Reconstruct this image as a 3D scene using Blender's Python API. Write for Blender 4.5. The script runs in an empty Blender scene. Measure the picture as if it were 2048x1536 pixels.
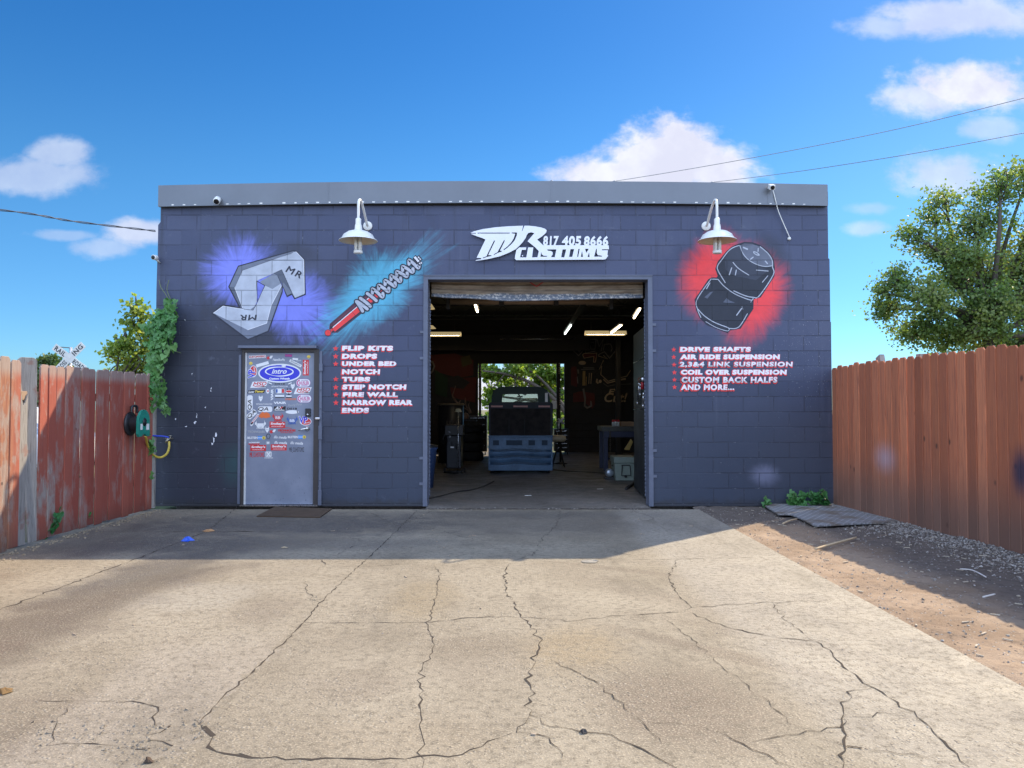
import bpy, bmesh, math, random
from mathutils import Vector, Matrix
from mathutils.geometry import tessellate_polygon
R = math.radians
SC = bpy.context.scene
COL = SC.collection
random.seed(7)

# ------------------------------------------------------------------ camera
F, CX, CY, HZ, CAMZ = 1500.0, 1024.0, 768.0, 815.0, 1.31
PITCH = math.atan((HZ - CY) / F)
cd = bpy.data.cameras.new('camera'); cam = bpy.data.objects.new('camera', cd); COL.objects.link(cam)
cam.location = (0, 0, CAMZ); cam.rotation_euler = (R(90) + PITCH, 0, 0)
cd.sensor_width = 36; cd.lens = F / 2048 * 36; cd.clip_start = .05; cd.clip_end = 4000
SC.camera = cam

# ------------------------------------------------------------------ light
SUNV = Vector((.80, .79, 1.0)).normalized()
SUN_EL = math.asin(SUNV.z); SUN_AZ = math.atan2(SUNV.x, SUNV.y)
ld = bpy.data.lights.new('sun', 'SUN'); sun = bpy.data.objects.new('sun', ld); COL.objects.link(sun)
ld.energy = 4.7; ld.angle = R(.5); ld.color = (1, .85, .61)
sun.rotation_euler = (-SUNV).to_track_quat('-Z', 'Y').to_euler()
SC.view_settings.view_transform = 'Standard'; SC.view_settings.look = 'None'
SC.view_settings.gamma = 1; SC.view_settings.exposure = 0.7
SC.view_settings.use_curve_mapping = False
SC.cycles.max_bounces = 6
try: SC.cycles.use_denoising = True
except Exception: pass

# ------------------------------------------------------------------ node helper
class G:
    def __init__(s, tree): s.t = tree
    def put(s, sock, v):
        if isinstance(v, bpy.types.NodeSocket): s.t.links.new(v, sock)
        elif v is not None:
            if isinstance(v, (tuple, list)) and len(v) == 3 and sock.type == 'RGBA': v = (*v, 1)
            sock.default_value = v
    def node(s, typ, ins=None, **props):
        n = s.t.nodes.new('ShaderNode' + typ)
        for k, v in props.items(): setattr(n, k, v)
        for k, v in (ins or {}).items(): s.put(n.inputs[k], v)
        return n
    def m(s, op, a, b=0.0, c=0.0, clamp=False):
        return s.node('Math', {0: a, 1: b, 2: c}, operation=op, use_clamp=clamp).outputs[0]
    def mix(s, f, a, b, blend='MIX'):
        n = s.node('Mix', data_type='RGBA', blend_type=blend)
        s.put(n.inputs[0], f); s.put(n.inputs[6], a); s.put(n.inputs[7], b); return n.outputs[2]
    def noise(s, vec, scale, detail=4.0, rough=.55, dist=0.0):
        return s.node('TexNoise', {'Vector': vec, 'Scale': scale, 'Detail': detail, 'Roughness': rough, 'Distortion': dist}).outputs['Fac']
    def ss(s, x, a, b, lo=0.0, hi=1.0):
        return s.node('MapRange', {0: x, 1: a, 2: b, 3: lo, 4: hi}, interpolation_type='SMOOTHSTEP').outputs[0]
    def pos(s): return s.node('NewGeometry').outputs['Position']
    def objc(s): return s.node('TexCoord').outputs['Object']
    def rnd(s): return s.node('ObjectInfo').outputs['Random']
    def sep(s, v):
        n = s.node('SeparateXYZ', {0: v}); return n.outputs[0], n.outputs[1], n.outputs[2]
    def comb(s, x, y, z): return s.node('CombineXYZ', {0: x, 1: y, 2: z}).outputs[0]
    def vscale(s, v, sc): return s.node('VectorMath', {0: v, 1: sc}, operation='MULTIPLY').outputs[0]
    def vadd(s, a, b): return s.node('VectorMath', {0: a, 1: b}, operation='ADD').outputs[0]
    def bump(s, h, strength, dist=.01, normal=None):
        n = s.node('Bump', {'Strength': strength, 'Distance': dist, 'Height': h})
        if normal is not None: s.put(n.inputs['Normal'], normal)
        return n.outputs[0]

def L(r, g, b):
    f = lambda c: c / 12.92 if c <= .04045 else ((c + .055) / 1.055) ** 2.4
    return (f(r / 255), f(g / 255), f(b / 255))

def newmat(name):
    m = bpy.data.materials.new(name); m.use_nodes = True; t = m.node_tree; t.nodes.clear()
    g = G(t); out = g.node('OutputMaterial'); b = g.node('BsdfPrincipled')
    t.links.new(b.outputs[0], out.inputs[0]); g.out = out
    return m, g, b

def simple(name, col, rough=.55, metal=0.0, var=.18, scale=9.0, bump=0.0, coat=0.0, trans=0.0, emit=None, es=0.0):
    m, g, b = newmat(name); p = g.objc()
    n = g.noise(p, scale, 5); n2 = g.noise(p, scale * 6, 3)
    f = g.m('ADD', g.m('MULTIPLY', n, 1.3), g.m('MULTIPLY', n2, .7))
    k = g.m('ADD', g.m('MULTIPLY', g.m('SUBTRACT', f, 1.0), var * 2), 1.0)
    g.put(b.inputs['Base Color'], g.mix(1.0, (*col, 1), g.node('CombineColor', {0: k, 1: k, 2: k}).outputs[0], 'MULTIPLY'))
    g.put(b.inputs['Roughness'], g.m('ADD', rough - .1, g.m('MULTIPLY', n2, .2), clamp=True))
    b.inputs['Metallic'].default_value = metal
    if coat: b.inputs['Coat Weight'].default_value = coat
    if bump: g.put(b.inputs['Normal'], g.bump(n2, bump, .004))
    if emit: b.inputs['Emission Color'].default_value = (*emit, 1); b.inputs['Emission Strength'].default_value = es
    return m

# ------------------------------------------------------------------ sky
W = bpy.data.worlds.new('World'); SC.world = W; W.use_nodes = True
wt = W.node_tree; wt.nodes.clear(); g = G(wt)
sky = g.node('TexSky', sky_type='NISHITA', sun_disc=False, sun_elevation=SUN_EL, sun_rotation=SUN_AZ,
             altitude=150.0, air_density=1.0, dust_density=.3, ozone_density=3.5)
dirv = g.node('TexCoord').outputs['Generated']
dx, dy, dz = g.sep(dirv)
ys = g.m('MAXIMUM', dy, .05)
u = g.m('DIVIDE', dx, ys); v = g.m('DIVIDE', dz, ys)
uv = g.comb(u, v, 0.0)
n1 = g.noise(g.vscale(uv, (1, 1.5, 1)), 7.0, 9.0, .62, .3)
n2 = g.noise(g.vscale(uv, (1, 1.4, 1)), 26.0, 6.0, .6)
nn = g.m('ADD', g.m('MULTIPLY', g.m('SUBTRACT', n1, .5), 2.3), g.m('MULTIPLY', g.m('SUBTRACT', n2, .5), 1.5))
dens = None
clouds = [(1335, 310, 150, 80, 1.25), (1210, 345, 130, 42, 1.1), (1450, 330, 105, 66, 1.1), (1960, 165, 150, 62, 1.05), (1870, 188, 100, 40, .8),
          (1930, 22, 200, 48, .7), (1780, 42, 110, 30, .5), (1905, 345, 105, 54, .65), (1990, 250, 70, 30, .45),
          (112, 300, 66, 34, .5), (50, 350, 150, 40, .48), (265, 462, 84, 38, .75), (215, 492, 70, 26, .42),
          (1738, 455, 48, 17, .45), (1745, 414, 55, 14, .3), (130, 468, 85, 12, .3), (1024, 795, 330, 75, 1.3), (880, 440, 300, 12, .12)]
for (px, py, rx, ry, d) in clouds:
    cu, cv = (px - CX) / F, (HZ - py) / F
    a = g.m('DIVIDE', g.m('SUBTRACT', u, cu), rx / F); b_ = g.m('DIVIDE', g.m('SUBTRACT', v, cv), ry / F)
    r = g.m('SQRT', g.m('ADD', g.m('MULTIPLY', a, a), g.m('MULTIPLY', b_, b_)))
    k = g.ss(g.m('ADD', g.m('SUBTRACT', 1.0, r), g.m('MULTIPLY', nn, .72)), -.16, .62, 0.0, d)
    dens = k if dens is None else g.m('MAXIMUM', dens, k)
dens = g.m('MULTIPLY', g.m('MINIMUM', dens, 1.0), g.m('GREATER_THAN', dy, .06))
hs = g.node('HueSaturation', {'Hue': .497, 'Saturation': 1.3, 'Value': 1.0, 'Color': sky.outputs[0]})
tone = g.mix(1.0, hs.outputs[0], (.62, .74, .80, 1), 'MULTIPLY')
tone = g.mix(g.ss(dz, .30, -.02), tone, g.mix(1.0, tone, (.55, .82, 1.08, 1), 'MULTIPLY'))
sh = g.ss(g.noise(uv, 11.0, 6.0, .6), .35, .7, .8, 1.0)
cc = g.node('CombineColor', {0: g.m('MULTIPLY', sh, 5.0), 1: g.m('MULTIPLY', sh, 5.15), 2: g.m('ADD', g.m('MULTIPLY', sh, 3.0), 2.6)}).outputs[0]
# added bright cloud fill behind the camera, unseen, lights the front wall
nb = g.noise(dirv, 3.0, 6.0, .6)
back = g.m('MULTIPLY', g.ss(nb, .38, .52), g.ss(dy, .10, -.12)); back = g.m('MULTIPLY', back, g.ss(dz, -.02, .03))
cc = g.mix(g.ss(dy, .10, -.05), cc, (9.0, 11.2, 15.5, 1)); dens = g.m('MAXIMUM', dens, back)
tone = g.mix(g.ss(dz, .22, .50), tone, g.mix(1.0, tone, (.70, .84, .96, 1), 'MULTIPLY'))
fin = g.mix(dens, tone, cc)
bg = g.node('Background', {'Color': fin, 'Strength': .12})
wt.links.new(bg.outputs[0], g.node('OutputWorld').inputs[0])

# ------------------------------------------------------------------ projection helpers: photo pixel -> point on a real plane
_c, _s = math.cos(PITCH), math.sin(PITCH)
def ray(px, py):
    a, b = (px - CX) / F, (CY - py) / F
    return Vector((a, _c - b * _s, _s + b * _c))
def PY(px, py, Y=10.0):
    r = ray(px, py); k = Y / r.y; return (r.x * k, CAMZ + r.z * k)
def GP(px, py, z=0.0):
    r = ray(px, py); k = (z - CAMZ) / r.z; return (r.x * k, r.y * k)
def P3(px, py, Y):
    x, z = PY(px, py, Y); return Vector((x, Y, z))

# ------------------------------------------------------------------ object helpers
ORG = {}
def tag(o, label=None, cat=None, group=None, kind=None):
    if label: o['label'] = label
    if cat: o['category'] = cat
    if group: o['group'] = group
    if kind: o['kind'] = kind
    return o
def thing(name, label, cat, loc=(0, 0, 0), group=None):
    o = bpy.data.objects.new(name, None); COL.objects.link(o); o.location = loc; o.empty_display_size = .2
    ORG[o] = Vector(loc); return tag(o, label, cat, group)

class MB:
    def __init__(s): s.v = []; s.f = []; s.mi = []; s.sm = []
    def add(s, vs, fs, mi=0, smooth=False):
        n = len(s.v); s.v += [Vector(p) for p in vs]
        for f in fs: s.f.append([i + n for i in f]); s.mi.append(mi); s.sm.append(smooth)
        return s
    def box(s, x0, x1, y0, y1, z0, z1, mi=0):
        vs = [(x, y, z) for z in (z0, z1) for y in (y0, y1) for x in (x0, x1)]
        return s.add(vs, [(0, 2, 3, 1), (4, 5, 7, 6), (0, 1, 5, 4), (2, 6, 7, 3), (0, 4, 6, 2), (1, 3, 7, 5)], mi)
    def obox(s, c, ax, ay, az, mi=0):   # oriented box, half axes
        c = Vector(c); ax = Vector(ax); ay = Vector(ay); az = Vector(az)
        vs = [c + ax * i + ay * j + az * k for k in (-1, 1) for j in (-1, 1) for i in (-1, 1)]
        return s.add(vs, [(0, 2, 3, 1), (4, 5, 7, 6), (0, 1, 5, 4), (2, 6, 7, 3), (0, 4, 6, 2), (1, 3, 7, 5)], mi)
    def tube(s, pts, r, n=8, mi=0, cap=True):
        pts = [Vector(p) for p in pts]; rs = r if isinstance(r, (list, tuple)) else [r] * len(pts)
        vs = []; fs = []; up = None
        for i, p in enumerate(pts):
            t = (pts[min(i + 1, len(pts) - 1)] - pts[max(i - 1, 0)])
            if t.length < 1e-9: t = Vector((0, 0, 1))
            t.normalize()
            if up is None: up = t.orthogonal().normalized()
            up = (up - t * up.dot(t))
            up = up.normalized() if up.length > 1e-6 else t.orthogonal().normalized()
            w = t.cross(up)
            for k in range(n):
                a = 2 * math.pi * k / n; vs.append(p + (up * math.cos(a) + w * math.sin(a)) * rs[i])
        for i in range(len(pts) - 1):
            for k in range(n):
                fs.append((i * n + k, i * n + (k + 1) % n, (i + 1) * n + (k + 1) % n, (i + 1) * n + k))
        s.add(vs, fs, mi, True)
        if cap:
            m = len(s.v) - len(vs)
            s.f.append([m + k for k in range(n)][::-1]); s.mi.append(mi); s.sm.append(False)
            e = m + (len(pts) - 1) * n
            s.f.append([e + k for k in range(n)]); s.mi.append(mi); s.sm.append(False)
        return s
    def lathe(s, c, prof, n=24, mi=0, axis='Z', smooth=True):
        c = Vector(c); vs = []; fs = []
        for (r, h) in prof:
            for k in range(n):
                a = 2 * math.pi * k / n; q = (r * math.cos(a), r * math.sin(a), h)
                if axis == 'Y': q = (q[0], q[2], q[1])
                if axis == 'X': q = (q[2], q[0], q[1])
                vs.append(c + Vector(q))
        for i in range(len(prof) - 1):
            for k in range(n):
                fs.append((i * n + k, i * n + (k + 1) % n, (i + 1) * n + (k + 1) % n, (i + 1) * n + k))
        return s.add(vs, fs, mi, smooth)
    def prism(s, pts, y0, y1, mi=0, axis='Y'):   # outline (a,b) extruded; axis Y: (x,z), X: (y,z), Z: (x,y)
        f3 = {'Y': lambda a, b, h: (a, h, b), 'X': lambda a, b, h: (h, a, b), 'Z': lambda a, b, h: (a, b, h)}[axis]
        n = len(pts); vs = [f3(a, b, y0) for a, b in pts] + [f3(a, b, y1) for a, b in pts]
        tris = tessellate_polygon([[Vector((a, b, 0)) for a, b in pts]])
        fs = [tuple(t) for t in tris] + [tuple(n + i for i in t)[::-1] for t in tris]
        fs += [(i, (i + 1) % n, n + (i + 1) % n, n + i) for i in range(n)]
        return s.add(vs, fs, mi)
    def build(s, name, mats, parent=None, bevel=0.0, seg=2, fix=True):
        me = bpy.data.meshes.new(name)
        o0 = Vector((0, 0, 0)); p = parent
        while p is not None:
            o0 = o0 + ORG.get(p, Vector((0, 0, 0))); p = p.parent
        me.from_pydata([tuple(v - o0) for v in s.v], [], s.f)
        for mt in (mats if isinstance(mats, (list, tuple)) else [mats]): me.materials.append(mt)
        me.polygons.foreach_set('material_index', s.mi); me.polygons.foreach_set('use_smooth', s.sm)
        if bevel or fix:
            bm = bmesh.new(); bm.from_mesh(me)
            if fix: bmesh.ops.recalc_face_normals(bm, faces=bm.faces)
            if bevel:
                ed = [e for e in bm.edges if len(e.link_faces) == 2 and e.calc_face_angle(0) > .6 and not e.link_faces[0].smooth]
                bmesh.ops.bevel(bm, geom=ed, offset=bevel, segments=seg, profile=.6, affect='EDGES', clamp_overlap=True)
            bm.to_mesh(me); bm.free()
        me.update()
        o = bpy.data.objects.new(name, me); COL.objects.link(o)
        if parent is not None: o.parent = parent
        return o
    def struct(s, name, mats, **k):
        return tag(s.build(name, mats, None, **k), kind='structure')

def spline(pts, n=8):   # catmull-rom
    pts = [Vector(p) for p in pts]; q = [pts[0]] + pts + [pts[-1]]; out = []
    for i in range(1, len(q) - 2):
        for k in range(n):
            t = k / n; a, b, c, d = q[i - 1], q[i], q[i + 1], q[i + 2]
            out.append(.5 * ((2 * b) + (c - a) * t + (2 * a - 5 * b + 4 * c - d) * t * t + (3 * b - a - 3 * c + d) * t ** 3))
    out.append(pts[-1]); return out

_tc = {}
def textgeo(body, offset=0.0, shear=0.0, space=1.0):
    key = (body, offset, shear, space)
    if key not in _tc:
        c = bpy.data.curves.new('t', 'FONT'); c.body = body; c.offset = offset; c.shear = shear
        c.space_character = space; c.resolution_u = 3; c.fill_mode = 'FRONT'
        o = bpy.data.objects.new('t', c); COL.objects.link(o)
        dg = bpy.context.evaluated_depsgraph_get(); dg.update()
        me = bpy.data.meshes.new_from_object(o.evaluated_get(dg))
        vs = [(v.co.x, v.co.y) for v in me.vertices]; fs = [tuple(p.vertices) for p in me.polygons]
        bpy.data.objects.remove(o); bpy.data.curves.remove(c); bpy.data.meshes.remove(me)
        _tc[key] = (vs, fs)
    return _tc[key]

class PB(MB):
    """flat paint / print on a plane that faces the camera side (-Y): 2D points (x,z), each piece a hair proud of the last"""
    def __init__(s, y, step=.00008): super().__init__(); s.y = y; s.step = step; s.k = 0
    def nexty(s): s.k += 1; return s.y - s.k * s.step
    def poly(s, pts, mi=0):
        if sum(pts[i][0] * pts[(i + 1) % len(pts)][1] - pts[(i + 1) % len(pts)][0] * pts[i][1] for i in range(len(pts))) < 0: pts = pts[::-1]
        y = s.nexty(); tr = tessellate_polygon([[Vector((a, b, 0)) for a, b in pts]])
        fs = []
        for t in tr:
            a, b, c = (pts[i] for i in t)
            cr = (b[0] - a[0]) * (c[1] - a[1]) - (b[1] - a[1]) * (c[0] - a[0])
            fs.append(tuple(t) if cr > 0 else tuple(t)[::-1])
        return s.add([(a, y, b) for a, b in pts], fs, mi)
    def ell(s, cx, cz, rx, rz, mi=0, n=28, rot=0.0):
        c, q = math.cos(rot), math.sin(rot)
        return s.poly([(cx + rx * math.cos(t) * c - rz * math.sin(t) * q, cz + rx * math.cos(t) * q + rz * math.sin(t) * c)
                       for t in [2 * math.pi * i / n for i in range(n)]], mi)
    def stroke(s, pts, w, mi=0, closed=False, round_=False, taper=False):
        y = s.nexty(); pts = [Vector((a, b)) for a, b in pts]
        if round_ and not closed:      # rounded ends
            def capp(p, d): return [p + d * w * .5 * math.sin(t) for t in (R(90), R(60), R(30))]
            d0 = (pts[0] - pts[1]).normalized(); d1 = (pts[-1] - pts[-2]).normalized()
            ws = [.05, .5, .87] + [1] * len(pts) + [.87, .5, .05]
            pts = capp(pts[0], d0) + pts + capp(pts[-1], d1)[::-1]
        else: ws = [1] * len(pts)
        n = len(pts)
        if taper: ws = [.25 + .75 * math.sin(math.pi * i / max(1, n - 1)) for i in range(n)]
        vs = []
        for i in range(n):
            a = pts[(i - 1) % n] if (closed or i) else pts[i]; b = pts[(i + 1) % n] if (closed or i < n - 1) else pts[i]
            t0 = (pts[i] - a).normalized() if (pts[i] - a).length > 0 else None
            t1 = (b - pts[i]).normalized() if (b - pts[i]).length > 0 else None
            t = ((t0 or t1) + (t1 or t0)); t = t.normalized() if t.length > 1e-6 else (t0 or t1)
            nn = Vector((-t.y, t.x)); k = 1.0
            if t0 and t1: k = 1 / max(.55, abs(nn.dot(Vector((-t0.y, t0.x)))))
            for sg in (1, -1): q = pts[i] + nn * (sg * w * .5 * k * ws[i]); vs.append((q.x, y, q.y))
        fs = [(2 * i + 1, 2 * ((i + 1) % n) + 1, 2 * ((i + 1) % n), 2 * i) for i in range(n if closed else n - 1)]
        return s.add(vs, fs, mi)
    def text(s, body, x0, x1, z0, z1, mi=0, offset=.02, shear=0.0, space=1.0, rot=0.0, dxz=(0, 0)):
        """fit text in the box; rot (degrees) turns the fitted box about its centre"""
        bold = offset if any(ch in body for ch in 'MQ&') else 0.0      # glyphs whose outline cannot be offset get an outline stroke
        vs, fs = textgeo(body, 0.0 if bold else offset, shear, space)
        if not vs: return s
        ax, bx = min(v[0] for v in vs), max(v[0] for v in vs); az, bz = min(v[1] for v in vs), max(v[1] for v in vs)
        cx, cz = (x0 + x1) / 2, (z0 + z1) / 2; y = s.nexty(); c, q = math.cos(R(rot)), math.sin(R(rot)); out = []
        for (a, b) in vs:
            X = ((a - ax) / (bx - ax) - .5) * (x1 - x0); Z = ((b - az) / max(1e-6, bz - az) - .5) * (z1 - z0)
            out.append((cx + X * c - Z * q + dxz[0], y, cz + X * q + Z * c + dxz[1]))
        gs = []
        for f in fs:
            a, b, d = (out[i] for i in f[:3])
            cr = (b[0] - a[0]) * (d[2] - a[2]) - (b[2] - a[2]) * (d[0] - a[0])
            gs.append(f if cr >= 0 else f[::-1])
        s.add(out, gs, mi)
        if bold > 0:
            cnt = {}
            for f in fs:
                for i in range(len(f)):
                    a, b = f[i], f[(i + 1) % len(f)]; cnt[(a, b)] = 1
            nxt = {a: b for (a, b) in cnt if (b, a) not in cnt}; w = 1.45 * bold * math.sqrt((x1 - x0) / (bx - ax) * (z1 - z0) / (bz - az))
            while nxt:
                a0 = next(iter(nxt)); lp = []; a = a0
                while a in nxt: lp.append(a); a = nxt.pop(a)
                P = [(out[i][0], out[i][2]) for i in lp]; P = [p for i, p in enumerate(P) if math.dist(p, P[i - 1]) > 1e-5]
                if len(P) > 2: s.stroke(P, w, mi, True)
        return s
    def build(s, name, mats, parent=None, **k): return super().build(name, mats, parent, fix=False)
# ------------------------------------------------------------------ materials of the setting
def blockpat(g):
    p = g.pos(); x, y, z = g.sep(p)
    wob = g.m('MULTIPLY', g.m('SUBTRACT', g.noise(p, 2.2, 3), .5), .016)
    vec = g.comb(g.m('ADD', x, 1.59), g.m('ADD', g.m('SUBTRACT', z, .032), wob), 0.0)
    br = g.node('TexBrick', {'Vector': vec, 'Color1': (0, 0, 0, 1), 'Color2': (1, 1, 1, 1), 'Mortar': (.5, .5, .5, 1), 'Scale': 1.0,
                             'Mortar Size': .0065, 'Mortar Smooth': .35, 'Bias': 0.0, 'Brick Width': .4064, 'Row Height': .2032},
                offset=.5, offset_frequency=2)
    fac = br.outputs['Fac']; tint = g.sep(br.outputs['Color'])[0]
    fill = g.ss(g.noise(p, 1.6, 3), .36, .58)            # joints filled flush with paint in places
    fac = g.m('MULTIPLY', fac, g.m('ADD', .12, g.m('MULTIPLY', fill, .88)))
    h = g.m('ADD', g.m('MULTIPLY', fac, -1.0), g.m('ADD', g.m('MULTIPLY', tint, .22), g.m('MULTIPLY', g.noise(p, 42, 5, .6), .22)))
    return p, fac, tint, h

def wallpaint(name, col, rough=.6, var=.22):
    m, g, b = newmat(name); p, fac, tint, h = blockpat(g)
    n = g.noise(p, 5.5, 6, .6)
    k = g.m('ADD', 1 - var, g.m('MULTIPLY', n, var * 2)); k = g.m('MULTIPLY', k, g.m('SUBTRACT', 1.0, g.m('MULTIPLY', fac, .42)))
    g.put(b.inputs['Base Color'], g.mix(1.0, (*col, 1), g.node('CombineColor', {0: k, 1: k, 2: k}).outputs[0], 'MULTIPLY'))
    b.inputs['Roughness'].default_value = rough
    g.put(b.inputs['Normal'], g.bump(h, .8, .006)); return m

def halo(g, x, z, c, rx, rz, rot, inner, outer, nray, amp, seed):
    dx = g.m('SUBTRACT', x, c[0]); dz = g.m('SUBTRACT', z, c[1]); q, s = math.cos(rot), math.sin(rot)
    a = g.m('DIVIDE', g.m('ADD', g.m('MULTIPLY', dx, q), g.m('MULTIPLY', dz, s)), rx)
    b = g.m('DIVIDE', g.m('SUBTRACT', g.m('MULTIPLY', dz, q), g.m('MULTIPLY', dx, s)), rz)
    r = g.m('SQRT', g.m('ADD', g.m('MULTIPLY', a, a), g.m('MULTIPLY', b, b))); rr = g.m('MAXIMUM', r, .02)
    vec = g.comb(g.m('DIVIDE', a, rr), g.m('DIVIDE', b, rr), g.m('ADD', g.m('MULTIPLY', r, .25), seed))
    n = g.m('ADD', g.m('MULTIPLY', g.noise(vec, nray, 3, .7), .75), g.m('MULTIPLY', g.noise(g.comb(x, z, seed), 2.5, 3), .5))
    return g.ss(g.m('ADD', r, g.m('MULTIPLY', g.m('SUBTRACT', n, .62), amp)), inner, outer, 1.0, 0.0)

def H(px, py): return PY(px, py)
def mat_wall():
    m, g, b = newmat('navy painted block'); p, fac, tint, h = blockpat(g); x, y, z = g.sep(p)
    base = g.mix(tint, (.046, .058, .117, 1), (.064, .077, .142, 1))
    n = g.noise(p, 1.1, 6, .62); base = g.mix(g.ss(n, .48, .75, 0, .55), base, (.095, .107, .165, 1))
    n2 = g.noise(g.vscale(p, (1, 1, .35)), 3.2, 6, .65); base = g.mix(g.ss(n2, .52, .78, 0, .6), base, (.042, .048, .082, 1))
    # darker, greener towards the bottom of the wall, grime at the foot
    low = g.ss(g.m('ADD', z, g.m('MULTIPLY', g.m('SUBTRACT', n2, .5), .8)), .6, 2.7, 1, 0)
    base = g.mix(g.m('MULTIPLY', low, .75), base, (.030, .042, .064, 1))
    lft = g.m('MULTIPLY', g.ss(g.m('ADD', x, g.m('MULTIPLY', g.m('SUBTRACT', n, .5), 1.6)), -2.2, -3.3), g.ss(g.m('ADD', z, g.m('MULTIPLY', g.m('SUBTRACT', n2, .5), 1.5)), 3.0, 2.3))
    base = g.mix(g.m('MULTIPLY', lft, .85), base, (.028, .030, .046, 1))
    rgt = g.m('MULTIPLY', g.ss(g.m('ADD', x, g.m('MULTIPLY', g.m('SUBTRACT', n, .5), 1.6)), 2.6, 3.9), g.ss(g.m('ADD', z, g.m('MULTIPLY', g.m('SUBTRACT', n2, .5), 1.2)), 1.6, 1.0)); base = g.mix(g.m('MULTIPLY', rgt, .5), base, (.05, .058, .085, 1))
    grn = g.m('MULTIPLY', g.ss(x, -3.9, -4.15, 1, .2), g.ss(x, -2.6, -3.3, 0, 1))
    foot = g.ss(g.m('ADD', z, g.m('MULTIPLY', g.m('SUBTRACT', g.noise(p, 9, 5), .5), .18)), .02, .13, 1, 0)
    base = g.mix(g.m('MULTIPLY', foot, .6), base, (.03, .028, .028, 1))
    base = g.mix(g.m('MULTIPLY', fac, .55), base, (.03, .033, .05, 1))
    # pale scuffs on joint edges
    ed = g.m('MULTIPLY', g.ss(fac, .08, .3), g.ss(g.noise(p, 14, 5, .7), .55, .7)); base = g.mix(g.m('MULTIPLY', ed, .45), base, (.30, .32, .38, 1))
    st = g.noise(g.vscale(p, (1, 1, .045)), 9, 5, .6); st2 = g.noise(g.vadd(g.vscale(p, (1, 1, .06)), (9, 0, 4)), 6, 5, .6)
    base = g.mix(g.m('MULTIPLY', g.ss(st, .56, .72), g.ss(z, 1.2, 3.8, .15, .5)), base, (.026, .029, .042, 1)); base = g.mix(g.ss(st2, .60, .76, 0, .3), base, (.16, .175, .23, 1))
    sc_ = g.m('MULTIPLY', g.ss(g.noise(p, 3.4, 7, .72), .60, .70), .3); base = g.mix(sc_, base, (.15, .165, .215, 1))
    # spray halos of the murals
    for (c, rx, rz, rot, i0, o0, nr, amp, sd, cl, op) in [
        (H(478, 545), .52, .50, 0, .25, 1.05, 5.5, .95, 1.0, (.22, .25, .80), .97), (H(585, 610), .68, .45, R(-20), .3, 1.1, 6.5, 1.0, 4.0, (.20, .23, .74), .97),
        (H(752, 585), 1.02, .36, R(39), .3, 1.1, 6.0, 1.05, 9.0, (.10, .44, .62), .97), (H(752, 572), .45, .50, 0, .15, 1.0, 6.0, 1.1, 14.0, (.10, .44, .62), .85),
        (H(1432, 555), .50, .62, R(-18), .45, 1.05, 4.0, .55, 21.0, (.93, .06, .065), .98), (H(1500, 590), .52, .70, R(-15), .4, 1.0, 4.5, .6, 25.0, (.93, .06, .065), .98),
        (H(1530, 950), .22, .16, 0, .1, 1.1, 3, .5, 31.0, (.25, .26, .38), .55), (H(470, 930), .25, .35, 0, .0, 1.1, 3, .5, 33.0, (.02, .10, .10), .45)]:
        k = halo(g, x, z, c, rx * 1.06, rz * 1.06, rot, i0, o0 * 1.05, nr, amp * 1.2, sd)
        tone = g.m('ADD', .75, g.m('MULTIPLY', g.noise(p, 7, 5), .5))
        colr = g.mix(1.0, (*cl, 1), g.node('CombineColor', {0: tone, 1: tone, 2: tone}).outputs[0], 'MULTIPLY')
        base = g.mix(g.m('MULTIPLY', k, g.m('SUBTRACT', op, g.m('MULTIPLY', fac, .35))), base, colr)
    # dark over-spray next to the notch outline
    for (c, rx, rz, rot, sd) in [(H(600, 505), .33, .16, R(-20), 41.0), (H(440, 632), .3, .14, R(-30), 43.0), (H(505, 672), .33, .1, R(15), 45.0), (H(1545, 500), .2, .32, R(35), 47.0)]:
        base = g.mix(g.m('MULTIPLY', halo(g, x, z, c, rx, rz, rot, .3, 1.15, 3, .4, sd), .6), base, (.03, .034, .055, 1))
    # chipped white specks, thickest on the right
    dn = g.m('MULTIPLY', g.ss(x, 2.6, 4.0), g.m('MULTIPLY', g.ss(z, 3.5, 2.2, 0, 1), g.ss(z, 1.0, 1.7)))
    th = g.m('SUBTRACT', .775, g.m('MULTIPLY', dn, .085))
    sp = g.m('GREATER_THAN', g.noise(p, 62, 2, .5), th)
    base = g.mix(g.m('MULTIPLY', sp, .8), base, (.55, .56, .6, 1))
    sp2 = g.m('GREATER_THAN', g.noise(g.vadd(p, (7, 3, 5)), 30, 3, .6), .765)
    base = g.mix(g.m('MULTIPLY', sp2, .75), base, (.62, .62, .64, 1))
    g.put(b.inputs['Base Color'], base); g.put(b.inputs['Roughness'], g.m('ADD', .42, g.m('MULTIPLY', n, .25)))
    g.put(b.inputs['Normal'], g.bump(h, .9, .008)); return m

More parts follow.
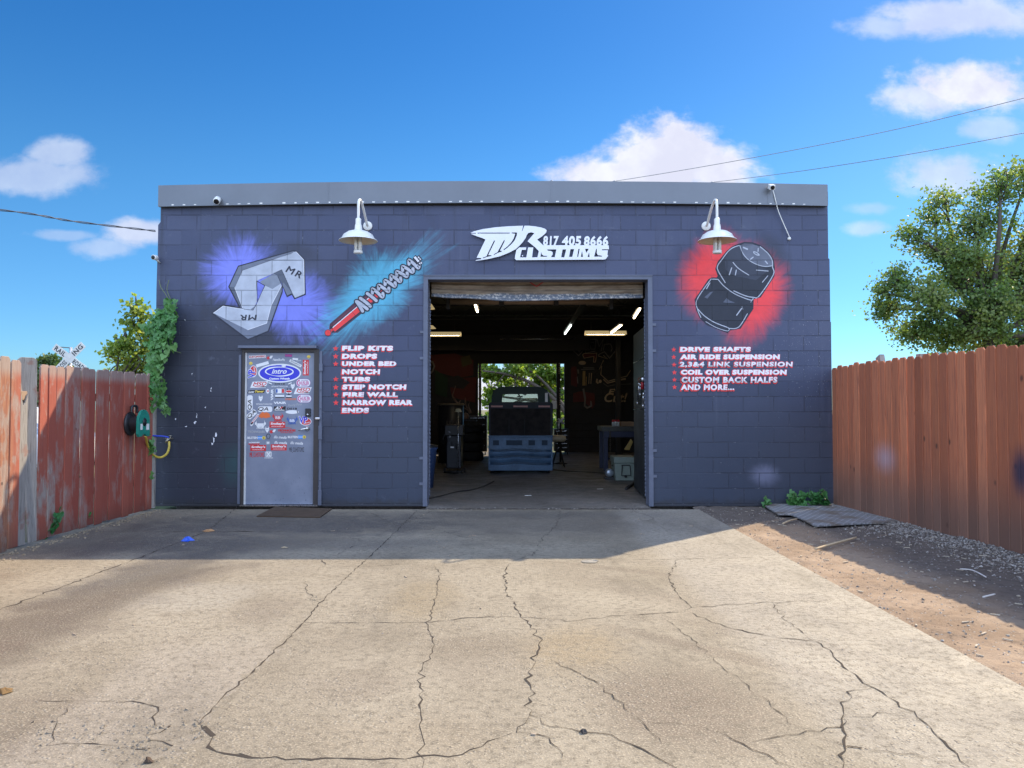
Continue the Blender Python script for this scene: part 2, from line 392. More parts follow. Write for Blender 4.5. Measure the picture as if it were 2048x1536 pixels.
def mat_concrete(name, tintc, inside=False):
    m, g, b = newmat(name); p = g.pos(); x, y, z = g.sep(p)
    n = g.noise(p, .55, 7, .62, .4); n2 = g.noise(p, 3.0, 6, .65); n3 = g.noise(p, 24, 5, .65); n4 = g.noise(p, 110, 3, .6)
    c1, c2, c3 = tintc
    base = g.mix(g.ss(n, .36, .66), (*c1, 1), (*c2, 1)); base = g.mix(g.ss(n2, .5, .78, 0, .6), base, (*c3, 1))
    def stain_shade(cx, cy, rx, ry, col, op, base, rot=0.0):
        dx = g.m('SUBTRACT', x, cx); dy = g.m('SUBTRACT', y, cy); q, s = math.cos(rot), math.sin(rot)
        a = g.m('DIVIDE', g.m('ADD', g.m('MULTIPLY', dx, q), g.m('MULTIPLY', dy, s)), rx)
        d = g.m('DIVIDE', g.m('SUBTRACT', g.m('MULTIPLY', dy, q), g.m('MULTIPLY', dx, s)), ry)
        r = g.m('SQRT', g.m('ADD', g.m('MULTIPLY', a, a), g.m('MULTIPLY', d, d)))
        k = g.ss(g.m('ADD', r, g.m('MULTIPLY', g.m('SUBTRACT', n2, .5), 1.3)), .35, 1.1, op, 0)
        return g.mix(k, base, (*col, 1))
    if not inside:
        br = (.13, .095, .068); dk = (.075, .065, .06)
        base = stain_shade(-2.85, 6.0, .5, 1.7, dk, .9, base, R(-6)); base = stain_shade(-2.9, 4.5, .55, 1.2, (.10, .075, .055), .85, base, R(-12))
        base = stain_shade(-4.2, 5.4, .5, .9, br, .5, base); base = stain_shade(-2.2, 8.4, 1.6, .7, dk, .6, base)  # dark patches near the wall: real grime plus painted shade
        base = stain_shade(-3.9, 7.6, .9, 1.3, dk, .7, base); base = stain_shade(.3, 8.6, 2.6, 1.1, dk, .7, base); base = stain_shade(-2.2, 7.3, 2.2, .5, (.06, .055, .055), .55, base); base = stain_shade(-1.0, 9.2, 2.5, .5, dk, .5, base); base = stain_shade(-2.6, 5.6, .35, 1.2, (.10, .075, .055), .6, base, R(-25)); base = stain_shade(-2.9, 3.9, .5, .5, br, .5, base); base = stain_shade(-1.6, 4.9, .25, .5, br, .35, base); base = stain_shade(-2.6, 2.9, .5, .35, (.12, .08, .05), .5, base); base = stain_shade(-.2, 4.0, .4, .5, br, .3, base)
        base = stain_shade(.75, 3.35, .5, .6, br, .75, base); base = stain_shade(1.1, 4.06, .85, .10, br, .6, base, R(-42)); base = stain_shade(.9, 6.1, .9, .09, br, .45, base, R(-30)); base = stain_shade(.35, 4.15, .35, .5, (.24, .17, .085), .45, base); base = stain_shade(-.6, 5.2, .3, .7, (.23, .17, .09), .4, base); base = stain_shade(-2.6, 8.5, 2.2, 1.0, (.045, .042, .045), .8, base); base = stain_shade(-3.3, 7.2, 1.3, .7, (.05, .045, .045), .75, base); base = stain_shade(.6, 9.3, 2.2, .45, (.07, .066, .066), .6, base); base = stain_shade(-1.9, 3.05, .45, .28, (.13, .10, .075), .6, base); base = stain_shade(-.75, 3.6, .35, .3, br, .35, base); base = stain_shade(-1.9, 3.3, .6, .25, br, .3, base)
        base = stain_shade(-.9, 2.7, .5, .25, (.2, .165, .12), .5, base); base = stain_shade(-2.2, 5.2, .5, .6, (.34, .31, .26), .4, base)
        base = stain_shade(-.4, 3.0, .5, .3, (.24, .19, .13), .4, base); base = stain_shade(.9, 5.4, .25, 1.6, br, .25, base, R(35)); base = stain_shade(1.6, 4.2, .1, 1.2, br, .3, base, R(50))
        # trowelled skim patch and joint side tone
        sk = g.m('MULTIPLY', g.ss(g.m('ADD', x, g.m('MULTIPLY', g.m('SUBTRACT', n2, .5), .5)), -1.28, -1.30, 0, 1), g.ss(g.m('ADD', x, g.m('MULTIPLY', n, .6)), -1.75, -1.55))
        sk = g.m('MULTIPLY', sk, g.ss(y, 4.6, 3.9, 0, 1)); base = g.mix(g.m('MULTIPLY', sk, .6), base, (.30, .255, .205, 1))
        right = g.ss(g.m('ADD', x, g.m('MULTIPLY', n2, .25)), 1.3, 1.55); base = g.mix(g.m('MULTIPLY', right, .45), base, (.34, .31, .27, 1))
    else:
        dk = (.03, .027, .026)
        base = stain_shade(-.6, 12.8, 1.2, .9, dk, .6, base); base = stain_shade(.7, 12.1, 1.2, .5, (.12, .115, .115), .5, base); base = stain_shade(-1, 16, 1.5, 2, dk, .6, base)
    base = g.mix(g.ss(n3, .44, .7, 0, .75), base, (*[c * .55 for c in c1], 1))
    # exposed aggregate: pale and dark pebbles where the surface has worn off
    worn = g.ss(g.noise(p, .8, 5, .6), .40, .62, .12, 1) if not inside else .05
    vo = g.node('TexVoronoi', {'Vector': p, 'Scale': 52.0, 'Randomness': 1.0}, feature='F1')
    cs = g.sep(vo.outputs['Color']); sel = g.ss(cs[0], .35, .9)
    peb = g.m('MULTIPLY', g.m('MULTIPLY', g.ss(g.m('ADD', vo.outputs['Distance'], g.m('MULTIPLY', n4, .3)), .30, .62, 1, 0), sel), worn)
    base = g.mix(g.m('MULTIPLY', peb, .6), base, g.mix(g.ss(cs[1], .3, .7), (.46, .41, .34, 1), (.17, .135, .105, 1)))
    pit = g.m('MULTIPLY', g.ss(g.noise(p, 70, 3, .7), .63, .7), .7); base = g.mix(pit, base, (*[c * .3 for c in c3], 1))
    base = g.mix(g.ss(n4, .5, .7, 0, .7), base, (*[min(1, c * 1.45) for c in c2], 1))
    g.put(b.inputs['Base Color'], base); g.put(b.inputs['Roughness'], g.ss(n2, .3, .7, .62, .9) if not inside else g.ss(n2, .3, .7, .45, .75))
    sm_ = g.noise(g.vscale(p, (1, .35, 1)), 1.6, 7, .68); base = g.mix(g.ss(sm_, .50, .72, 0, .55), base, (*[c * .55 for c in c1], 1)); n5 = g.noise(p, 11, 6, .7); base = g.mix(g.ss(n5, .55, .75, 0, .45), base, (*[c * .62 for c in c1], 1)); base = g.mix(g.ss(n5, .44, .28, 0, .3), base, (*[min(1, c * 1.25) for c in c2], 1)); g.put(b.inputs['Base Color'], base)
    h = g.m('ADD', g.m('MULTIPLY', n3, .5), g.m('ADD', g.m('MULTIPLY', n4, .35), g.m('ADD', g.m('MULTIPLY', peb, .5), g.m('MULTIPLY', pit, -.5))))
    g.put(b.inputs['Normal'], g.bump(h, 1.0 if not inside else .3, .009)); return m

def mat_dirt(name):
    m, g, b = newmat(name); p = g.pos()
    n = g.noise(p, 1.2, 7, .65); n2 = g.noise(p, 9, 7, .7); n3 = g.noise(p, 60, 5, .7)
    base = g.mix(g.ss(n, .35, .65), (.23, .155, .10, 1), (.36, .26, .18, 1)); base = g.mix(g.ss(n2, .48, .75, 0, .75), base, (.13, .088, .06, 1))
    base = g.mix(g.ss(n3, .55, .72, 0, .6), base, (.42, .33, .25, 1))
    x, y, z = g.sep(p); dirt_shade = g.ss(g.m('ADD', x, g.m('MULTIPLY', g.m('SUBTRACT', n, .5), .9)), 3.05, 3.5); dirt_shade = g.m('MAXIMUM', dirt_shade, g.ss(g.m('ADD', y, g.m('MULTIPLY', n, .8)), 8.6, 9.1)); base = g.mix(g.m('MULTIPLY', dirt_shade, .85), base, g.mix(g.ss(n2, .4, .7), (.105, .088, .078, 1), (.055, .046, .042, 1)))  # darker by the fence and wall: shade painted into the dirt colour
    vo = g.node('TexVoronoi', {'Vector': p, 'Scale': 38.0}, feature='F1'); cs = g.sep(vo.outputs['Color'])
    peb = g.m('MULTIPLY', g.ss(vo.outputs['Distance'], .2, .34, 1, 0), g.m('GREATER_THAN', cs[0], .82)); base = g.mix(g.m('MULTIPLY', peb, .7), base, (.45, .42, .4, 1))
    g.put(b.inputs['Base Color'], base); b.inputs['Roughness'].default_value = .95
    g.put(b.inputs['Normal'], g.bump(g.m('ADD', n2, g.m('ADD', g.m('MULTIPLY', n3, .5), peb)), .9, .02)); return m

M = {}
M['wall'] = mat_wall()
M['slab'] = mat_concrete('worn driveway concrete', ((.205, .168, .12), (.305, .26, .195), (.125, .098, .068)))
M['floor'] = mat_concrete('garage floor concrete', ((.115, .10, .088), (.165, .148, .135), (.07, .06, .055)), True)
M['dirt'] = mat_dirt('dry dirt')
M['crack'] = simple('shaded dirt crack', (.042, .031, .023), .95, scale=30)  # dirt plus the shade inside the cracks, put into one dark colour
M['fascia'] = simple('grey sheet metal', (.17, .185, .21), .42, .35, .10, 2.0)
M['steel'] = simple('grey blue painted steel', (.115, .13, .18), .5, 0, .2, 6, .3)
M['dark'] = simple('black interior paint', (.017, .017, .019), .7, 0, .3, 3)
M['darkwall'] = wallpaint('black painted inner block', (.016, .015, .016), .7)
M['joist'] = simple('dark steel joist', (.03, .028, .027), .6, .3)
M['white'] = simple('white enamel', (.80, .79, .74), .32, 0, .05, 5)
M['cream'] = simple('warm bounce enamel', (.80, .66, .46), .5, 0, .06, 5)  # warm ground bounce under the lamp shades, painted into the colour
M['black'] = simple('black plastic', (.02, .02, .022), .4)
M['chrome'] = simple('bare metal', (.62, .62, .64), .28, 1.0, .1)
M['glass'] = simple('dark lens', (.01, .01, .012), .1)

# ------------------------------------------------------------------ ground
mb = MB(); S_ = 400.0
mb.add([(-S_, -S_, -.07), (S_, -S_, -.07), (S_, S_, -.07), (-S_, S_, -.07)], [(0, 1, 2, 3)])
def mat_ground():
    m, g, b = newmat('dry grass and dirt'); p = g.pos(); n = g.noise(p, .35, 7, .6); n2 = g.noise(p, 14, 6, .7)
    base = g.mix(g.ss(n, .4, .6), (.20, .15, .095, 1), (.10, .13, .045, 1)); base = g.mix(g.ss(n2, .45, .75, 0, .6), base, (.07, .07, .03, 1))
    g.put(b.inputs['Base Color'], base); b.inputs['Roughness'].default_value = .95; g.put(b.inputs['Normal'], g.bump(n2, .6, .05)); return m
mb.struct('ground', mat_ground(), fix=False)
from mathutils import noise as mnoise
TH = 9.70      # threshold between driveway and garage floor
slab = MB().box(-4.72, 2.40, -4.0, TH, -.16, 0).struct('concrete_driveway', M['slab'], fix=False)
MB().box(-1.12, 1.80, TH + .012, 10.21, -.16, .006).box(-4.55, 4.06, 10.21, 22.0, -.16, .006).struct('garage_floor', M['floor'], fix=False)
# cracks and joints traced on the slab
def crackmesh(lines):
    mb = MB(); rnd = random.Random(3); q = 0
    for (pts, w0, jit) in lines:
        P = [Vector((*GP(a, b), 0)) for a, b in pts]; fine = []
        for a, b in zip(P[:-1], P[1:]):
            n = max(1, int((b - a).length / .045))
            for i in range(n):
                t = a.lerp(b, i / n); d = (b - a).normalized(); o = Vector((-d.y, d.x, 0)) * rnd.gauss(0, jit)
                fine.append(t + (o if 0 < i else o * .3))
        fine.append(P[-1]); q += 1; z = .0012 + q * .00006; vs = []
        for i, p in enumerate(fine):
            d = (fine[min(i + 1, len(fine) - 1)] - fine[max(i - 1, 0)]).normalized(); nn = Vector((-d.y, d.x, 0))
            w = w0 * (.62 if w0 < .02 else 1.0) * (.2 + rnd.random() ** 1.6 * 1.5) * .5 * (1 if 1 < i < len(fine) - 2 else .4)
            vs += [(p.x + nn.x * w, p.y + nn.y * w, z), (p.x - nn.x * w, p.y - nn.y * w, z)]
        mb.add(vs, [(2 * i + 1, 2 * i + 3, 2 * i + 2, 2 * i) for i in range(len(fine) - 1)])
    return mb
A = lambda *p: [(a / 2, 1000 + b / 2) for a, b in p]
B = lambda *p: [(1024 + a / 2, 1000 + b / 2) for a, b in p]
CR = [(A((1735, 265), (1758, 290), (1750, 330), (1755, 360), (1735, 420), (1730, 470), (1705, 490), (1720, 540), (1740, 580), (1730, 610), (1690, 680), (1680, 780), (1685, 860), (1680, 900), (1690, 950), (1675, 1010), (1690, 1072)), .011, .009),
 (A((1215, 490), (1440, 492), (1700, 490), (1900, 470), (2047, 466)), .011, .008),
 (A((1670, 40), (1600, 110), (1480, 225), (1300, 390), (1215, 490), (1000, 700), (880, 800), (800, 885)), .014, .006),
 (A((790, 885), (850, 945), (830, 990), (900, 1015), (1000, 1030), (1300, 1035), (1500, 1040), (1680, 1025), (1850, 1020), (1950, 965), (2045, 935)), .015, .009),
 (A((820, 905), (855, 945)), .035, .006), (A((830, 985), (870, 1010)), .03, .006), (A((955, 1015), (1010, 1030)), .03, .005),
 (A((1210, 305), (1225, 350), (1250, 400), (1300, 395)), .009, .009), (A((290, 810), (230, 890), (185, 985), (320, 975), (450, 985), (540, 998)), .009, .012),
 (A((150, 803), (400, 805), (560, 810), (630, 830), (620, 905)), .009, .012), (A((540, 1000), (600, 995)), .05, .01), (A((575, 940), (680, 905)), .02, .02), (A((590, 960), (690, 985)), .016, .02),
 (A((960, 20), (830, 125), (600, 215), (400, 290), (200, 365), (0, 440)), .016, .008), (A((400, 125), (900, 128), (1400, 125)), .009, .006),
 (A((905, 124), (1010, 127)), .03, .005), (A((1480, 50), (1590, 105), (1740, 40)), .008, .012), (A((1400, 150), (1470, 172), (1400, 190), (1340, 225)), .008, .012),
 (A((1700, 105), (1900, 160), (2047, 165)), .006, .012), (A((1290, 240), (1300, 262)), .02, .01), (A((1290, 270), (1500, 265), (1700, 250)), .005, .01),
 (A((2035, 255), (2020, 300), (2025, 370), (2047, 400)), .014, .012), (B((190, 45), (180, 100), (120, 155), (90, 215), (20, 240)), .01, .012),
 (B((0, 400), (35, 460), (100, 530), (110, 580), (100, 620), (65, 690), (75, 760), (70, 860)), .012, .012), (B((70, 862), (150, 910), (280, 930), (400, 940), (560, 1020), (660, 1075)), .014, .01),
 (B((70, 860), (20, 930), (150, 950), (200, 1040)), .007, .012), (B((40, 470), (250, 485), (430, 462), (690, 450), (720, 430), (1000, 410), (1300, 405)), .009, .01),
 (B((660, 240), (625, 310), (665, 380), (718, 430)), .009, .01), (B((720, 450), (800, 490), (950, 530), (1100, 555), (1215, 565), (1300, 640), (1370, 700), (1445, 750), (1540, 810), (1650, 890), (1750, 990), (1830, 1072)), .011, .011),
 (B((600, 460), (720, 560), (850, 680), (1000, 790), (1100, 870), (1160, 910)), .006, .012), (B((150, 640), (280, 700), (400, 780), (500, 870), (600, 980)), .007, .011),
 (B((530, 890), (700, 900), (850, 935), (960, 1000), (1130, 1072)), .007, .012), (B((960, 970), (1150, 940), (1310, 910), (1330, 860), (1310, 810), (1370, 760), (1445, 750)), .008, .011),
 (B((1330, 870), (1380, 870), (1460, 850), (1570, 850)), .006, .01), (B((1325, 870), (1325, 960), (1325, 1072)), .016, .01), (B((1040, 410), (1090, 480), (1215, 570)), .006, .012),
 (B((0, 235), (200, 235), (460, 237), (580, 240), (750, 235), (1000, 230)), .008, .008), (B((300, 180), (500, 230)), .006, .01), (B((360, 640), (470, 710)), .005, .012),
 (B((1340, 985), (1400, 995)), .02, .008), (B((1200, 930), (1340, 990), (1500, 1010), (1800, 1060)), .004, .014)]
crackmesh(CR).build('crack', M['crack'], slab, fix=False)
# worn edge between driveway and garage floor
mb = MB(); rnd = random.Random(5); xs = [-1.16 + i * .03 for i in range(103)]
mb.add([(x, TH + s_ * (.012 + .022 * rnd.random()) + .006, .0075 if s_ > 0 else .0022) for x in xs for s_ in (-1, 1)], [(2 * i, 2 * i + 2, 2 * i + 3, 2 * i + 1) for i in range(len(xs) - 1)])
mb.build('threshold_joint', M['crack'], slab, fix=False)

# dirt strip along the right fence, heaved and rough
def dirt_z(x, y):
    n = mnoise.fractal(Vector((x * 1.3, y * 1.3, 0)), 1.0, 2.0, 4) * .014 + mnoise.fractal(Vector((x * 9, y * 6, 3)), .9, 2.1, 4) * .008
    ridge = .03 * math.exp(-((x - 4.275 - .071 * (9.97 - y)) / .35) ** 2)
    return n + ridge - .004 + (.0 if x > 2.5 else -.01 * (2.5 - x) / .1)
def strip(x0, x1, y0, y1, st, zf):
    nx = int((x1 - x0) / st) + 1; ny = int((y1 - y0) / st) + 1; mb = MB()
    vs = [(x0 + (x1 - x0) * i / nx, y0 + (y1 - y0) * j / ny, 0) for j in range(ny + 1) for i in range(nx + 1)]
    vs = [(a, b, zf(a, b)) for a, b, _ in vs]
    return mb.add(vs, [(j * (nx + 1) + i, j * (nx + 1) + i + 1, (j + 1) * (nx + 1) + i + 1, (j + 1) * (nx + 1) + i) for j in range(ny) for i in range(nx)], 0, True)
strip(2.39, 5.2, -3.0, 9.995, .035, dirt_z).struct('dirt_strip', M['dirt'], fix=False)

def stones(name, mat, gen, n, seed, smin, smax, label=None):
    rnd = random.Random(seed); mb = MB()
    for _ in range(n):
        x, y, z = gen(rnd); s = smin + (smax - smin) * rnd.random() ** 2.5; rot = Matrix.Rotation(rnd.random() * 6.3, 3, 'Z') @ Matrix.Rotation(rnd.gauss(0, .5), 3, 'X')
        q = [Vector(v) * s * (.75 + .5 * rnd.random()) for v in ((1, 0, 0), (0, .8, 0), (-1, 0, 0), (0, -.8, 0), (0, 0, .6), (0, 0, -.6))]
        mb.add([rot @ v + Vector((x, y, z + s * .25)) for v in q], [(0, 1, 4), (1, 2, 4), (2, 3, 4), (3, 0, 4), (1, 0, 5), (2, 1, 5), (3, 2, 5), (0, 3, 5)])
    return tag(mb.build(name, mat, None, fix=False), label, 'gravel', kind='stuff')
def mat_stone():
    m, g, b = newmat('pale gravel'); n = g.noise(g.pos(), 55, 2); n2 = g.noise(g.pos(), 31, 1)
    g.put(b.inputs['Base Color'], g.mix(g.ss(n, .35, .65), (.16, .145, .135, 1), g.mix(g.ss(n2, .4, .6), (.46, .42, .38, 1), (.30, .25, .20, 1)))); b.inputs['Roughness'].default_value = .9; return m
M['stone'] = mat_stone()
def g1(r):
    y = 3.6 + 6.3 * r.random(); fx_ = 4.25 + .071 * (9.97 - y); x = fx_ - abs(r.gauss(0, .30)); return x, y, dirt_z(x, y)
stones('gravel', M['stone'], g1, 5200, 1, .006, .021, 'pale gravel spilled along the foot of the cedar fence')
def g2(r):
    x = 2.4 + 2 * r.random(); y = 1.5 + 8.4 * r.random(); return x, y, dirt_z(x, y)
stones('pebbles', M['stone'], g2, 1300, 2, .004, .015, 'loose pebbles scattered over the brown dirt')
def g3(r): return -4.5 + 6.85 * r.random(), 2.2 + 7.3 * r.random(), 0
def g6(r):
    x = 2.42 + abs(r.gauss(0, .75)); y = 1.8 + 7.6 * r.random(); x = min(x, 4.2); return x, y, dirt_z(x, y) - .004
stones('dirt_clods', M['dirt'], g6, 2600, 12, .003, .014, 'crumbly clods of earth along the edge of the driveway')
def g7(r):
    a = r.choice([(590, 945, 60, 25), (640, 905, 40, 14), (560, 990, 50, 12), (420, 930, 90, 30), (200, 930, 30, 30), (800, 900, 30, 20), (1260, 400, 25, 12)]); x, y = GP((a[0] + r.gauss(0, a[2])) / 2, 1000 + (a[1] + r.gauss(0, a[3])) / 2); return x, y, -.002
stones('rubble', M['slab'], g7, 330, 13, .003, .014, 'crumbled concrete around the broken patch at the front left')
stones('grit', M['stone'], g3, 420, 4, .002, .006, 'loose grit scattered over the concrete driveway')
def g4(r): y = 6.0 + 3.6 * r.random(); return -4.55 + abs(r.gauss(0, .09)), y, 0
stones('dry_litter', simple('dry leaf litter', (.30, .24, .16), .9, scale=40), g4, 420, 6, .006, .02, 'dry leaf litter collected at the foot of the peeling red fence')
def g5(r): return -1.1 + 2.8 * r.random(), TH + r.gauss(.02, .05), .004
stones('threshold_litter', M['stone'], g5, 160, 8, .004, .016, 'crumbs of broken concrete along the garage threshold')
# ------------------------------------------------------------------ the workshop
WB = thing('workshop_building', 'navy painted concrete block garage with spray painted car part murals and an open bay', 'building', (0, 10, 0))
xl = PY(309, 900)[0]; xr = PY(1667, 950)[0]
dxl, dxr = PY(482, 850)[0], PY(637, 850)[0]; dzt = PY(560, 698)[1]
oxl, oxr = PY(847, 800)[0], PY(1305, 800)[0]; ozt = PY(1075, 551)[1]; ZW = 4.10
out = [(xl, 0), (dxl, 0), (dxl, dzt), (dxr, dzt), (dxr, 0), (oxl, 0), (oxl, ozt), (oxr, ozt), (oxr, 0), (xr, 0), (xr, 1.2), (xr - .006, 1.22), (xr - .006, 2.45), (xr - .014, 2.46), (xr - .014, 3.3), (xr - .03, 3.31),
       (xr - .03, ZW), (xl + .035, ZW), (xl + .035, 3.80), (xl + .004, 3.76), (xl + .004, 3.3), (xl, 3.29), (xl - .006, 2.9), (xl - .006, 1.1), (xl, 1.09)]
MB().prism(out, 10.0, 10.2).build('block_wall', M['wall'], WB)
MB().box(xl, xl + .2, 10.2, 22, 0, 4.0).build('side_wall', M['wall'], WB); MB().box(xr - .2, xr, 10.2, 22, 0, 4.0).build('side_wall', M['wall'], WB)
rxl, rxr, rzt = PY(956, 815, 22)[0], PY(1129, 815, 22)[0], PY(1040, 727, 22)[1]
MB().prism([(xl + .2, 0), (rxl, 0), (rxl, rzt), (rxr, rzt), (rxr, 0), (xr - .2, 0), (xr - .2, 4.0), (xl + .2, 4.0)], 22.0, 22.2).build('rear_wall', M['darkwall'], WB)
# dark lining of the side walls and the roof deck seen from inside
MB().box(xl + .201, xl + .22, 10.2, 22, .01, 3.95).build('inner_lining', M['darkwall'], WB); MB().box(xr - .22, xr - .201, 10.2, 22, .01, 3.95).build('inner_lining', M['darkwall'], WB)
def crown(x): return .055 * (1 - (x / 4.5) ** 2)
cx = [xl + .035 + (xr - xl - .065) * i / 24 for i in range(25)]
MB().prism([(x, 4.02) for x in cx] + [(x, 4.20 + crown(x)) for x in cx[::-1]], 9.985, 22.3).build('roof', M['dark'], WB)
ft, fb = PY(330, 370, 9.93)[1], PY(330, 412, 9.93)[1]
fx = [PY(316.5, 380, 9.93)[0] + (PY(1655.5, 380, 9.93)[0] - PY(316.5, 380, 9.93)[0]) * i / 24 for i in range(25)]
fa = MB().prism([(x, fb + crown(x) * .85) for x in fx] + [(x, ft + crown(x)) for x in fx[::-1]], 9.93, 9.985).build('fascia', M['fascia'], WB)
for px in (657, 1103, 1537):
    x = PY(px, 390, 9.93)[0]; MB().box(x - .012, x + .004, 9.926, 9.93, fb + crown(x) * .85 + .004, ft + crown(x) - .002).build('sheet_seam', M['fascia'], fa, fix=False)
x = fx[0] + .05; rnd = random.Random(2)
while x < fx[-1] - .05:
    w = .028 + .014 * rnd.random(); z = fb + crown(x) * .85
    if rnd.random() < .85: MB().box(x, x + w, 9.9265, 9.93, z + .006, z + .006 + .008 + .012 * rnd.random()).build('cleat', M['white'], fa)
    x += .13 + .03 * rnd.random()
mb = MB()
for i in range(24): mb.add([(fx[i], 9.924, fb + crown(fx[i]) * .85 - .005), (fx[i + 1], 9.924, fb + crown(fx[i + 1]) * .85 - .005), (fx[i + 1], 9.924, fb + crown(fx[i + 1]) * .85 + .007), (fx[i], 9.924, fb + crown(fx[i]) * .85 + .007)], [(0, 1, 2, 3)])
mb.build('drip_edge', M['fascia'], fa, fix=False)
for px in (1229, 1425, 1103): x = PY(px, 360, 9.93)[0]; MB().lathe((x, 9.95, ft + crown(x)), [(.016, 0), (.016, .01), (.006, .016)], 8).build('rivet', M['fascia'], fa)
# steel angle frame round the bay
fr = .055
bf = MB().prism([(oxl - .004, 0), (oxl + fr, 0), (oxl + fr, ozt - fr), (oxr - fr, ozt - fr), (oxr - fr, 0), (oxr + .004, 0), (oxr + .004, ozt + .004), (oxl - .004, ozt + .004)], 9.981, 10.215).build('bay_frame', M['steel'], WB)
MB().box(oxl - .006, oxr + .006, 9.972, 9.98, ozt - .008, ozt + .006).build('frame_lip', M['steel'], bf)
for z in (.62, 1.95, 2.3, .28): MB().box(oxl - .05, oxl - .004, 9.985, 10.0, z, z + .035).build('frame_strap', M['steel'], bf); MB().box(oxr + .004, oxr + .05, 9.985, 10.0, z + .1, z + .135).build('frame_strap', M['steel'], bf)
# serrated slats of the curtain guide
for side, sx in ((oxl + fr, 1), (oxr - fr, -1)):
    pts = []; rs = []
    for i in range(52): z = .1 + i * .052; pts += [(side + sx * .004, 10.225, z), (side + sx * .004, 10.225, z + .01), (side + sx * .004, 10.225, z + .035), (side + sx * .004, 10.225, z + .045)]; rs += [.004, .011, .011, .004]
    MB().tube(pts, rs, 6).build('door_guide', M['steel'], bf)
# dented roll-up curtain
def mat_curtain():
    m, g, b = newmat('dented galvanised curtain'); p = g.pos(); x, y, z = g.sep(p); n = g.noise(g.vscale(p, (1, 1, 5)), 3, 6, .65); n2 = g.noise(p, 26, 5, .7)
    base = g.mix(g.ss(n, .35, .65), (.20, .15, .105, 1), (.38, .31, .23, 1)); lo = g.ss(g.m('ADD', z, g.m('MULTIPLY', g.m('SUBTRACT', n, .5), .08)), 2.89, 2.86)
    base = g.mix(lo, base, g.mix(g.ss(n2, .5, .58), (.18, .21, .26, 1), (.62, .60, .56, 1)))
    g.put(b.inputs['Base Color'], base); b.inputs['Roughness'].default_value = .5; b.inputs['Metallic'].default_value = .15; g.put(b.inputs['Normal'], g.bump(n2, .3, .004)); return m
M['curtain'] = mat_curtain()
mb = MB(); nx, nz = 90, 44; x0, x1 = oxl + .07, oxr - .07; vs = []
def sag(x): t = (x - x0) / (x1 - x0); return .018 * math.sin(t * 6.0 + 1.2) - .02 * math.exp(-((t - .35) / .12) ** 2) + .022 * math.exp(-(t / .05) ** 2) + .012 * math.exp(-((t - .75) / .2) ** 2)
ztop, zbot = 3.3, PY(1000, 595, 10.3)[1]
for j in range(nz + 1):
    for i in range(nx + 1):
        x = x0 + (x1 - x0) * i / nx; t = j / nz; z = zbot + (ztop - zbot) * t + sag(x) * (1 - t * .6)
        y = 10.30 + .012 * math.sin((z - sag(x) * .5) * 2 * math.pi / .075) + .03 * mnoise.noise(Vector((x * 2.2, 0, t * 2))) + (.03 * math.exp(-(t / .08) ** 2) * mnoise.noise(Vector((x * 6, 4, 0))))
        vs.append((x, y, z))
mb.add(vs, [(j * (nx + 1) + i, j * (nx + 1) + i + 1, (j + 1) * (nx + 1) + i + 1, (j + 1) * (nx + 1) + i) for j in range(nz) for i in range(nx)], 0, True)
rd = mb.build('roller_door', M['curtain'], WB, fix=False)
mb = MB(); xs = [x0 + (x1 - x0) * i / 60 for i in range(61)]
mb.tube([(x, 10.285 + .012 * mnoise.noise(Vector((x * 5, 1, 2))), zbot + sag(x) - .012) for x in xs], [.020 + .005 * mnoise.noise(Vector((x * 7, 3, 1))) for x in xs], 8)
mb.build('bottom_bar', M['curtain'], rd)
pb = PB(10.262); q = lambda a, b: PY(a, b, 10.26)
pb.stroke([q(1058, 563), q(1073, 573)], .014); pb.stroke([q(1073, 573), q(1088, 563)], .014)
M['redpaint'] = simple('dull red paint', (.40, .03, .025), .6); pb.build('red_mark', M['redpaint'], rd)
zp = PY(1050, 603, 10.9)[1]
MB().tube([(PY(895, 603, 10.9)[0], 10.9, zp), (PY(1222, 603, 10.9)[0], 10.9, zp)], .045, 12).build('door_shaft', simple('rusty shaft', (.30, .20, .12), .6, .2), rd)
for px in (1003, 1112): X = PY(px, 603, 10.9)[0]; MB().box(X - .035, X + .035, 10.84, 10.96, zp - .06, zp + .07).build('shaft_bracket', M['joist'], rd, bevel=.005)
for px in (896, 1221): X = PY(px, 603, 10.9)[0]; MB().box(X - .02, X + .03, 10.82, 10.98, zp - .12, zp + .05).build('shaft_bracket', M['joist'], rd, bevel=.005)
# entry door
YD = 10.045
a0, a1 = PY(490, 850, YD)[0], PY(628, 850, YD)[0]; d0, d1 = .02, PY(560, 705, YD)[1]
def mat_door():
    m, g, b = newmat('grey blue steel door'); p = g.pos(); x, y, z = g.sep(p); n = g.noise(p, 2.5, 6, .6); n2 = g.noise(p, 38, 5, .7)
    base = g.mix(g.ss(n, .35, .68), (.185, .21, .275, 1), (.235, .26, .33, 1))
    base = g.mix(g.m('MULTIPLY', g.ss(n2, .62, .68), g.ss(g.m('ADD', z, g.m('MULTIPLY', x, -.25)), 1.45, 1.0)), base, (.09, .10, .15, 1))
    g.put(b.inputs['Base Color'], base); b.inputs['Roughness'].default_value = .42; return m
ed = MB().box(a0, a1, YD, YD + .045, d0, d1).build('entry_door', mat_door(), WB, bevel=.003)
M['frame'] = simple('dull bronze frame', (.055, .048, .046), .5, .2)
MB().prism([(dxl, 0), (a0 - .004, 0), (a0 - .004, d1 + .004), (a1 + .004, d1 + .004), (a1 + .004, 0), (dxr, 0), (dxr, dzt), (dxl, dzt)], 10.006, 10.19).build('door_frame', M['frame'], WB)
MB().box(a0 - .003, a0 + .02, YD - .012, YD - .001, d0, d1).build('weather_strip', simple('pale strip', (.62, .62, .62), .5), ed)
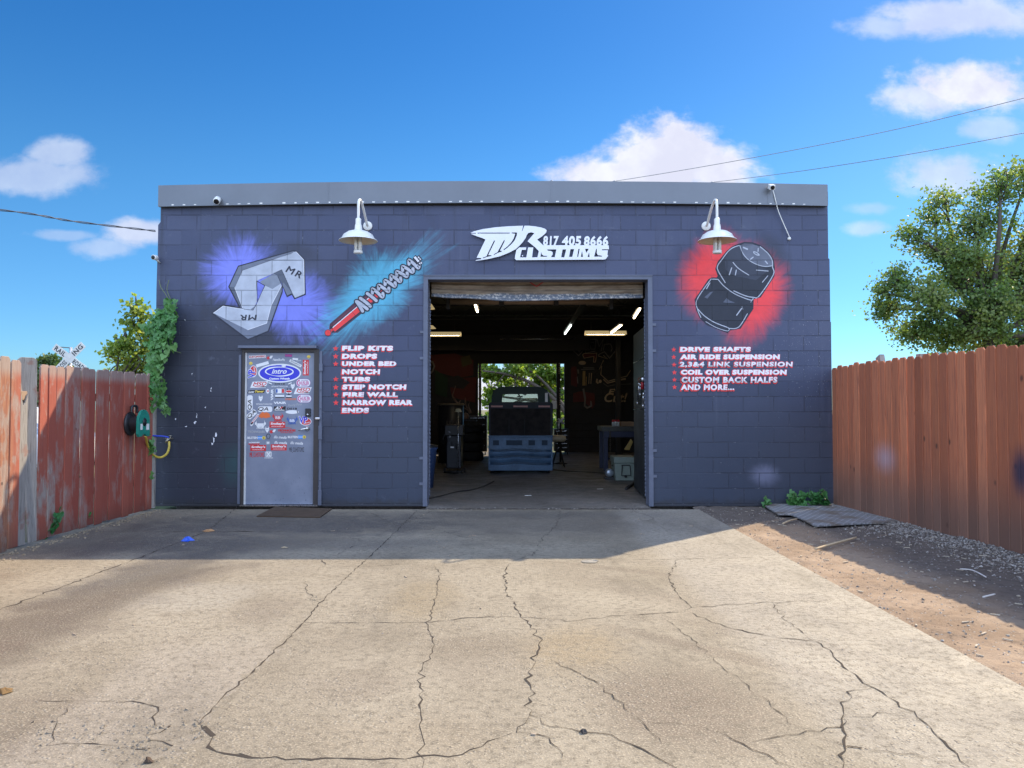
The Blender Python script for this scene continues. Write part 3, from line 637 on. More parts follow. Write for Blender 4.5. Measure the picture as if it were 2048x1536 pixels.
MB().box(dxl - .03, dxr - .02, 9.93, 10.0, dzt + .006, dzt + .042).build('drip_cap', M['steel'], WB, bevel=.004)
MB().box(dxl - .035, dxl - .004, 9.985, 10.0, .03, dzt - .08).build('steel_guard', M['steel'], WB, bevel=.003); MB().box(dxr + .012, dxr + .045, 9.983, 10.0, .1, dzt - .03).build('steel_guard', M['steel'], WB, bevel=.003)
for py, h in ((865, .09), (995, .10), (735, .05)): z = PY(641, py)[1]; MB().box(dxr + .008, dxr + .055, 9.965, 9.983, z - h, z + h).build('hasp', M['steel'], WB, bevel=.003)
for z in (1.55, 1.3, .7, .35): MB().lathe((dxr + .028, 9.983, z), [(.012, 0), (.010, -.008), (.0, -.010)], 8, 0, 'Y').build('bolt', M['steel'], WB)
z = PY(636, 837)[1]; MB().obox((dxr + .0, 9.95, z), (.033, 0, .0), (0, .02, 0), (0, 0, .017)).build('padlock', M['chrome'], WB, bevel=.012, seg=3)
kx, kz = PY(616.5, 825, YD); kp = MB().box(kx - .035, kx + .035, YD - .03, YD - .001, kz - .055, kz + .055).build('keypad', M['black'], ed, bevel=.008)
MB().lathe((kx, YD - .03, kz - .028), [(.013, 0), (.011, -.008), (0, -.008)], 12, 0, 'Y').build('keyhole', M['chrome'], kp)
hx, hz = PY(615, 857, YD)
mb = MB().lathe((hx, YD, hz), [(.034, 0), (.034, -.012), (.02, -.02), (.012, -.045), (0, -.047)], 20, 0, 'Y').tube([(hx, YD - .045, hz), (hx - .05, YD - .05, hz - .008), (hx - .105, YD - .045, hz - .026)], [.012, .011, .009], 10)
mb.build('handle', simple('brushed nickel', (.75, .74, .70), .25, .9), ed)
MB().box(dxl, dxr, 9.98, 10.19, 0, .015).build('door_sill', M['chrome'], WB)

# ---- murals and lettering: paint on the block wall
M['pl'] = wallpaint('pale grey spray paint', (.47, .50, .57), .6, .38); M['pm'] = wallpaint('mid grey spray paint', (.17, .19, .25)); M['pd'] = wallpaint('dark navy spray paint', (.022, .025, .045))
M['pw'] = wallpaint('white spray paint', (.78, .78, .82), .6, .08); M['pr'] = wallpaint('red spray paint', (.85, .055, .055)); M['pmar'] = wallpaint('maroon spray paint', (.14, .035, .06))
M['pk'] = wallpaint('charcoal spray paint', (.022, .027, .042), .6, .35); M['pq'] = wallpaint('lid grey spray paint', (.135, .15, .20), .6, .35); M['pmid'] = wallpaint('steel shade spray paint', (.10, .115, .155), .6, .35)
YW = 10.0 - .0015
Z2 = lambda *p: [PY(410 + a / 6.679, 460 + b / 6.679) for a, b in p]
pb = PB(YW)
sil = [(450, 488), (1185, 280), (1215, 288), (1322, 397), (1334, 858), (1200, 910), (1165, 850), (1100, 882), (1035, 738), (1027, 825), (842, 1348), (570, 1458), (105, 1112), (240, 1008), (470, 1040), (325, 757)]
pb.stroke(Z2(*sil), .026, 2, True)
pb.poly(Z2((450, 490), (1180, 284), (1190, 292), (500, 540), (398, 765), (518, 1056), (480, 1045), (328, 757)), 3)
pb.poly(Z2((450, 490), (900, 365), (880, 400), (500, 540)), 1)
pb.poly(Z2((398, 765), (500, 540), (470, 530), (345, 757), (480, 1045), (518, 1056)), 1)
pb.poly(Z2((330, 757), (400, 765), (470, 900), (505, 1050), (480, 1045)), 5)
pb.poly(Z2((110, 1112), (570, 1335), (825, 1245), (885, 1010), (1022, 740), (1025, 822), (840, 1346), (570, 1456)), 1)
pb.poly(Z2((150, 1150), (570, 1372), (825, 1280), (838, 1345), (570, 1430), (330, 1275)), 3)
pb.poly(Z2((825, 1245), (885, 1010), (1022, 745), (1024, 800), (905, 1080), (845, 1260)), 3)
pb.poly(Z2((500, 540), (1190, 292), (1215, 290), (1320, 400), (1328, 855), (1203, 907), (1165, 840), (1025, 530), (920, 578), (700, 675), (692, 960), (642, 1068), (515, 1055), (398, 765)), 0)
pb.poly(Z2((920, 580), (1025, 530), (1165, 842), (1100, 876), (1035, 735), (1012, 690), (970, 610)), 5)
pb.poly(Z2((1050, 700), (1165, 842), (1100, 876), (1035, 735)), 1)
pb.poly(Z2((110, 1110), (240, 1012), (520, 1056), (645, 1072), (695, 985), (800, 745), (735, 690), (920, 582), (970, 612), (1022, 725), (1018, 748), (882, 1012), (822, 1245), (570, 1335)), 0)
pb.poly(Z2((735, 690), (920, 582), (970, 612), (1015, 715), (900, 790), (800, 740)), 6)
pb.poly(Z2((610, 1060), (690, 1000), (645, 1070)), 3)
for ln, w in [([(690, 680), (800, 742), (700, 960), (690, 680)], .009), ([(1025, 530), (1165, 842)], .006), ([(920, 580), (1025, 530)], .006), ([(970, 612), (1022, 725), (1035, 735)], .007), ([(398, 765), (500, 540), (1180, 300)], .004), ([(518, 1056), (642, 1072), (695, 985)], .006), ([(240, 1010), (470, 1046)], .006), ([(110, 1112), (570, 1456)], .008)]: pb.stroke(Z2(*ln), w, 2)
for ln in [[(1215, 290), (1320, 400), (1328, 850)], [(240, 1016), (515, 1060)], [(112, 1112), (245, 1018)], [(1022, 745), (885, 1010), (825, 1245), (570, 1335)], [(398, 770), (505, 1045)]]: pb.stroke(Z2(*ln), .007, 4)
pb.stroke(Z2((900, 405), (1290, 405)), .004, 1); pb.stroke(Z2((880, 400), (1160, 315)), .004, 1)
def fitbox(f, x0, y0, x1, y1): (a, b), (c, d) = f((x0, y0), (x1, y1)); return min(a, c), max(a, c), min(b, d), max(b, d)
b0 = fitbox(Z2, 1085, 520, 1300, 605); pb.text('MR', *b0, 2, .03, .1, 1.25, -26)
b0 = fitbox(Z2, 475, 1135, 690, 1202); pb.text('MR', *b0, 2, .03, .1, 1.1, 180)
pb.build('notch_mural', [M['pl'], M['pm'], M['pd'], M['pm'], M['pw'], M['pmid'], wallpaint('shaded steel paint', (.22, .245, .30), .6, .4)], WB)
# shock absorber
Z3 = lambda *p: [PY(640 + a / 8.083, 490 + b / 8.083) for a, b in p]
D = Vector((1460, -1185)).normalized(); N_ = Vector((-D.y, D.x))
SA = lambda *q: Z3(*[(130 + D.x * t + N_.x * o, 1420 + D.y * t + N_.y * o) for t, o in q])
pb = PB(YW)
pb.poly(SA((60, -40), (120, -95), (640, -112), (1180, -100), (1180, 108), (640, 100), (120, 95), (60, 45)), 0)
pb.stroke(SA((50, -30), (110, -84), (640, -100)), .008, 2); pb.stroke(SA((50, 30), (120, 84), (640, 88)), .008, 2)
pb.poly(SA((105, -78), (630, -92), (630, 78), (110, 74)), 0)
pb.poly(SA((95, -12), (635, -22), (635, 60), (100, 56)), 1); pb.poly(SA((40, -15), (95, -15), (95, 25), (40, 20)), 1)
pb.poly(SA((110, -70), (630, -84), (630, -50), (110, -38)), 2); pb.stroke(SA((110, -18), (630, -30)), .011, 3)
pb.stroke(SA((520, -80), (520, 75)), .004, 0)
for t in (690, 800, 925, 1060): pb.poly(SA((t, -75), (t + 95, -78), (t + 95, 78), (t, 75)), 2); pb.poly(SA((t, -10), (t + 95, -12), (t + 95, 60), (t, 58)), 1); pb.stroke(SA((t + 5, -20), (t + 90, -22)), .012, 3)
pb.ell(*Z3((130, 1420))[0], .046, .046, 2); pb.ell(*Z3((130, 1420))[0], .038, .038, 1)
for i in range(7):
    t = 1130 + i * 119
    pb.poly(SA((t, -48), (t + 90, -48), (t + 90, 42), (t, 42)), 0); pb.poly(SA((t + 14, -36), (t + 72, -36), (t + 72, 30), (t + 14, 30)), 3); pb.stroke(SA((t + 14, -4), (t + 72, -4)), .006, 0)
coils = [((590, 915), (690, 1070)), ((600, 915), (765, 1035)), ((655, 862), (815, 990)), ((765, 785), (910, 900)), ((858, 715), (1003, 838)), ((958, 655), (1098, 752)), ((1062, 578), (1200, 665)), ((1158, 500), (1288, 590)), ((1250, 432), (1395, 508)), ((1345, 350), (1488, 440)), ((1448, 250), (1582, 368))]
for pas in (0, 1):
    for i, (p, q) in enumerate(coils):
        hook = ([(p[0] - 8, p[1] + 62), (p[0] - 8, p[1] + 18)] if i > 3 else []) + [p] + [((p[0] + q[0]) / 2 + 4, (p[1] + q[1]) / 2 - 3)] + [q] + ([(q[0] + 18, q[1] - 18), (q[0] + 14, q[1] - 55)] if i > 3 else [])
        pb.stroke([(v.x, v.y) for v in spline([Vector((a, b, 0)) for a, b in Z3(*hook)], 5)], .078 * .92 if pas == 0 else .041, 0 if pas == 0 else 4, False, True)
pb.poly(Z3((1545, 160), (1665, 295), (1605, 345), (1495, 215)), 0); pb.poly(Z3((1545, 182), (1610, 262), (1585, 282), (1515, 205)), 3)
for a in (0, 24): pb.stroke(Z3((1605 + a, 290 - a * .5), (1625 + a, 312 - a * .5)), .013, 3)
pb.build('shock_mural', [M['pd'], M['pr'], M['pmar'], M['pw'], M['pl']], WB)
# air bag
Z4 = lambda *p: [PY(1340 + a / 6.983, 460 + b / 6.983) for a, b in p]
sm = lambda pts, n=5: [(v.x, v.y) for v in spline([Vector((a, b, 0)) for a, b in pts], n)]
pb = PB(YW)
up = [(965, 208), (1040, 185), (1150, 190), (1260, 230), (1370, 320), (1430, 420), (1446, 520), (1440, 640), (1255, 925), (1160, 948), (1050, 930), (900, 865), (780, 780), (700, 680), (652, 545), (680, 455), (800, 310), (870, 250)]
lo = [(690, 640), (660, 682), (590, 680), (550, 700), (362, 975), (380, 1110), (430, 1220), (530, 1315), (800, 1418), (830, 1385), (975, 1360), (1145, 1095), (1150, 975), (1000, 900), (800, 760)]
pb.stroke(Z4(*lo), .036, 1, True); pb.stroke(Z4(*up), .036, 1, True); pb.poly(Z4(*lo), 0); pb.poly(Z4(*up), 0)
pb.poly(Z4((870, 250), (965, 215), (1040, 360), (1220, 500), (1380, 560), (1200, 700), (900, 640), (780, 560), (760, 400)), 4)
pb.poly(Z4((972, 216), (1040, 190), (1150, 195), (1260, 235), (1365, 325), (1425, 420), (1425, 500), (1330, 510), (1220, 485), (1100, 420), (1020, 330)), 2)
LN = [([(965, 215), (870, 252), (800, 312), (720, 420), (665, 500), (672, 570), (770, 735)], .012), ([(975, 220), (1020, 330), (1100, 420), (1220, 485), (1330, 510), (1425, 500)], .010), ([(1260, 235), (1365, 325), (1425, 420), (1432, 520), (1440, 630), (1245, 920), (1160, 940), (1040, 915), (890, 850)], .012),
      ([(670, 690), (760, 790), (900, 890), (1050, 955), (1140, 980), (1160, 955)], .011), ([(670, 690), (590, 688), (555, 710), (375, 975), (385, 1110), (430, 1220)], .011), ([(1140, 980), (1128, 1010)], .007), ([(390, 1105), (480, 1200), (620, 1290), (800, 1360), (830, 1375), (960, 1355), (1080, 1170)], .011), ([(830, 1375), (800, 1410), (640, 1360), (500, 1280)], .008),
      ([(555, 740), (510, 820)], .012), ([(880, 455), (960, 540), (1100, 630)], .012), ([(1205, 560), (1370, 574)], .012), ([(860, 530), (828, 625)], .014), ([(925, 560), (912, 630)], .012), ([(1365, 640), (1290, 730)], .01), ([(1025, 245), (1080, 268)], .02), ([(1232, 258), (1228, 298)], .014), ([(1160, 380), (1125, 408)], .014), ([(1330, 435), (1360, 470)], .014), ([(1005, 1065), (1018, 1110)], .006), ([(930, 1190), (1000, 1095)], .014), ([(560, 880), (500, 940)], .016)]
for pts, w in LN: pb.stroke(sm(Z4(*pts)), w, 3, False, True)
pb.ell(*Z4((1205, 330))[0], .05, .02, 3, 20, R(-30)); pb.ell(*Z4((1200, 327))[0], .028, .008, 2, 16, R(-30))
pb.poly(Z4((740, 1010), (790, 950), (830, 985), (910, 1015), (800, 1020)), 5); pb.poly(Z4((480, 940), (560, 870), (600, 860), (520, 960)), 5)
pb.build('airbag_mural', [M['pk'], M['pd'], M['pq'], M['pl'], wallpaint('airbag highlight paint', (.042, .05, .076), .6, .3), wallpaint('airbag sheen paint', (.10, .115, .16), .6, .4)], WB)
# lists
def star(pb, p, r, mi):
    pb.poly([(p[0] + (r if i % 2 == 0 else r * .42) * math.sin(math.pi * i / 5), p[1] + (r if i % 2 == 0 else r * .42) * math.cos(math.pi * i / 5)) for i in range(10)], mi)
def lettering(rows, stars, f, r):
    pb = PB(YW)
    for s_ in stars: star(pb, f(s_)[0], r, 0)
    for (t, x0, x1, y0, y1) in rows:
        b0 = fitbox(f, x0, y0, x1, y1); d = .006
        pb.text(t, b0[0] - .009, b0[1] + .008, b0[2] - .010, b0[3] + .008, 0, .11, .06, 1.16, 0, (-.006, -.005))
        pb.text(t, *b0, 1, .072, .06, 1.16)
    return pb.build('painted_lettering', [M['pr'], wallpaint('white lettering paint', (.86, .84, .86), .6, .06)], WB)
Z5 = lambda *p: [PY(650 + a / 9.6, 680 + b / 9.6) for a, b in p]
lettering([('FLIP KITS', 325, 1305, 110, 210), ('DROPS', 325, 1000, 262, 360), ('UNDER BED', 325, 1370, 410, 503), ('NOTCH', 325, 1060, 560, 658), ('TUBS', 330, 865, 707, 805), ('STEP NOTCH', 335, 1565, 853, 950), ('FIRE WALL', 340, 1400, 1002, 1096), ('NARROW REAR', 340, 1685, 1150, 1250), ('ENDS', 325, 845, 1300, 1397)],
          [(205, 165), (205, 315), (205, 460), (208, 755), (208, 910), (210, 1055), (210, 1205)], Z5, .041)
Z6 = lambda *p: [PY(1300 + a / 3.2, 340 + b / 3.2) for a, b in p]
lettering([('DRIVE SHAFTS', 192, 645, 1132, 1163), ('AIR RIDE SUSPENSION', 192, 832, 1180, 1212), ('2,3&4 LINK SUSPENSION', 192, 910, 1230, 1261), ('COIL OVER SUSPENSION', 197, 875, 1278, 1310), ('CUSTOM BACK HALFS', 203, 810, 1327, 1358), ('AND MORE...', 200, 535, 1375, 1406)],
          [(152, 1150), (152, 1197), (154, 1247), (156, 1296), (156, 1343), (157, 1390)], Z6, .036)
# paint chips on the left of the door
for (px, py, w, h) in [(422, 780, .012, .05), (384, 748, .008, .02), (390, 845, .03, .03), (394, 830, .01, .05), (432, 870, .02, .05), (428, 880, .03, .07), (424, 888, .02, .03), (372, 853, .02, .015), (352, 838, .015, .02), (411, 815, .01, .02), (370, 640, .006, .012)]:
    c = PY(px, py); rnd = random.Random(px); PB(YW).poly([(c[0] + w * (.5 + rnd.random()) * .5 * math.cos(t) + .02 * (rnd.random() - .5), c[1] + h * (.5 + rnd.random()) * .6 * math.sin(t)) for t in [i * .785 for i in range(8)]], 0).build('paint_chip', M['pw'], WB)


# ---- stickers on the door
YS = YD - .001
K = lambda zx, zy: PY(480 + zx / 6.4, 690 + zy / 6.4, YS)
U = 10.0 / 1500 / 6.4
PAL = {'w': (.78, .78, .78), 'r': (.62, .03, .035), 'k': (.015, .015, .018), 'b': (.03, .035, .55), 'p': (.55, .04, .22), 'y': (.80, .58, .08), 'o': (.75, .16, .04), 'g': (.42, .43, .45), 'c': (.08, .30, .72), 'v': (.22, .05, .25), 'n': (.05, .12, .38)}
PK = list(PAL); PM = [simple('sticker ' + {'w': 'white', 'r': 'red', 'k': 'black', 'b': 'blue', 'p': 'pink', 'y': 'yellow', 'o': 'orange', 'g': 'grey', 'c': 'sky blue', 'v': 'violet', 'n': 'navy'}[k], PAL[k], .35, 0, .05) for k in PK]
ci = lambda k: PK.index(k)
def sticker(fn, label=None):
    pb = PB(YS, .00012); fn(pb); o = pb.build('sticker', PM, ed)
    used = sorted({p.material_index for p in o.data.polygons}); me = o.data; mi = [used.index(p.material_index) for p in me.polygons]
    me.materials.clear(); [me.materials.append(PM[u_]) for u_ in used]; me.polygons.foreach_set('material_index', mi)
    if label: o['label'] = label
    return o
def rp(cx, cy, w, h, rot=0, skew=0): 
    c, s = math.cos(R(rot)), math.sin(R(rot)); X, Z = K(cx, cy); w *= U; h *= U
    return [(X + a * c - b * s, Z + a * s + b * c) for a, b in [(-w / 2 - skew * h, -h / 2), (w / 2 - skew * h, -h / 2), (w / 2 + skew * h, h / 2), (-w / 2 + skew * h, h / 2)]]
def rr(cx, cy, w, h, rot=0, rad=.5):
    X, Z = K(cx, cy); w *= U / 2; h *= U / 2; r = min(w, h) * rad * 2 if rad <= .5 else min(w, h); r = min(r, w, h); c, s = math.cos(R(rot)), math.sin(R(rot)); out = []
    for (sx, sz, a0_) in ((1, 1, 0), (-1, 1, 90), (-1, -1, 180), (1, -1, 270)):
        for k in range(6): t = R(a0_ + k * 18); a, b = sx * (w - r) + r * math.cos(t), sz * (h - r) + r * math.sin(t); out.append((X + a * c - b * s, Z + a * s + b * c))
    return out
def tx(pb, t, cx, cy, w, h, k, off=.02, rot=0, sh=0, sp=1.0):
    X, Z = K(cx, cy); pb.text(t, X - w * U / 2, X + w * U / 2, Z - h * U / 2, Z + h * U / 2, ci(k), off, sh, sp, rot)
def oval(pb, cx, cy, rx, ry, k, rot=0): X, Z = K(cx, cy); pb.ell(X, Z, rx * U, ry * U, ci(k), 36, R(rot))
def arcs(pb, cx, cy, rx, ry, a, b, w, k, taper=False):
    X, Z = K(cx, cy); pb.stroke([(X + rx * U * math.cos(R(a + (b - a) * i / 20)), Z + ry * U * math.sin(R(a + (b - a) * i / 20))) for i in range(21)], w * U, ci(k), False, False, taper)
def s_intro(pb):
    oval(pb, 508, 360, 277, 122, 'w'); oval(pb, 508, 360, 258, 104, 'b')
    arcs(pb, 498, 338, 172, 56, 60, 245, 18, 'w', True); arcs(pb, 508, 342, 172, 56, -120, 65, 18, 'w', True); oval(pb, 560, 268, 28, 14, 'w')
    tx(pb, 'intro', 502, 338, 195, 62, 'w', .02, 0, .35); tx(pb, 'Custom Wheels', 505, 430, 265, 26, 'w', .05, 0, .1)
sticker(s_intro, 'large blue oval sticker with a white rim')
def s_msd(cx, cy):
    def f(pb):
        pb.poly(rp(cx, cy, 200, 80, 2, .22), ci('w')); tx(pb, 'MSD', cx + 8, cy - 10, 175, 46, 'r', .03, 2, .3); arcs(pb, cx, cy + 8, 70, 20, 200, 340, 8, 'r'); pb.poly(rp(cx + 55, cy + 27, 70, 9, 2), ci('k'))
    return f
sticker(s_msd(245, 507)); sticker(s_msd(803, 584))
def s_hus(cx, cy):
    def f(pb):
        pb.poly(rr(cx, cy, 192, 110), ci('v')); pb.poly(rr(cx, cy, 182, 100), ci('w')); arcs(pb, cx - 12, cy, 66, 42, 120, 240, 14, 'p'); tx(pb, 'HUSLER', cx + 12, cy + 2, 128, 46, 'p', .03); tx(pb, 'HOOSIER', cx + 18, cy - 32, 84, 13, 'v', .02); tx(pb, 'SPEED', cx + 16, cy + 36, 80, 13, 'v', .02)
    return f
sticker(s_hus(810, 485)); sticker(s_hus(822, 686))
def s_vp(cx, cy, rot):
    def f(pb):
        c, s = math.cos(R(rot)), math.sin(R(rot)); o = lambda a, b: (cx + a * c + b * s, cy - a * s + b * c)
        oval(pb, *o(14, 12), 76, 50, 'w', rot); oval(pb, *o(14, 12), 68, 42, 'r', rot); tx(pb, 'VP', *o(-18, -10), 122, 100, 'w', .07, rot); tx(pb, 'VP', *o(-18, -10), 108, 88, 'b', .03, rot); tx(pb, 'Racing', *o(44, 26), 60, 26, 'w', .02, rot + 12)
    return f
sticker(s_vp(158, 352, 90)); sticker(s_vp(826, 968, 0))
def s_smil(cx, cy, rot=0):
    def f(pb):
        w = 200; pb.poly(rp(cx, cy, 202, 78, rot), ci('r')); c, s = math.cos(R(rot)), math.sin(R(rot)); o = lambda a, b: (cx + a * c + b * s, cy - a * s + b * c)
        tx(pb, "Smiley's", *o(2, -10), 180, 38, 'w', .04, rot, .1); tx(pb, 'RACING PRODUCTS', *o(0, 22), 150, 11, 'w', .02, rot)
    return f
for a in ((478, 1020, -1), (233, 1318, 0), (496, 1310, 0), (842, 290, 90)): sticker(s_smil(*a))
def s_qa(cx, cy, rot, L_=190):
    def f(pb): 
        pb.poly(rr(cx, cy, L_, 72, rot, .35), ci('w')); c, s = math.cos(R(rot)), math.sin(R(rot)); o = -24 if L_ > 160 else 0
        tx(pb, 'QA', cx + o * c, cy - o * s, 130, 52, 'k', .025, rot, .2)
    return f
sticker(s_qa(127, 740, 90, 195)); sticker(s_qa(322, 822, 0, 182)); sticker(s_qa(150, 888, 42, 140))
def words(t, cx, cy, w, h, k, rot=0, off=.03, sh=0, bg=None, pad=10):
    def f(pb):
        if bg: pb.poly(rp(cx, cy, w + pad, h + pad, rot), ci(bg))
        tx(pb, t, cx, cy, w, h, k, off, rot, sh)
    return f
sticker(words('KUSTOMWERKS', 222, 150, 205, 24, 'r', 3, .05, .1, 'w', 14)); sticker(words('NateSkoPic', 498, 188, 158, 30, 'w', 0, .02, .3)); sticker(words('LoShop', 622, 135, 84, 30, 'p', -2, .06, 0, 'v', 8))
sticker(words('VIAIR', 410, 635, 150, 32, 'w', 90, .05)); sticker(words('VIAIR', 512, 740, 165, 30, 'w', 0, .05)); sticker(words('METHANICTUNING.COM', 507, 531, 205, 18, 'w')); sticker(words('METHANICTUNING.COM', 310, 757, 205, 20, 'w'))
sticker(words('DS18', 510, 498, 130, 18, 'k', 0, .03)); sticker(words('DS18', 665, 815, 130, 26, 'k', 0, .03)); sticker(words('Racing Pony', 705, 768, 185, 40, 'g', 6, .0, .4))
sticker(words('STREETLIFE', 648, 694, 138, 22, 'o', 0, .04)); sticker(words('TECHNIQUES', 208, 1112, 215, 30, 'g', 0, .05)); 
def s_tech(pb): tx(pb, 'TECHNIQUES', 598, 1096, 225, 28, 'r', .08); tx(pb, 'AUTO BODY SHOP', 598, 1122, 160, 12, 'r', .04); arcs(pb, 590, 1086, 80, 28, 20, 160, 5, 'r')
sticker(s_tech)
for a in ((515, 1180), (520, 1250), (725, 1255)): sticker(words('illu media', a[0], a[1], 165, 36, 'w', -3, .02, .35))
sticker(words('MB_CUHSTOMZ', 217, 1408, 185, 66, 'r', 0, .02)); sticker(words('MB_CUHSTOMZ', 725, 1343, 190, 66, 'k', 0, .0))
def s_bil(cx, cy):
    def f(pb): tx(pb, 'BILSTEIN', cx - 48, cy, 132, 30, 'w', .04); pb.poly(rp(cx + 52, cy, 66, 44), ci('c')); pb.poly(rp(cx + 52, cy, 66, 7), ci('w')); oval(pb, cx + 97, cy, 22, 22, 'y'); pb.poly(rp(cx + 97, cy + 4, 8, 24), ci('k'))
    return f
sticker(s_bil(208, 1188)); sticker(s_bil(725, 1178))
def s_bull(cx, cy, k):
    def f(pb):
        arcs(pb, cx, cy - 18, 56, 62, 150, 395, 13, k, True); pb.poly(rp(cx, cy + 8, 84, 46), ci(k)); tx(pb, 'BB', cx, cy + 8, 64, 34, 'w' if k != 'g' else 'k', .02); tx(pb, 'CUSTOMS', cx, cy + 46, 100, 20, k, .04)
        for s_ in (-1, 1): X, Z = K(cx + s_ * 58, cy - 12); pb.ell(X, Z, 13 * U, 20 * U, ci(k), 10)
    return f
sticker(s_bull(485, 922, 'r')); sticker(s_bull(668, 960, 'n')); sticker(s_bull(262, 1018, 'w'))
def s_low(pb): pb.poly(rp(208, 596, 218, 40, 2, .2), ci('k')); tx(pb, 'Low', 147, 600, 80, 26, 'w', .05, 2, .3); tx(pb, 'Tener', 250, 594, 120, 28, 'y', .05, 2, .3)
sticker(s_low)
def s_ax(pb): pb.poly(rp(508, 815, 152, 60, 0, .05), ci('k')); tx(pb, 'AX', 500, 806, 118, 40, 'w', .05, 0, .4); pb.poly(rp(530, 804, 42, 14, 40), ci('r')); pb.poly(rp(506, 834, 130, 8), ci('w'))
sticker(s_ax)
def splat(cx, cy, rx, ry, k, n, sd):
    def f(pb):
        X, Z = K(cx, cy); r = random.Random(sd); pb.poly([(X + rx * U * (.55 + .6 * r.random()) * math.cos(2 * math.pi * i / n), Z + ry * U * (.55 + .6 * r.random()) * math.sin(2 * math.pi * i / n)) for i in range(n)], ci(k))
    return f
sticker(splat(320, 900, 84, 48, 'o', 26, 3))
for (cx, cy) in ((138, 235), (880, 150)): sticker(lambda pb, cx=cx, cy=cy: (oval(pb, cx, cy, 23, 21, 'y'), arcs(pb, cx, cy, 12, 10, 200, 340, 4, 'k')))
for (cx, cy) in ((265, 680), (675, 524), (348, 1080)): sticker(lambda pb, cx=cx, cy=cy: (pb.poly([K(cx - 26, cy - 28), K(cx - 24, cy + 8), K(cx, cy + 46), K(cx + 24, cy + 8), K(cx + 26, cy - 28), K(cx, cy - 16)], ci('w')), oval(pb, cx - 10, cy + 2, 6, 5, 'g'), oval(pb, cx + 10, cy + 2, 6, 5, 'g'), oval(pb, cx - 17, cy - 34, 7, 6, 'g'), oval(pb, cx + 17, cy - 34, 7, 6, 'g')))
for (cx, cy) in ((378, 162), (418, 1106)): sticker(lambda pb, cx=cx, cy=cy: (oval(pb, cx - 16, cy + 4, 22, 20, 'r'), pb.poly([K(cx - 4, cy + 4), K(cx + 14, cy - 26), K(cx + 44, cy - 24), K(cx + 34, cy - 4), K(cx + 20, cy + 14)], ci('w'))))
sticker(lambda pb: pb.poly(rp(287, 247, 165, 40, 16), ci('w'))); sticker(lambda pb: (pb.poly(rp(710, 234, 168, 34, -27), ci('w')), tx(pb, 'TUCCIAMOTO', 710, 234, 145, 18, 'k', .02, -27))); sticker(lambda pb: pb.poly(rp(708, 180, 72, 24, -5), ci('w'))); sticker(lambda pb: pb.poly(rp(752, 200, 60, 18, 5), ci('g')))
sticker(lambda pb: (pb.poly(rp(508, 656, 118, 34), ci('w')), pb.poly(rp(508, 670, 118, 12), ci('k')))); sticker(lambda pb: (pb.poly(rr(512, 588, 130, 66, 0, .4), ci('g')), pb.poly(rp(500, 588, 60, 60), ci('w')), pb.poly(rp(550, 588, 30, 48), ci('r')), pb.poly(rp(470, 588, 24, 44), ci('n'))))
sticker(lambda pb: (oval(pb, 625, 598, 40, 24, 'w'), oval(pb, 625, 594, 36, 14, 'r'), oval(pb, 610, 565, 10, 10, 'k'), oval(pb, 642, 565, 10, 10, 'k'), pb.poly([K(625, 612), K(606, 638), K(644, 638)], ci('k')), pb.poly(rp(625, 658, 72, 24), ci('w')), pb.poly(rp(625, 670, 72, 12), ci('k'))))
sticker(lambda pb: (oval(pb, 668, 858, 84, 24, 'w'), pb.poly(rp(735, 856, 10, 30, 20), ci('k')))); sticker(lambda pb: (oval(pb, 355, 592, 20, 30, 'w'), oval(pb, 358, 590, 11, 11, 'r')))
sticker(lambda pb: (pb.poly(rp(190, 950, 160, 26, 52), ci('w')), tx(pb, 'FLOWMAX', 194, 945, 130, 16, 'r', .04, 52))); sticker(lambda pb: oval(pb, 152, 1012, 18, 26, 'w', -30))
sticker(lambda pb: (tx(pb, 'LOWLIFE', 182, 1250, 140, 20, 'w', .06, 0, .2), tx(pb, 'MAGAZINE', 180, 1268, 140, 20, 'r', .07, 0, .2))); sticker(lambda pb: (arcs(pb, 362, 1165, 24, 26, -60, 240, 8, 'k'), pb.poly(rp(362, 1200, 44, 7), ci('k'))))
sticker(lambda pb: (pb.poly(rr(358, 1252, 52, 38, 0, .3), ci('g')), oval(pb, 358, 1252, 14, 12, 'w')))
sticker(lambda pb: (pb.poly(rr(365, 1398, 78, 70, 0, .15), ci('w')), pb.poly(rr(365, 1398, 66, 58, 0, .15), ci('g')), pb.poly(rp(365, 1398, 14, 66, 40), ci('w')), pb.poly(rp(365, 1398, 14, 66, -40), ci('w')), tx(pb, 'xoutpost', 366, 1446, 115, 16, 'w', .04)))
for (cx, sgn) in ((385, -1), (640, 1)): sticker(lambda pb, cx=cx, sgn=sgn: (pb.poly(rp(cx, 492, 46, 14, 25 * sgn), ci('w')), pb.poly(rp(cx, 502, 44, 6, 25 * sgn), ci('k'))))
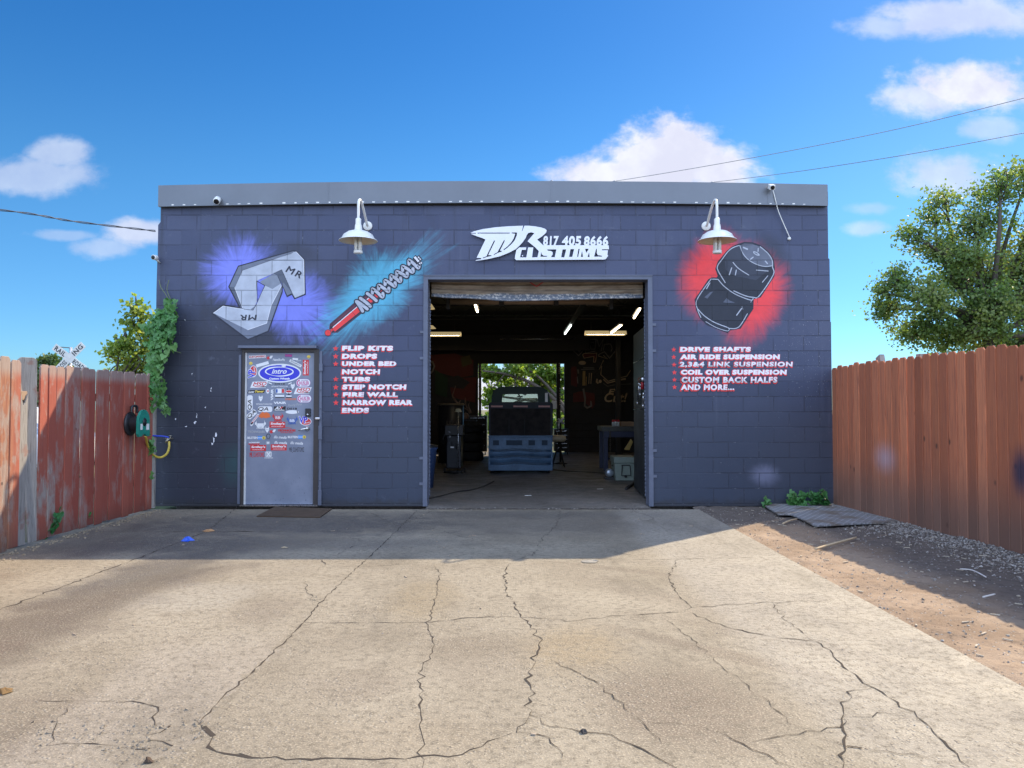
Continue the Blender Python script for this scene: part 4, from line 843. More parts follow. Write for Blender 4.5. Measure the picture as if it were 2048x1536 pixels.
# ------------------------------------------------------------------ fences
def mat_redfence():
    m, g, b = newmat('peeling red fence board'); p = g.pos(); x, y, z = g.sep(p); r = g.rnd()
    q = g.comb(x, y, g.m('ADD', z, g.m('MULTIPLY', r, 37.0)))
    gr = g.noise(g.vscale(q, (9, 9, .7)), 5, 6, .65, .6); fine = g.noise(g.vscale(q, (1, 1, .06)), 120, 4, .6)
    red = g.mix(r, (.29, .062, .038, 1), (.37, .095, .058, 1)); red = g.mix(g.ss(gr, .45, .75, 0, .5), red, (.22, .05, .034, 1))
    wood = g.mix(fine, (.20, .165, .135, 1), (.44, .39, .34, 1)); wood = g.mix(g.ss(gr, .55, .7, 0, .6), wood, (.15, .11, .085, 1))
    pe = g.noise(g.vscale(q, (1, 1, .45)), 3.6, 6, .68); worn = g.ss(g.m('ADD', pe, g.m('MULTIPLY', g.m('SUBTRACT', fine, .5), .25)), .555, .62)
    yw = g.ss(g.m('ADD', y, g.m('MULTIPLY', g.m('SUBTRACT', pe, .5), 1.5)), 8.9, 7.3); zz = g.ss(g.m('ADD', z, g.m('MULTIPLY', pe, .3)), .5, .9, 0, 1)
    worn = g.m('MAXIMUM', g.m('MULTIPLY', worn, g.m('ADD', .35, g.m('MULTIPLY', yw, .65))), g.m('MULTIPLY', yw, g.ss(pe, .48, .56, 0, .55)))
    near = g.ss(g.m('ADD', y, g.m('MULTIPLY', g.m('SUBTRACT', r, .5), .6)), 7.35, 7.0); red = g.mix(g.m('MULTIPLY', near, g.m('ADD', .35, g.m('MULTIPLY', r, .65))), red, g.mix(g.ss(gr, .4, .62), (.36, .19, .10, 1), (.24, .105, .06, 1)))
    top = g.ss(g.m('ADD', z, g.m('MULTIPLY', fine, .12)), 1.62, 1.74, 0, .7); worn = g.m('MAXIMUM', worn, top)
    base = g.mix(worn, red, wood); foot_tone = g.ss(g.m('ADD', z, g.m('MULTIPLY', gr, .2)), .05, .35, .5, 0); base = g.mix(foot_tone, base, (.05, .035, .028, 1))  # darker towards the foot of the boards
    kn = g.node('TexVoronoi', {'Vector': g.vscale(q, (1, 1, .8)), 'Scale': 4.0}, feature='F1').outputs['Distance']; base = g.mix(g.ss(kn, .03, .07, .8, 0), base, (.04, .025, .02, 1))
    g.put(b.inputs['Base Color'], base); b.inputs['Roughness'].default_value = .85
    g.put(b.inputs['Normal'], g.bump(g.m('ADD', g.m('MULTIPLY', fine, .7), g.m('MULTIPLY', worn, -.4)), .6, .004)); return m
def mat_cedar():
    m, g, b = newmat('stained cedar board'); p = g.pos(); x, y, z = g.sep(p); r = g.rnd()
    q = g.comb(x, y, g.m('ADD', z, g.m('MULTIPLY', r, 53.0)))
    gr = g.noise(g.vscale(q, (10, 10, .55)), 4, 6, .65, 1.0); fine = g.noise(g.vscale(q, (1, 1, .05)), 110, 4, .6)
    base = g.mix(r, (.43, .135, .06, 1), (.60, .21, .095, 1)); base = g.mix(1.0, base, g.node('CombineColor', {0: g.m('ADD', .72, g.m('MULTIPLY', g.m('FRACT', g.m('MULTIPLY', r, 13.7)), .5)), 1: g.m('ADD', .68, g.m('MULTIPLY', g.m('FRACT', g.m('MULTIPLY', r, 13.7)), .55)), 2: g.m('ADD', .66, g.m('MULTIPLY', g.m('FRACT', g.m('MULTIPLY', r, 13.7)), .6))}).outputs[0], 'MULTIPLY'); base = g.mix(g.ss(gr, .42, .72, 0, .75), base, (.24, .08, .048, 1)); base = g.mix(g.ss(fine, .5, .75, 0, .4), base, (.46, .20, .12, 1))
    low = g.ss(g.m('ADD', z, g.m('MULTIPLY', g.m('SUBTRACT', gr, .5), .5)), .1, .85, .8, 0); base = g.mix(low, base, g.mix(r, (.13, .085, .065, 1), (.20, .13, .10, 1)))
    kn = g.node('TexVoronoi', {'Vector': g.vscale(q, (1, 1, .7)), 'Scale': 3.6}, feature='F1').outputs['Distance']; base = g.mix(g.ss(kn, .03, .11, .85, 0), base, (.09, .04, .025, 1))
    spr = g.m('SQRT', g.m('ADD', g.m('POWER', g.m('DIVIDE', g.m('SUBTRACT', y, 8.75), .32), 2), g.m('POWER', g.m('DIVIDE', g.m('SUBTRACT', z, .72), .24), 2)))
    base = g.mix(g.ss(g.m('ADD', spr, g.m('MULTIPLY', fine, .3)), .0, 1.2, .55, 0), base, (.46, .43, .52, 1))
    spd = g.m('SQRT', g.m('ADD', g.m('POWER', g.m('DIVIDE', g.m('SUBTRACT', y, 6.63), .16), 2), g.m('POWER', g.m('DIVIDE', g.m('SUBTRACT', z, .74), .26), 2)))
    base = g.mix(g.ss(g.m('ADD', spd, g.m('MULTIPLY', fine, .3)), .3, 1.35, .9, 0), base, (.022, .026, .06, 1))
    g.put(b.inputs['Base Color'], base); b.inputs['Roughness'].default_value = .8; g.put(b.inputs['Normal'], g.bump(g.m('ADD', fine, g.m('MULTIPLY', gr, .6)), .45, .004)); return m
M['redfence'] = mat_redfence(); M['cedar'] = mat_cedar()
def mat_grey():
    m, g, b = newmat('weathered grey wood'); p = g.pos(); gr = g.noise(g.vscale(p, (9, 9, .6)), 5, 6, .65, .8); fine = g.noise(g.vscale(p, (1, 1, .05)), 120, 4, .65)
    base = g.mix(fine, (.17, .145, .125, 1), (.42, .385, .345, 1)); base = g.mix(g.ss(gr, .52, .68, 0, .7), base, (.12, .10, .085, 1)); base = g.mix(g.ss(g.noise(p, 5, 5), .58, .66, 0, .6), base, (.26, .12, .085, 1))
    g.put(b.inputs['Base Color'], base); b.inputs['Roughness'].default_value = .9; g.put(b.inputs['Normal'], g.bump(g.m('ADD', fine, gr), .7, .005)); return m
M['greywood'] = mat_grey(); M['postwood'] = simple('rail wood', (.30, .20, .13), .85, 0, .3, 8, .4)
def picket(fence, x, y0, y1, z0, z1, mat, side, lean=0.0, twist=0.0, top='ear', notch=None, th=.018):
    """board in the plane x; outline in (y,z); dog-eared top with slight wobble"""
    w = y1 - y0; e = w * .2
    if top == 'ear': o = [(y0, z0), (y1, z0), (y1, z1 - e), (y1 - e * .9, z1), (y0 + e * .9, z1), (y0, z1 - e)]
    elif top == 'broken': o = [(y0, z0), (y1, z0), (y1, z1 - .02), (y1 - .035, z1 - .10), (y0 + w * .45, z1 - .13), (y0 + .03, z1 - .06), (y0 + .012, z1)]
    else: o = [(y0, z0), (y1, z0), (y1, z1), (y0, z1 - .01)]
    o = [(a + lean * (b - z0), b) for a, b in o]
    m = MB().prism(o, x, x + th * side, 0, 'X'); cy = (y0 + y1) / 2
    if twist: m.v = [Vector((v.x + (v.y - cy) * twist * (v.z - z0), v.y, v.z)) for v in m.v]
    return m.build('picket', mat, fence, bevel=.003, seg=1)
# left: peeling red fence, from the building corner towards the camera
FX = -4.60
lf = thing('wooden_fence', 'peeling red dog-eared wooden fence with a gap and grey broken boards', 'fence', (FX, 7.0, 0))
rnd = random.Random(11); y = 9.62; k = 0
while y > 1.2:
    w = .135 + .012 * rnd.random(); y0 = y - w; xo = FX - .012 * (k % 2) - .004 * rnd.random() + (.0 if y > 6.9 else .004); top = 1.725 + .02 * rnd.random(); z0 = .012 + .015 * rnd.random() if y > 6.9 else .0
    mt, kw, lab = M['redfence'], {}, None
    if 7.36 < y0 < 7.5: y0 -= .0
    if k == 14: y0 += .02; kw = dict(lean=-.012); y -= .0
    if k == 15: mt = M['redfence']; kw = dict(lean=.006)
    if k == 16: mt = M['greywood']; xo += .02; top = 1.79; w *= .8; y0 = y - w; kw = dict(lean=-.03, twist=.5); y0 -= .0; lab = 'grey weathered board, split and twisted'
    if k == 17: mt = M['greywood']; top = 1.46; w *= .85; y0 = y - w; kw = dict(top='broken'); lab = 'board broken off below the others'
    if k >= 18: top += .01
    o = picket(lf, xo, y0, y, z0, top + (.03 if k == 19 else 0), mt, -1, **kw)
    if lab: o['label'] = lab
    y = y0 - (.003 + .006 * rnd.random()) - (.045 if k == 15 else 0); k += 1
for z in (.35, 1.38): MB().box(FX - .072, FX - .034, 1.0, 9.6, z, z + .085).build('rail', M['postwood'], lf, bevel=.004)
for yy in (9.55, 7.05, 4.6, 2.2): MB().box(FX - .165, FX - .076, yy - .045, yy + .045, 0, 1.66 if yy != 7.05 else 1.5).build('post', M['postwood'], lf, bevel=.004)
MB().box(-4.70, -4.655, 9.80, 9.835, 0, 1.70).build('end_post', M['greywood'], lf, bevel=.003)
# right: cedar fence
RX = 4.40
rf = thing('wooden_fence', 'tall reddish brown cedar picket fence standing along the gravel edge', 'fence', (RX, 7.0, 0))
rnd = random.Random(21); y = 9.98; k = 0
while y > 1.2:
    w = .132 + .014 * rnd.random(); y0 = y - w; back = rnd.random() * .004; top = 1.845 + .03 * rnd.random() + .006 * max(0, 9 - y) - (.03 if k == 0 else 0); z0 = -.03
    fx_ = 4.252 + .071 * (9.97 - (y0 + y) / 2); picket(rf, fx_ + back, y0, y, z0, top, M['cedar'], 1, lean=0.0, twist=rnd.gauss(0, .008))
    y = y0 - (.0003 if k != 11 else .006); k += 1
fxr = lambda yy: 4.275 + .071 * (9.97 - yy)
for z in (.4, 1.45): MB().prism([(fxr(9.95) + .034, 9.95), (fxr(9.95) + .072, 9.95), (fxr(1.0) + .072, 1.0), (fxr(1.0) + .034, 1.0)], z, z + .085, 0, 'Z').build('rail', M['postwood'], rf, bevel=.004)
for yy in (9.93, 8.25, 5.8, 3.4): MB().box(fxr(yy) + .076, fxr(yy) + .165, yy - .045, yy + .045, 0, 1.90 if yy == 8.25 else 1.7).build('post', M['greywood'], rf, bevel=.004)
MB().obox((4.45, 9.02, 1.82), (.03, 0, 0), (0, .05, -.02), (0, .04, .11)).build('brace_end', M['greywood'], rf, bevel=.004)

# ------------------------------------------------------------------ wall lamps
def bulb_mat():
    m = simple('frosted tube glass', (.78, .78, .74), .15, 0, .03); return m
M['bulb'] = bulb_mat()
M['shade'] = simple('white enamelled shade', (.82, .80, .75), .35, 0, .05, 4)
def lamp(px_plate, py_plate, px_c, label):
    xp, zp_ = PY(px_plate, py_plate); xc = (px_c - CX) / F * 9.48; yc = 9.48; zr = CAMZ + (HZ - 479) / F * 9.48
    t = thing('wall_lamp', label, 'lamp', (xp, 10, zp_), 'white gooseneck lamps on the block wall')
    MB().lathe((xp, 10, zp_), [(0, -.001), (.062, -.001), (.062, -.012), (.055, -.02), (.02, -.024), (0, -.024)], 24, 0, 'Y').build('wall_plate', M['shade'], t)
    zt = zr + .275
    pts = spline([(xp, 9.985, zp_), (xp, 9.93, zp_ + .015), (xp + (xc - xp) * .25, 9.84, zp_ + .09), (xp + (xc - xp) * .5, 9.70, zp_ + .185), (xp + (xc - xp) * .75, 9.58, zp_ + .232), (xc, 9.505, zp_ + .205), (xc, 9.48, zp_ + .13), (xc, 9.48, zt - .01)], 7)
    MB().tube(pts, .017, 12).build('arm', M['shade'], t)
    MB().lathe((xc, yc, zr), [(.02, .29), (.036, .275), (.036, .215), (.044, .19), (.048, .135), (.075, .125), (.13, .108), (.185, .07), (.21, .022), (.242, 0), (.244, -.006)], 40).lathe((xc, yc, zr), [(.046, .118), (.12, .098), (.178, .062), (.203, .018), (.238, -.006), (.244, -.006)], 40, 1).build('shade', [M['shade'], M['cream']], t, fix=False)
    b = MB().lathe((xc, yc, zr), [(.05, .10), (.05, .055), (.0, .05)], 20).build('socket', M['cream'], t)
    for i in range(4):
        a = math.pi / 4 + i * math.pi / 2; MB().tube([(xc + .036 * math.cos(a), yc + .036 * math.sin(a), zr + .05), (xc + .036 * math.cos(a), yc + .036 * math.sin(a), zr - .135)], .019, 12).build('tube', M['bulb'], b)
    MB().lathe((xc, yc, zr), [(0, -.13), (.056, -.13), (.058, -.16), (.05, -.168), (0, -.17)], 20).build('end_cap', M['shade'], b)
    return t
lamp(735.7, 452.2, 714.5, 'white gooseneck wall lamp between the steel notch mural and the red shock absorber mural')
lamp(1411.9, 452.5, 1437, 'white gooseneck wall lamp hanging in front of the red air bag mural')
# ------------------------------------------------------------------ sign
Zs = lambda *p: [PY(930 + a / 6.827, 440 + b / 6.827, 9.955) for a, b in p]
outl = [(75, 176), (130, 153), (250, 124), (420, 100), (600, 86), (793, 79), (776, 156), (783, 152), (812, 79), (880, 80), (960, 88), (1040, 103), (1095, 122), (1115, 140), (1110, 165), (1090, 190), (1050, 225), (985, 268), (1066, 345), (1960, 345), (1965, 400), (1872, 400), (1868, 414), (1950, 414), (1940, 510), (1920, 535), (1890, 540), (700, 548), (682, 530), (682, 505), (702, 410), (740, 376), (836, 376), (830, 408), (775, 408), (750, 512), (838, 512), (862, 376), (932, 376), (915, 512), (990, 510), (1008, 425), (960, 375), (855, 290), (930, 200), (948, 180), (900, 168), (862, 180), (842, 208), (828, 245), (790, 300), (740, 355), (690, 400), (600, 447), (480, 495), (330, 530), (230, 547), (145, 557), (152, 547), (222, 536), (222, 521), (160, 515), (280, 268), (240, 248), (160, 222), (85, 191), (90, 186), (148, 188), (148, 175)]
holes = [[(172, 173), (610, 173), (610, 186), (172, 186)], [(636, 171), (712, 171), (706, 215), (680, 275), (640, 325), (585, 375), (532, 414), (524, 403), (580, 360), (632, 305), (665, 250), (685, 188), (638, 184)],
 [(393, 285), (412, 274), (404, 300), (318, 480), (362, 482), (362, 494), (310, 502), (245, 526), (242, 514), (292, 495)], [(528, 282), (545, 271), (540, 295), (478, 418), (502, 421), (500, 433), (460, 446), (395, 479), (389, 469), (443, 440)],
 [(1040, 432), (1050, 470), (1072, 488), (1120, 490), (1120, 502), (1030, 503)], [(1120, 402), (1248, 402), (1225, 510), (1172, 508), (1196, 470), (1196, 440), (1175, 425), (1128, 418)], [(1332, 402), (1382, 402), (1355, 510), (1312, 510)], [(1440, 398), (1490, 398), (1465, 505), (1420, 505)],
 [(1548, 395), (1566, 395), (1546, 505), (1530, 505)], [(1598, 420), (1612, 505), (1580, 505)], [(1640, 393), (1692, 393), (1656, 452)], [(1694, 440), (1702, 505), (1672, 505)], [(1790, 393), (1800, 393), (1800, 450), (1812, 480), (1872, 488), (1872, 500), (1762, 502)]]
def plate(name, outline, hls, y0, th, mt, parent):
    c = bpy.data.curves.new('c', 'CURVE'); c.dimensions = '2D'; c.fill_mode = 'BOTH'; c.extrude = th / 2; c.bevel_depth = .0006
    for pts in [outline] + hls:
        s_ = c.splines.new('POLY'); s_.points.add(len(pts) - 1); s_.use_cyclic_u = True
        for i, (a, b) in enumerate(pts): s_.points[i].co = (a, b, 0, 1)
    o = bpy.data.objects.new('c', c); COL.objects.link(o); dg = bpy.context.evaluated_depsgraph_get(); dg.update(); me = bpy.data.meshes.new_from_object(o.evaluated_get(dg))
    m = MB().add([(v.co.x, y0 - v.co.z, v.co.y) for v in me.vertices], [tuple(p.vertices) for p in me.polygons])
    bpy.data.objects.remove(o); bpy.data.curves.remove(c); return m.build(name, mt, parent)
sx, sz = PY(1080, 486)
sg = thing('metal_sign', 'brushed metal cut-out logo sign with a phone number above the open bay', 'sign', (sx, 9.955, sz))
M['signmetal'] = simple('brushed sign metal', (.74, .74, .76), .38, .25, .06, 3)
plate('logo_plate', Zs(*outl), [Zs(*h) for h in holes], 9.955, .006, M['signmetal'], sg)
for i, (t, x0, x1) in enumerate([('817', 1066, 1282), ('405', 1322, 1585), ('8666', 1622, 1956)]):
    b0 = fitbox(Zs, x0, 217, x1, 356); vs, fs = textgeo(t, .045, .08, 1.12); ax, bx = min(v[0] for v in vs), max(v[0] for v in vs); az, bz = min(v[1] for v in vs), max(v[1] for v in vs)
    q2 = [(b0[0] + (a - ax) / (bx - ax) * (b0[1] - b0[0]), b0[2] + (c - az) / (bz - az) * (b0[3] - b0[2])) for a, c in vs]; n = len(q2)
    me_ = bmesh.new(); bv = [me_.verts.new((a, 9.9513, c)) for a, c in q2]
    for f in fs:
        try: me_.faces.new([bv[i_] for i_ in f])
        except ValueError: pass
    ge = bmesh.ops.extrude_face_region(me_, geom=me_.faces[:]); bmesh.ops.translate(me_, vec=(0, .005, 0), verts=[v for v in ge['geom'] if isinstance(v, bmesh.types.BMVert)])
    me_.verts.index_update(); MB().add([v.co.copy() for v in me_.verts], [[v.index for v in f.verts] for f in me_.faces]).build('phone_digits', M['signmetal'], sg); me_.free()
for px, py in ((960, 468), (1075, 462), (1215, 512), (1045, 512)): X, Z = PY(px, py, 9.97); MB().tube([(X, 9.96, Z), (X, 10.0, Z)], .008, 8).build('stand_off', M['chrome'], sg)

# ------------------------------------------------------------------ cameras and cables
def bullet_cam(label, c, d, r, body, base, box=False):
    t = thing('security_camera', label, 'camera', c); c = Vector(c); d = Vector(d).normalized(); k = d.to_track_quat('Z', 'Y')
    def L_(prof, n=20): 
        m = MB().lathe((0, 0, 0), prof, n); m.v = [k @ v + c for v in m.v]; return m
    if box: MB().obox(c, k @ Vector((r, 0, 0)), k @ Vector((0, r * .85, 0)), k @ Vector((0, 0, r * 1.5))).build('body', M['white'], t, bevel=.006); f = r * 1.5
    else: L_([(0, -r * 1.7), (r * .7, -r * 1.6), (r, -r * 1.0), (r, r * .6), (r * .92, r * .9), (0, r * .9)]).build('body', M['white'], t); f = r * .9
    L_([(r * .78, f), (r * .78, f + .003), (r * .5, f + .004), (0, f + .006)]).build('lens', M['glass'], t)
    MB().tube([c, Vector(base)], r * .4, 10).build('bracket', M['white'], t); return t
x, z = PY(434, 401, 9.86); bullet_cam('round white security camera on the left part of the grey roof fascia', (x, 9.86, z), (.1, -.8, -.55), .045, 1, (x + .01, 9.93, z + .04))
x, z = PY(1543, 374, 9.84); rc = bullet_cam('square white security camera with a dangling cable high on the fascia', (x, 9.84, z), (-.05, -.9, -.4), .036, 1, (x, 9.93, z + .02), True)
c1 = [P3(1546, 381, 9.93), P3(1551, 400, 9.915), P3(1556, 420, 9.95), P3(1567, 447, 9.96), P3(1579, 474, 9.975)]; MB().tube(spline(c1, 6), .006, 6).build('cable', M['white'], rc)
x, z = PY(1579, 477, 9.98); MB().lathe((x, 10.0, z), [(0, -.03), (.013, -.03), (.022, -.02), (.022, 0)], 12, 0, 'Y').build('cable_plug', M['white'], rc)
x, z = PY(309, 515, 9.9); bullet_cam('small white security camera on the left edge of the wall above the ivy', (x, 9.9, z), (-.15, -1, -.1), .034, 1, (x + .02, 10.0, z - .05))
def wire(label, pts, r, mt, twist=False, name='overhead_wire'):
    if twist:
        m = MB(); P = spline(pts, 40)
        for ph in (0, math.pi): m.tube([p + Vector((0, .006 * math.cos(i * .28 + ph), .008 * math.sin(i * .28 + ph))) for i, p in enumerate(P)], r, 5)
    else: m = MB().tube(spline(pts, 16), r, 6)
    o = m.build(name, mt, None, fix=False); return tag(o, label, 'wire')
M['wire'] = simple('grey cable', (.10, .10, .11), .6)
wire('twisted grey service cable running to the upper left corner of the garage', [P3(-420, 385, 8.0), P3(0, 420, 8.8), P3(150, 443, 9.4), P3(311, 462, 10.02)], .006, M['wire'], True)
M['wire2'] = simple('bright aluminium wire', (.30, .31, .33), .4, .5)
wire('upper one of two thin power lines crossing the cloud on the right', [P3(2420, 95, 22), P3(2048, 196, 25), P3(1700, 278, 29), P3(1270, 356, 36), P3(900, 408, 44)], .013, M['wire2'])
wire('lower one of two thin power lines passing behind the right camera', [P3(2420, 196, 22), P3(2048, 266, 25), P3(1760, 318, 29), P3(1455, 361, 36), P3(1000, 410, 44)], .013, M['wire2'])

# ------------------------------------------------------------------ hose reel, hoses, tap
ry, rz = 9.02, 1.115
hr = thing('hose_reel', 'black hose reel with a green side plate mounted on the red fence', 'hose reel', (FX, ry, rz))
M['green'] = simple('green plastic', (.012, .23, .16), .4)
MB().lathe((FX, ry, rz), [(.0, .005), (.14, .005), (.145, .015), (.14, .03), (.0, .03)], 28, 0, 'X').build('back_flange', M['black'], hr)
MB().lathe((FX, ry, rz), [(.085, .03), (.10, .06), (.085, .09), (.10, .12), (.085, .155)], 24, 0, 'X').build('drum', M['black'], hr)
dsh = [(ry + .14 * math.cos(R(a)), rz + .02 + .15 * math.sin(R(a))) for a in range(0, 181, 12)] + [(ry - .145, rz - .12), (ry - .12, rz - .155), (ry - .05, rz - .15), (ry - .02, rz - .125), (ry + .03, rz - .125), (ry + .06, rz - .15), (ry + .12, rz - .155), (ry + .145, rz - .12)]
gp = MB().prism(dsh, FX + .155, FX + .185, 0, 'X').build('side_plate', M['green'], hr, bevel=.008)
MB().lathe((FX + .186, ry, rz + .02), [(0, .0), (.045, .0), (.05, .003), (.0, .004)], 20, 0, 'X').build('hub_hole', M['black'], gp)
MB().box(FX + .187, FX + .189, ry - .10, ry - .05, rz - .07, rz + .0).build('label_patch', M['white'], gp); MB().box(FX + .187, FX + .189, ry + .04, ry + .11, rz - .075, rz + .0).build('label_patch', M['white'], gp)
MB().tube(spline([(FX + .06, ry - .07, rz + .13), (FX + .06, ry - .06, rz + .2), (FX + .06, ry + .0, rz + .215), (FX + .06, ry + .06, rz + .2), (FX + .06, ry + .07, rz + .13)], 5), .016, 8).build('carry_handle', M['black'], hr)
M['yellow'] = simple('yellow hose', (.62, .45, .06), .4); M['blueh'] = simple('blue hose', (.03, .07, .55), .4)
yh = MB().tube(spline([P3(291, 872, 9.3), P3(296, 893, 9.5), P3(305, 909, 9.7), P3(320, 915, 9.82), P3(333, 908, 9.86), P3(338, 895, 9.88), P3(338, 883, 9.9)], 8), .015, 10).build('garden_hose', M['yellow'], None); tag(yh, 'yellow hose looping from the fence up to the tap', 'hose')
bh = MB().tube(spline([P3(300, 871, 9.7), P3(312, 872, 9.8), P3(325, 872.5, 9.86), P3(338, 875, 9.9)], 6), .011, 10).build('garden_hose', M['blueh'], None); tag(bh, 'short blue hose running level to the tap', 'hose')
tp = thing('water_tap', 'small brass tap with a hose splitter on the wall by the ivy', 'tap', (*P3(345, 877, 10.0),))
c = P3(345, 877, 10.0); M['brass'] = simple('dull brass', (.42, .38, .30), .35, .8)
MB().tube([c, c + Vector((0, -.09, 0)), c + Vector((-.02, -.12, -.02)), c + Vector((-.035, -.12, -.05))], .014, 10).build('spout', M['brass'], tp)
MB().tube([c + Vector((-.0, -.09, 0)), c + Vector((-.05, -.11, .01))], .012, 8).build('splitter', M['brass'], tp)
MB().lathe(c + Vector((.0, -.06, .035)), [(.0, .0), (.022, .0), (.024, .006), (0, .01)], 10).tube([c + Vector((0, -.06, 0)), c + Vector((0, -.06, .04))], .006, 6).build('valve', M['brass'], tp)

# ------------------------------------------------------------------ mats and small things on the ground
def gpoly(pts, z): return [GP(a, b, z) for a, b in pts]
def mat_coir():
    m, g, b = newmat('brown coir'); n = g.noise(g.pos(), 160, 3, .7); n2 = g.noise(g.pos(), 6, 4); g.put(b.inputs['Base Color'], g.mix(g.m('MULTIPLY', n, n2), (.035, .022, .014, 1), (.22, .14, .085, 1))); b.inputs['Roughness'].default_value = 1; g.put(b.inputs['Normal'], g.bump(n, 1, .01)); return m
tag(MB().prism(gpoly([(549, 1013.5), (664, 1017), (640, 1034), (513, 1032)], .012), .001, .014, 0, 'Z').build('door_mat', mat_coir(), None, bevel=.004), 'flat brown coir mat lying in front of the sticker covered door', 'door mat')
def mat_rubber():
    m, g, b = newmat('dusty rubber sheet'); p = g.pos(); n = g.noise(p, 3, 6, .65); x, y, z = g.sep(p)
    w1 = g.m('SINE', g.m('MULTIPLY', g.m('ADD', x, g.m('MULTIPLY', y, .7)), 75)); w2 = g.m('SINE', g.m('MULTIPLY', g.m('SUBTRACT', x, g.m('MULTIPLY', y, .7)), 75)); h = g.m('MAXIMUM', w1, w2)
    g.put(b.inputs['Base Color'], g.mix(g.ss(n, .45, .65), g.mix(g.ss(h, .6, 1), (.20, .20, .205, 1), (.33, .33, .335, 1)), (.16, .125, .095, 1))); b.inputs['Roughness'].default_value = .8; g.put(b.inputs['Normal'], g.bump(h, .6, .006)); return m
poly = gpoly([(1517, 1003), (1556, 1028), (1581, 1028.5), (1602, 1037), (1630, 1051), (1665, 1049.5), (1722, 1046.5), (1765, 1046), (1806, 1041), (1775, 1021), (1740, 1010), (1680, 1006), (1600, 1004)], .03)
m_ = MB().prism(poly, .018, .034, 0, 'Z'); m_.v = [Vector((v.x, v.y, v.z + .006 * mnoise.noise(v * 3))) for v in m_.v]
tag(m_.build('rubber_mat', mat_rubber(), None), 'grey ribbed rubber sheet lying on the dirt below the right weeds', 'mat')
def scrap(name, label, cat, px, py, mat, s, seed, z=.004, h=.35):
    rnd = random.Random(seed); x, y = GP(px, py, z); m = MB(); n = 11; ring = []
    vs = [(x, y, z + s * h)]
    for rr_, zz in ((.5, h * .9), (1.0, .02)):
        for i in range(n): a = 2 * math.pi * i / n; q = s * rr_ * (.6 + .8 * rnd.random()); vs.append((x + q * math.cos(a), y + q * math.sin(a) * .9, z + s * zz * (.3 + rnd.random())))
    fs = [(0, 1 + i, 1 + (i + 1) % n) for i in range(n)] + [(1 + i, 1 + n + i, 1 + n + (i + 1) % n, 1 + (i + 1) % n) for i in range(n)]
    return tag(m.add(vs, fs).build(name, mat, None), label, cat)
scrap('crumpled_glove', 'crumpled bright blue glove dropped on the shaded concrete by the joint', 'glove', 375, 1081, simple('blue nitrile', (.02, .10, .60), .4), .055, 1, h=.7)
scrap('paper_scrap', 'flat grey paper scrap on the sunlit concrete near the shade edge', 'paper', 1181, 1122, simple('grey paper', (.26, .235, .20), .9), .075, 2, h=.1)
scrap('dry_leaf', 'curled brown leaf lying at the far left of the driveway', 'leaf', 8, 1383, simple('brown leaf', (.16, .09, .03), .8), .035, 3, h=.5)
scrap('dry_leaf', 'small tan leaf on the shaded concrete below the door mat', 'leaf', 569, 1095, simple('tan leaf', (.36, .28, .18), .8), .028, 4, h=.4)
scrap('dry_leaf', 'curled orange brown leaf beside the cracked joint by the blue glove', 'leaf', 416, 1062, simple('orange leaf', (.40, .22, .10), .8), .06, 5, h=.3)
scrap('dark_stone', 'small black stone caught in the wide crack at the front right', 'stone', 1167, 1464, simple('black stone', (.02, .018, .02), .7), .014, 6, h=.9)
scrap('dark_stone', 'small brown clod lying below the broken joint at the front', 'stone', 297, 1522, simple('clod', (.07, .045, .03), .9), .018, 7, h=.9)
def twig(label, pts, r=.006, col=(.50, .38, .24)):
    tag(MB().tube(spline([Vector((*GP(a, b, .02), .02 + .01 * (i % 2))) for i, (a, b) in enumerate(pts)], 4), r, 5).build('twig', simple('twig wood', col, .9), None), label, 'twig')
twig('pale straight twig lying on the shaded dirt at the shadow edge', [(1630, 1098), (1665, 1090), (1712, 1075)], .012)
twig('short pale twig beside the near edge of the rubber mat', [(1566, 1047), (1580, 1043), (1594, 1038)], .010)
twig('thin white straw on the dark gravel towards the fence', [(1920, 1138), (1945, 1143), (1972, 1154)], .005, (.62, .58, .54))
twig('short white straw at the right end of the shaded dirt', [(1966, 1194), (1990, 1191)], .006, (.62, .58, .54))
cw = [(1262, 1026), (1275, 1014), (1290, 1012), (1268, 1008), (1270, 1022), (1300, 1032), (1306, 1037), (1290, 1041), (1266, 1040)]
tag(MB().tube(spline([Vector((*GP(a, b, .004), .006)) for a, b in cw], 6), .0025, 6).build('string', M['greywood'], None), 'thin white string curled at the right foot of the bay frame', 'string')
def chips(n, gen, seed, mt, label):
    rnd = random.Random(seed); m = MB()
    for _ in range(n):
        x, y, z = gen(rnd); a = rnd.random() * 6.3; l_ = .006 + .022 * rnd.random() ** 2; w = .002 + .004 * rnd.random(); d = Vector((math.cos(a), math.sin(a), 0)); e = Vector((-d.y, d.x, 0)); c = Vector((x, y, z + .006))
        m.obox(c, d * l_, e * w, Vector((0, 0, .003)))
    return tag(m.build('wood_chips', mt, None), label, 'chips', kind='stuff')
chips(260, g2, 31, simple('pale chip', (.46, .39, .30), .9, scale=20), 'pale splinters and straw scattered over the dirt strip')
chips(26, lambda r: (-4.4 + 6.6 * r.random(), 3 + 6.4 * r.random(), -.002), 33, simple('driveway chip', (.34, .27, .2), .9), 'small splinters scattered over the driveway')
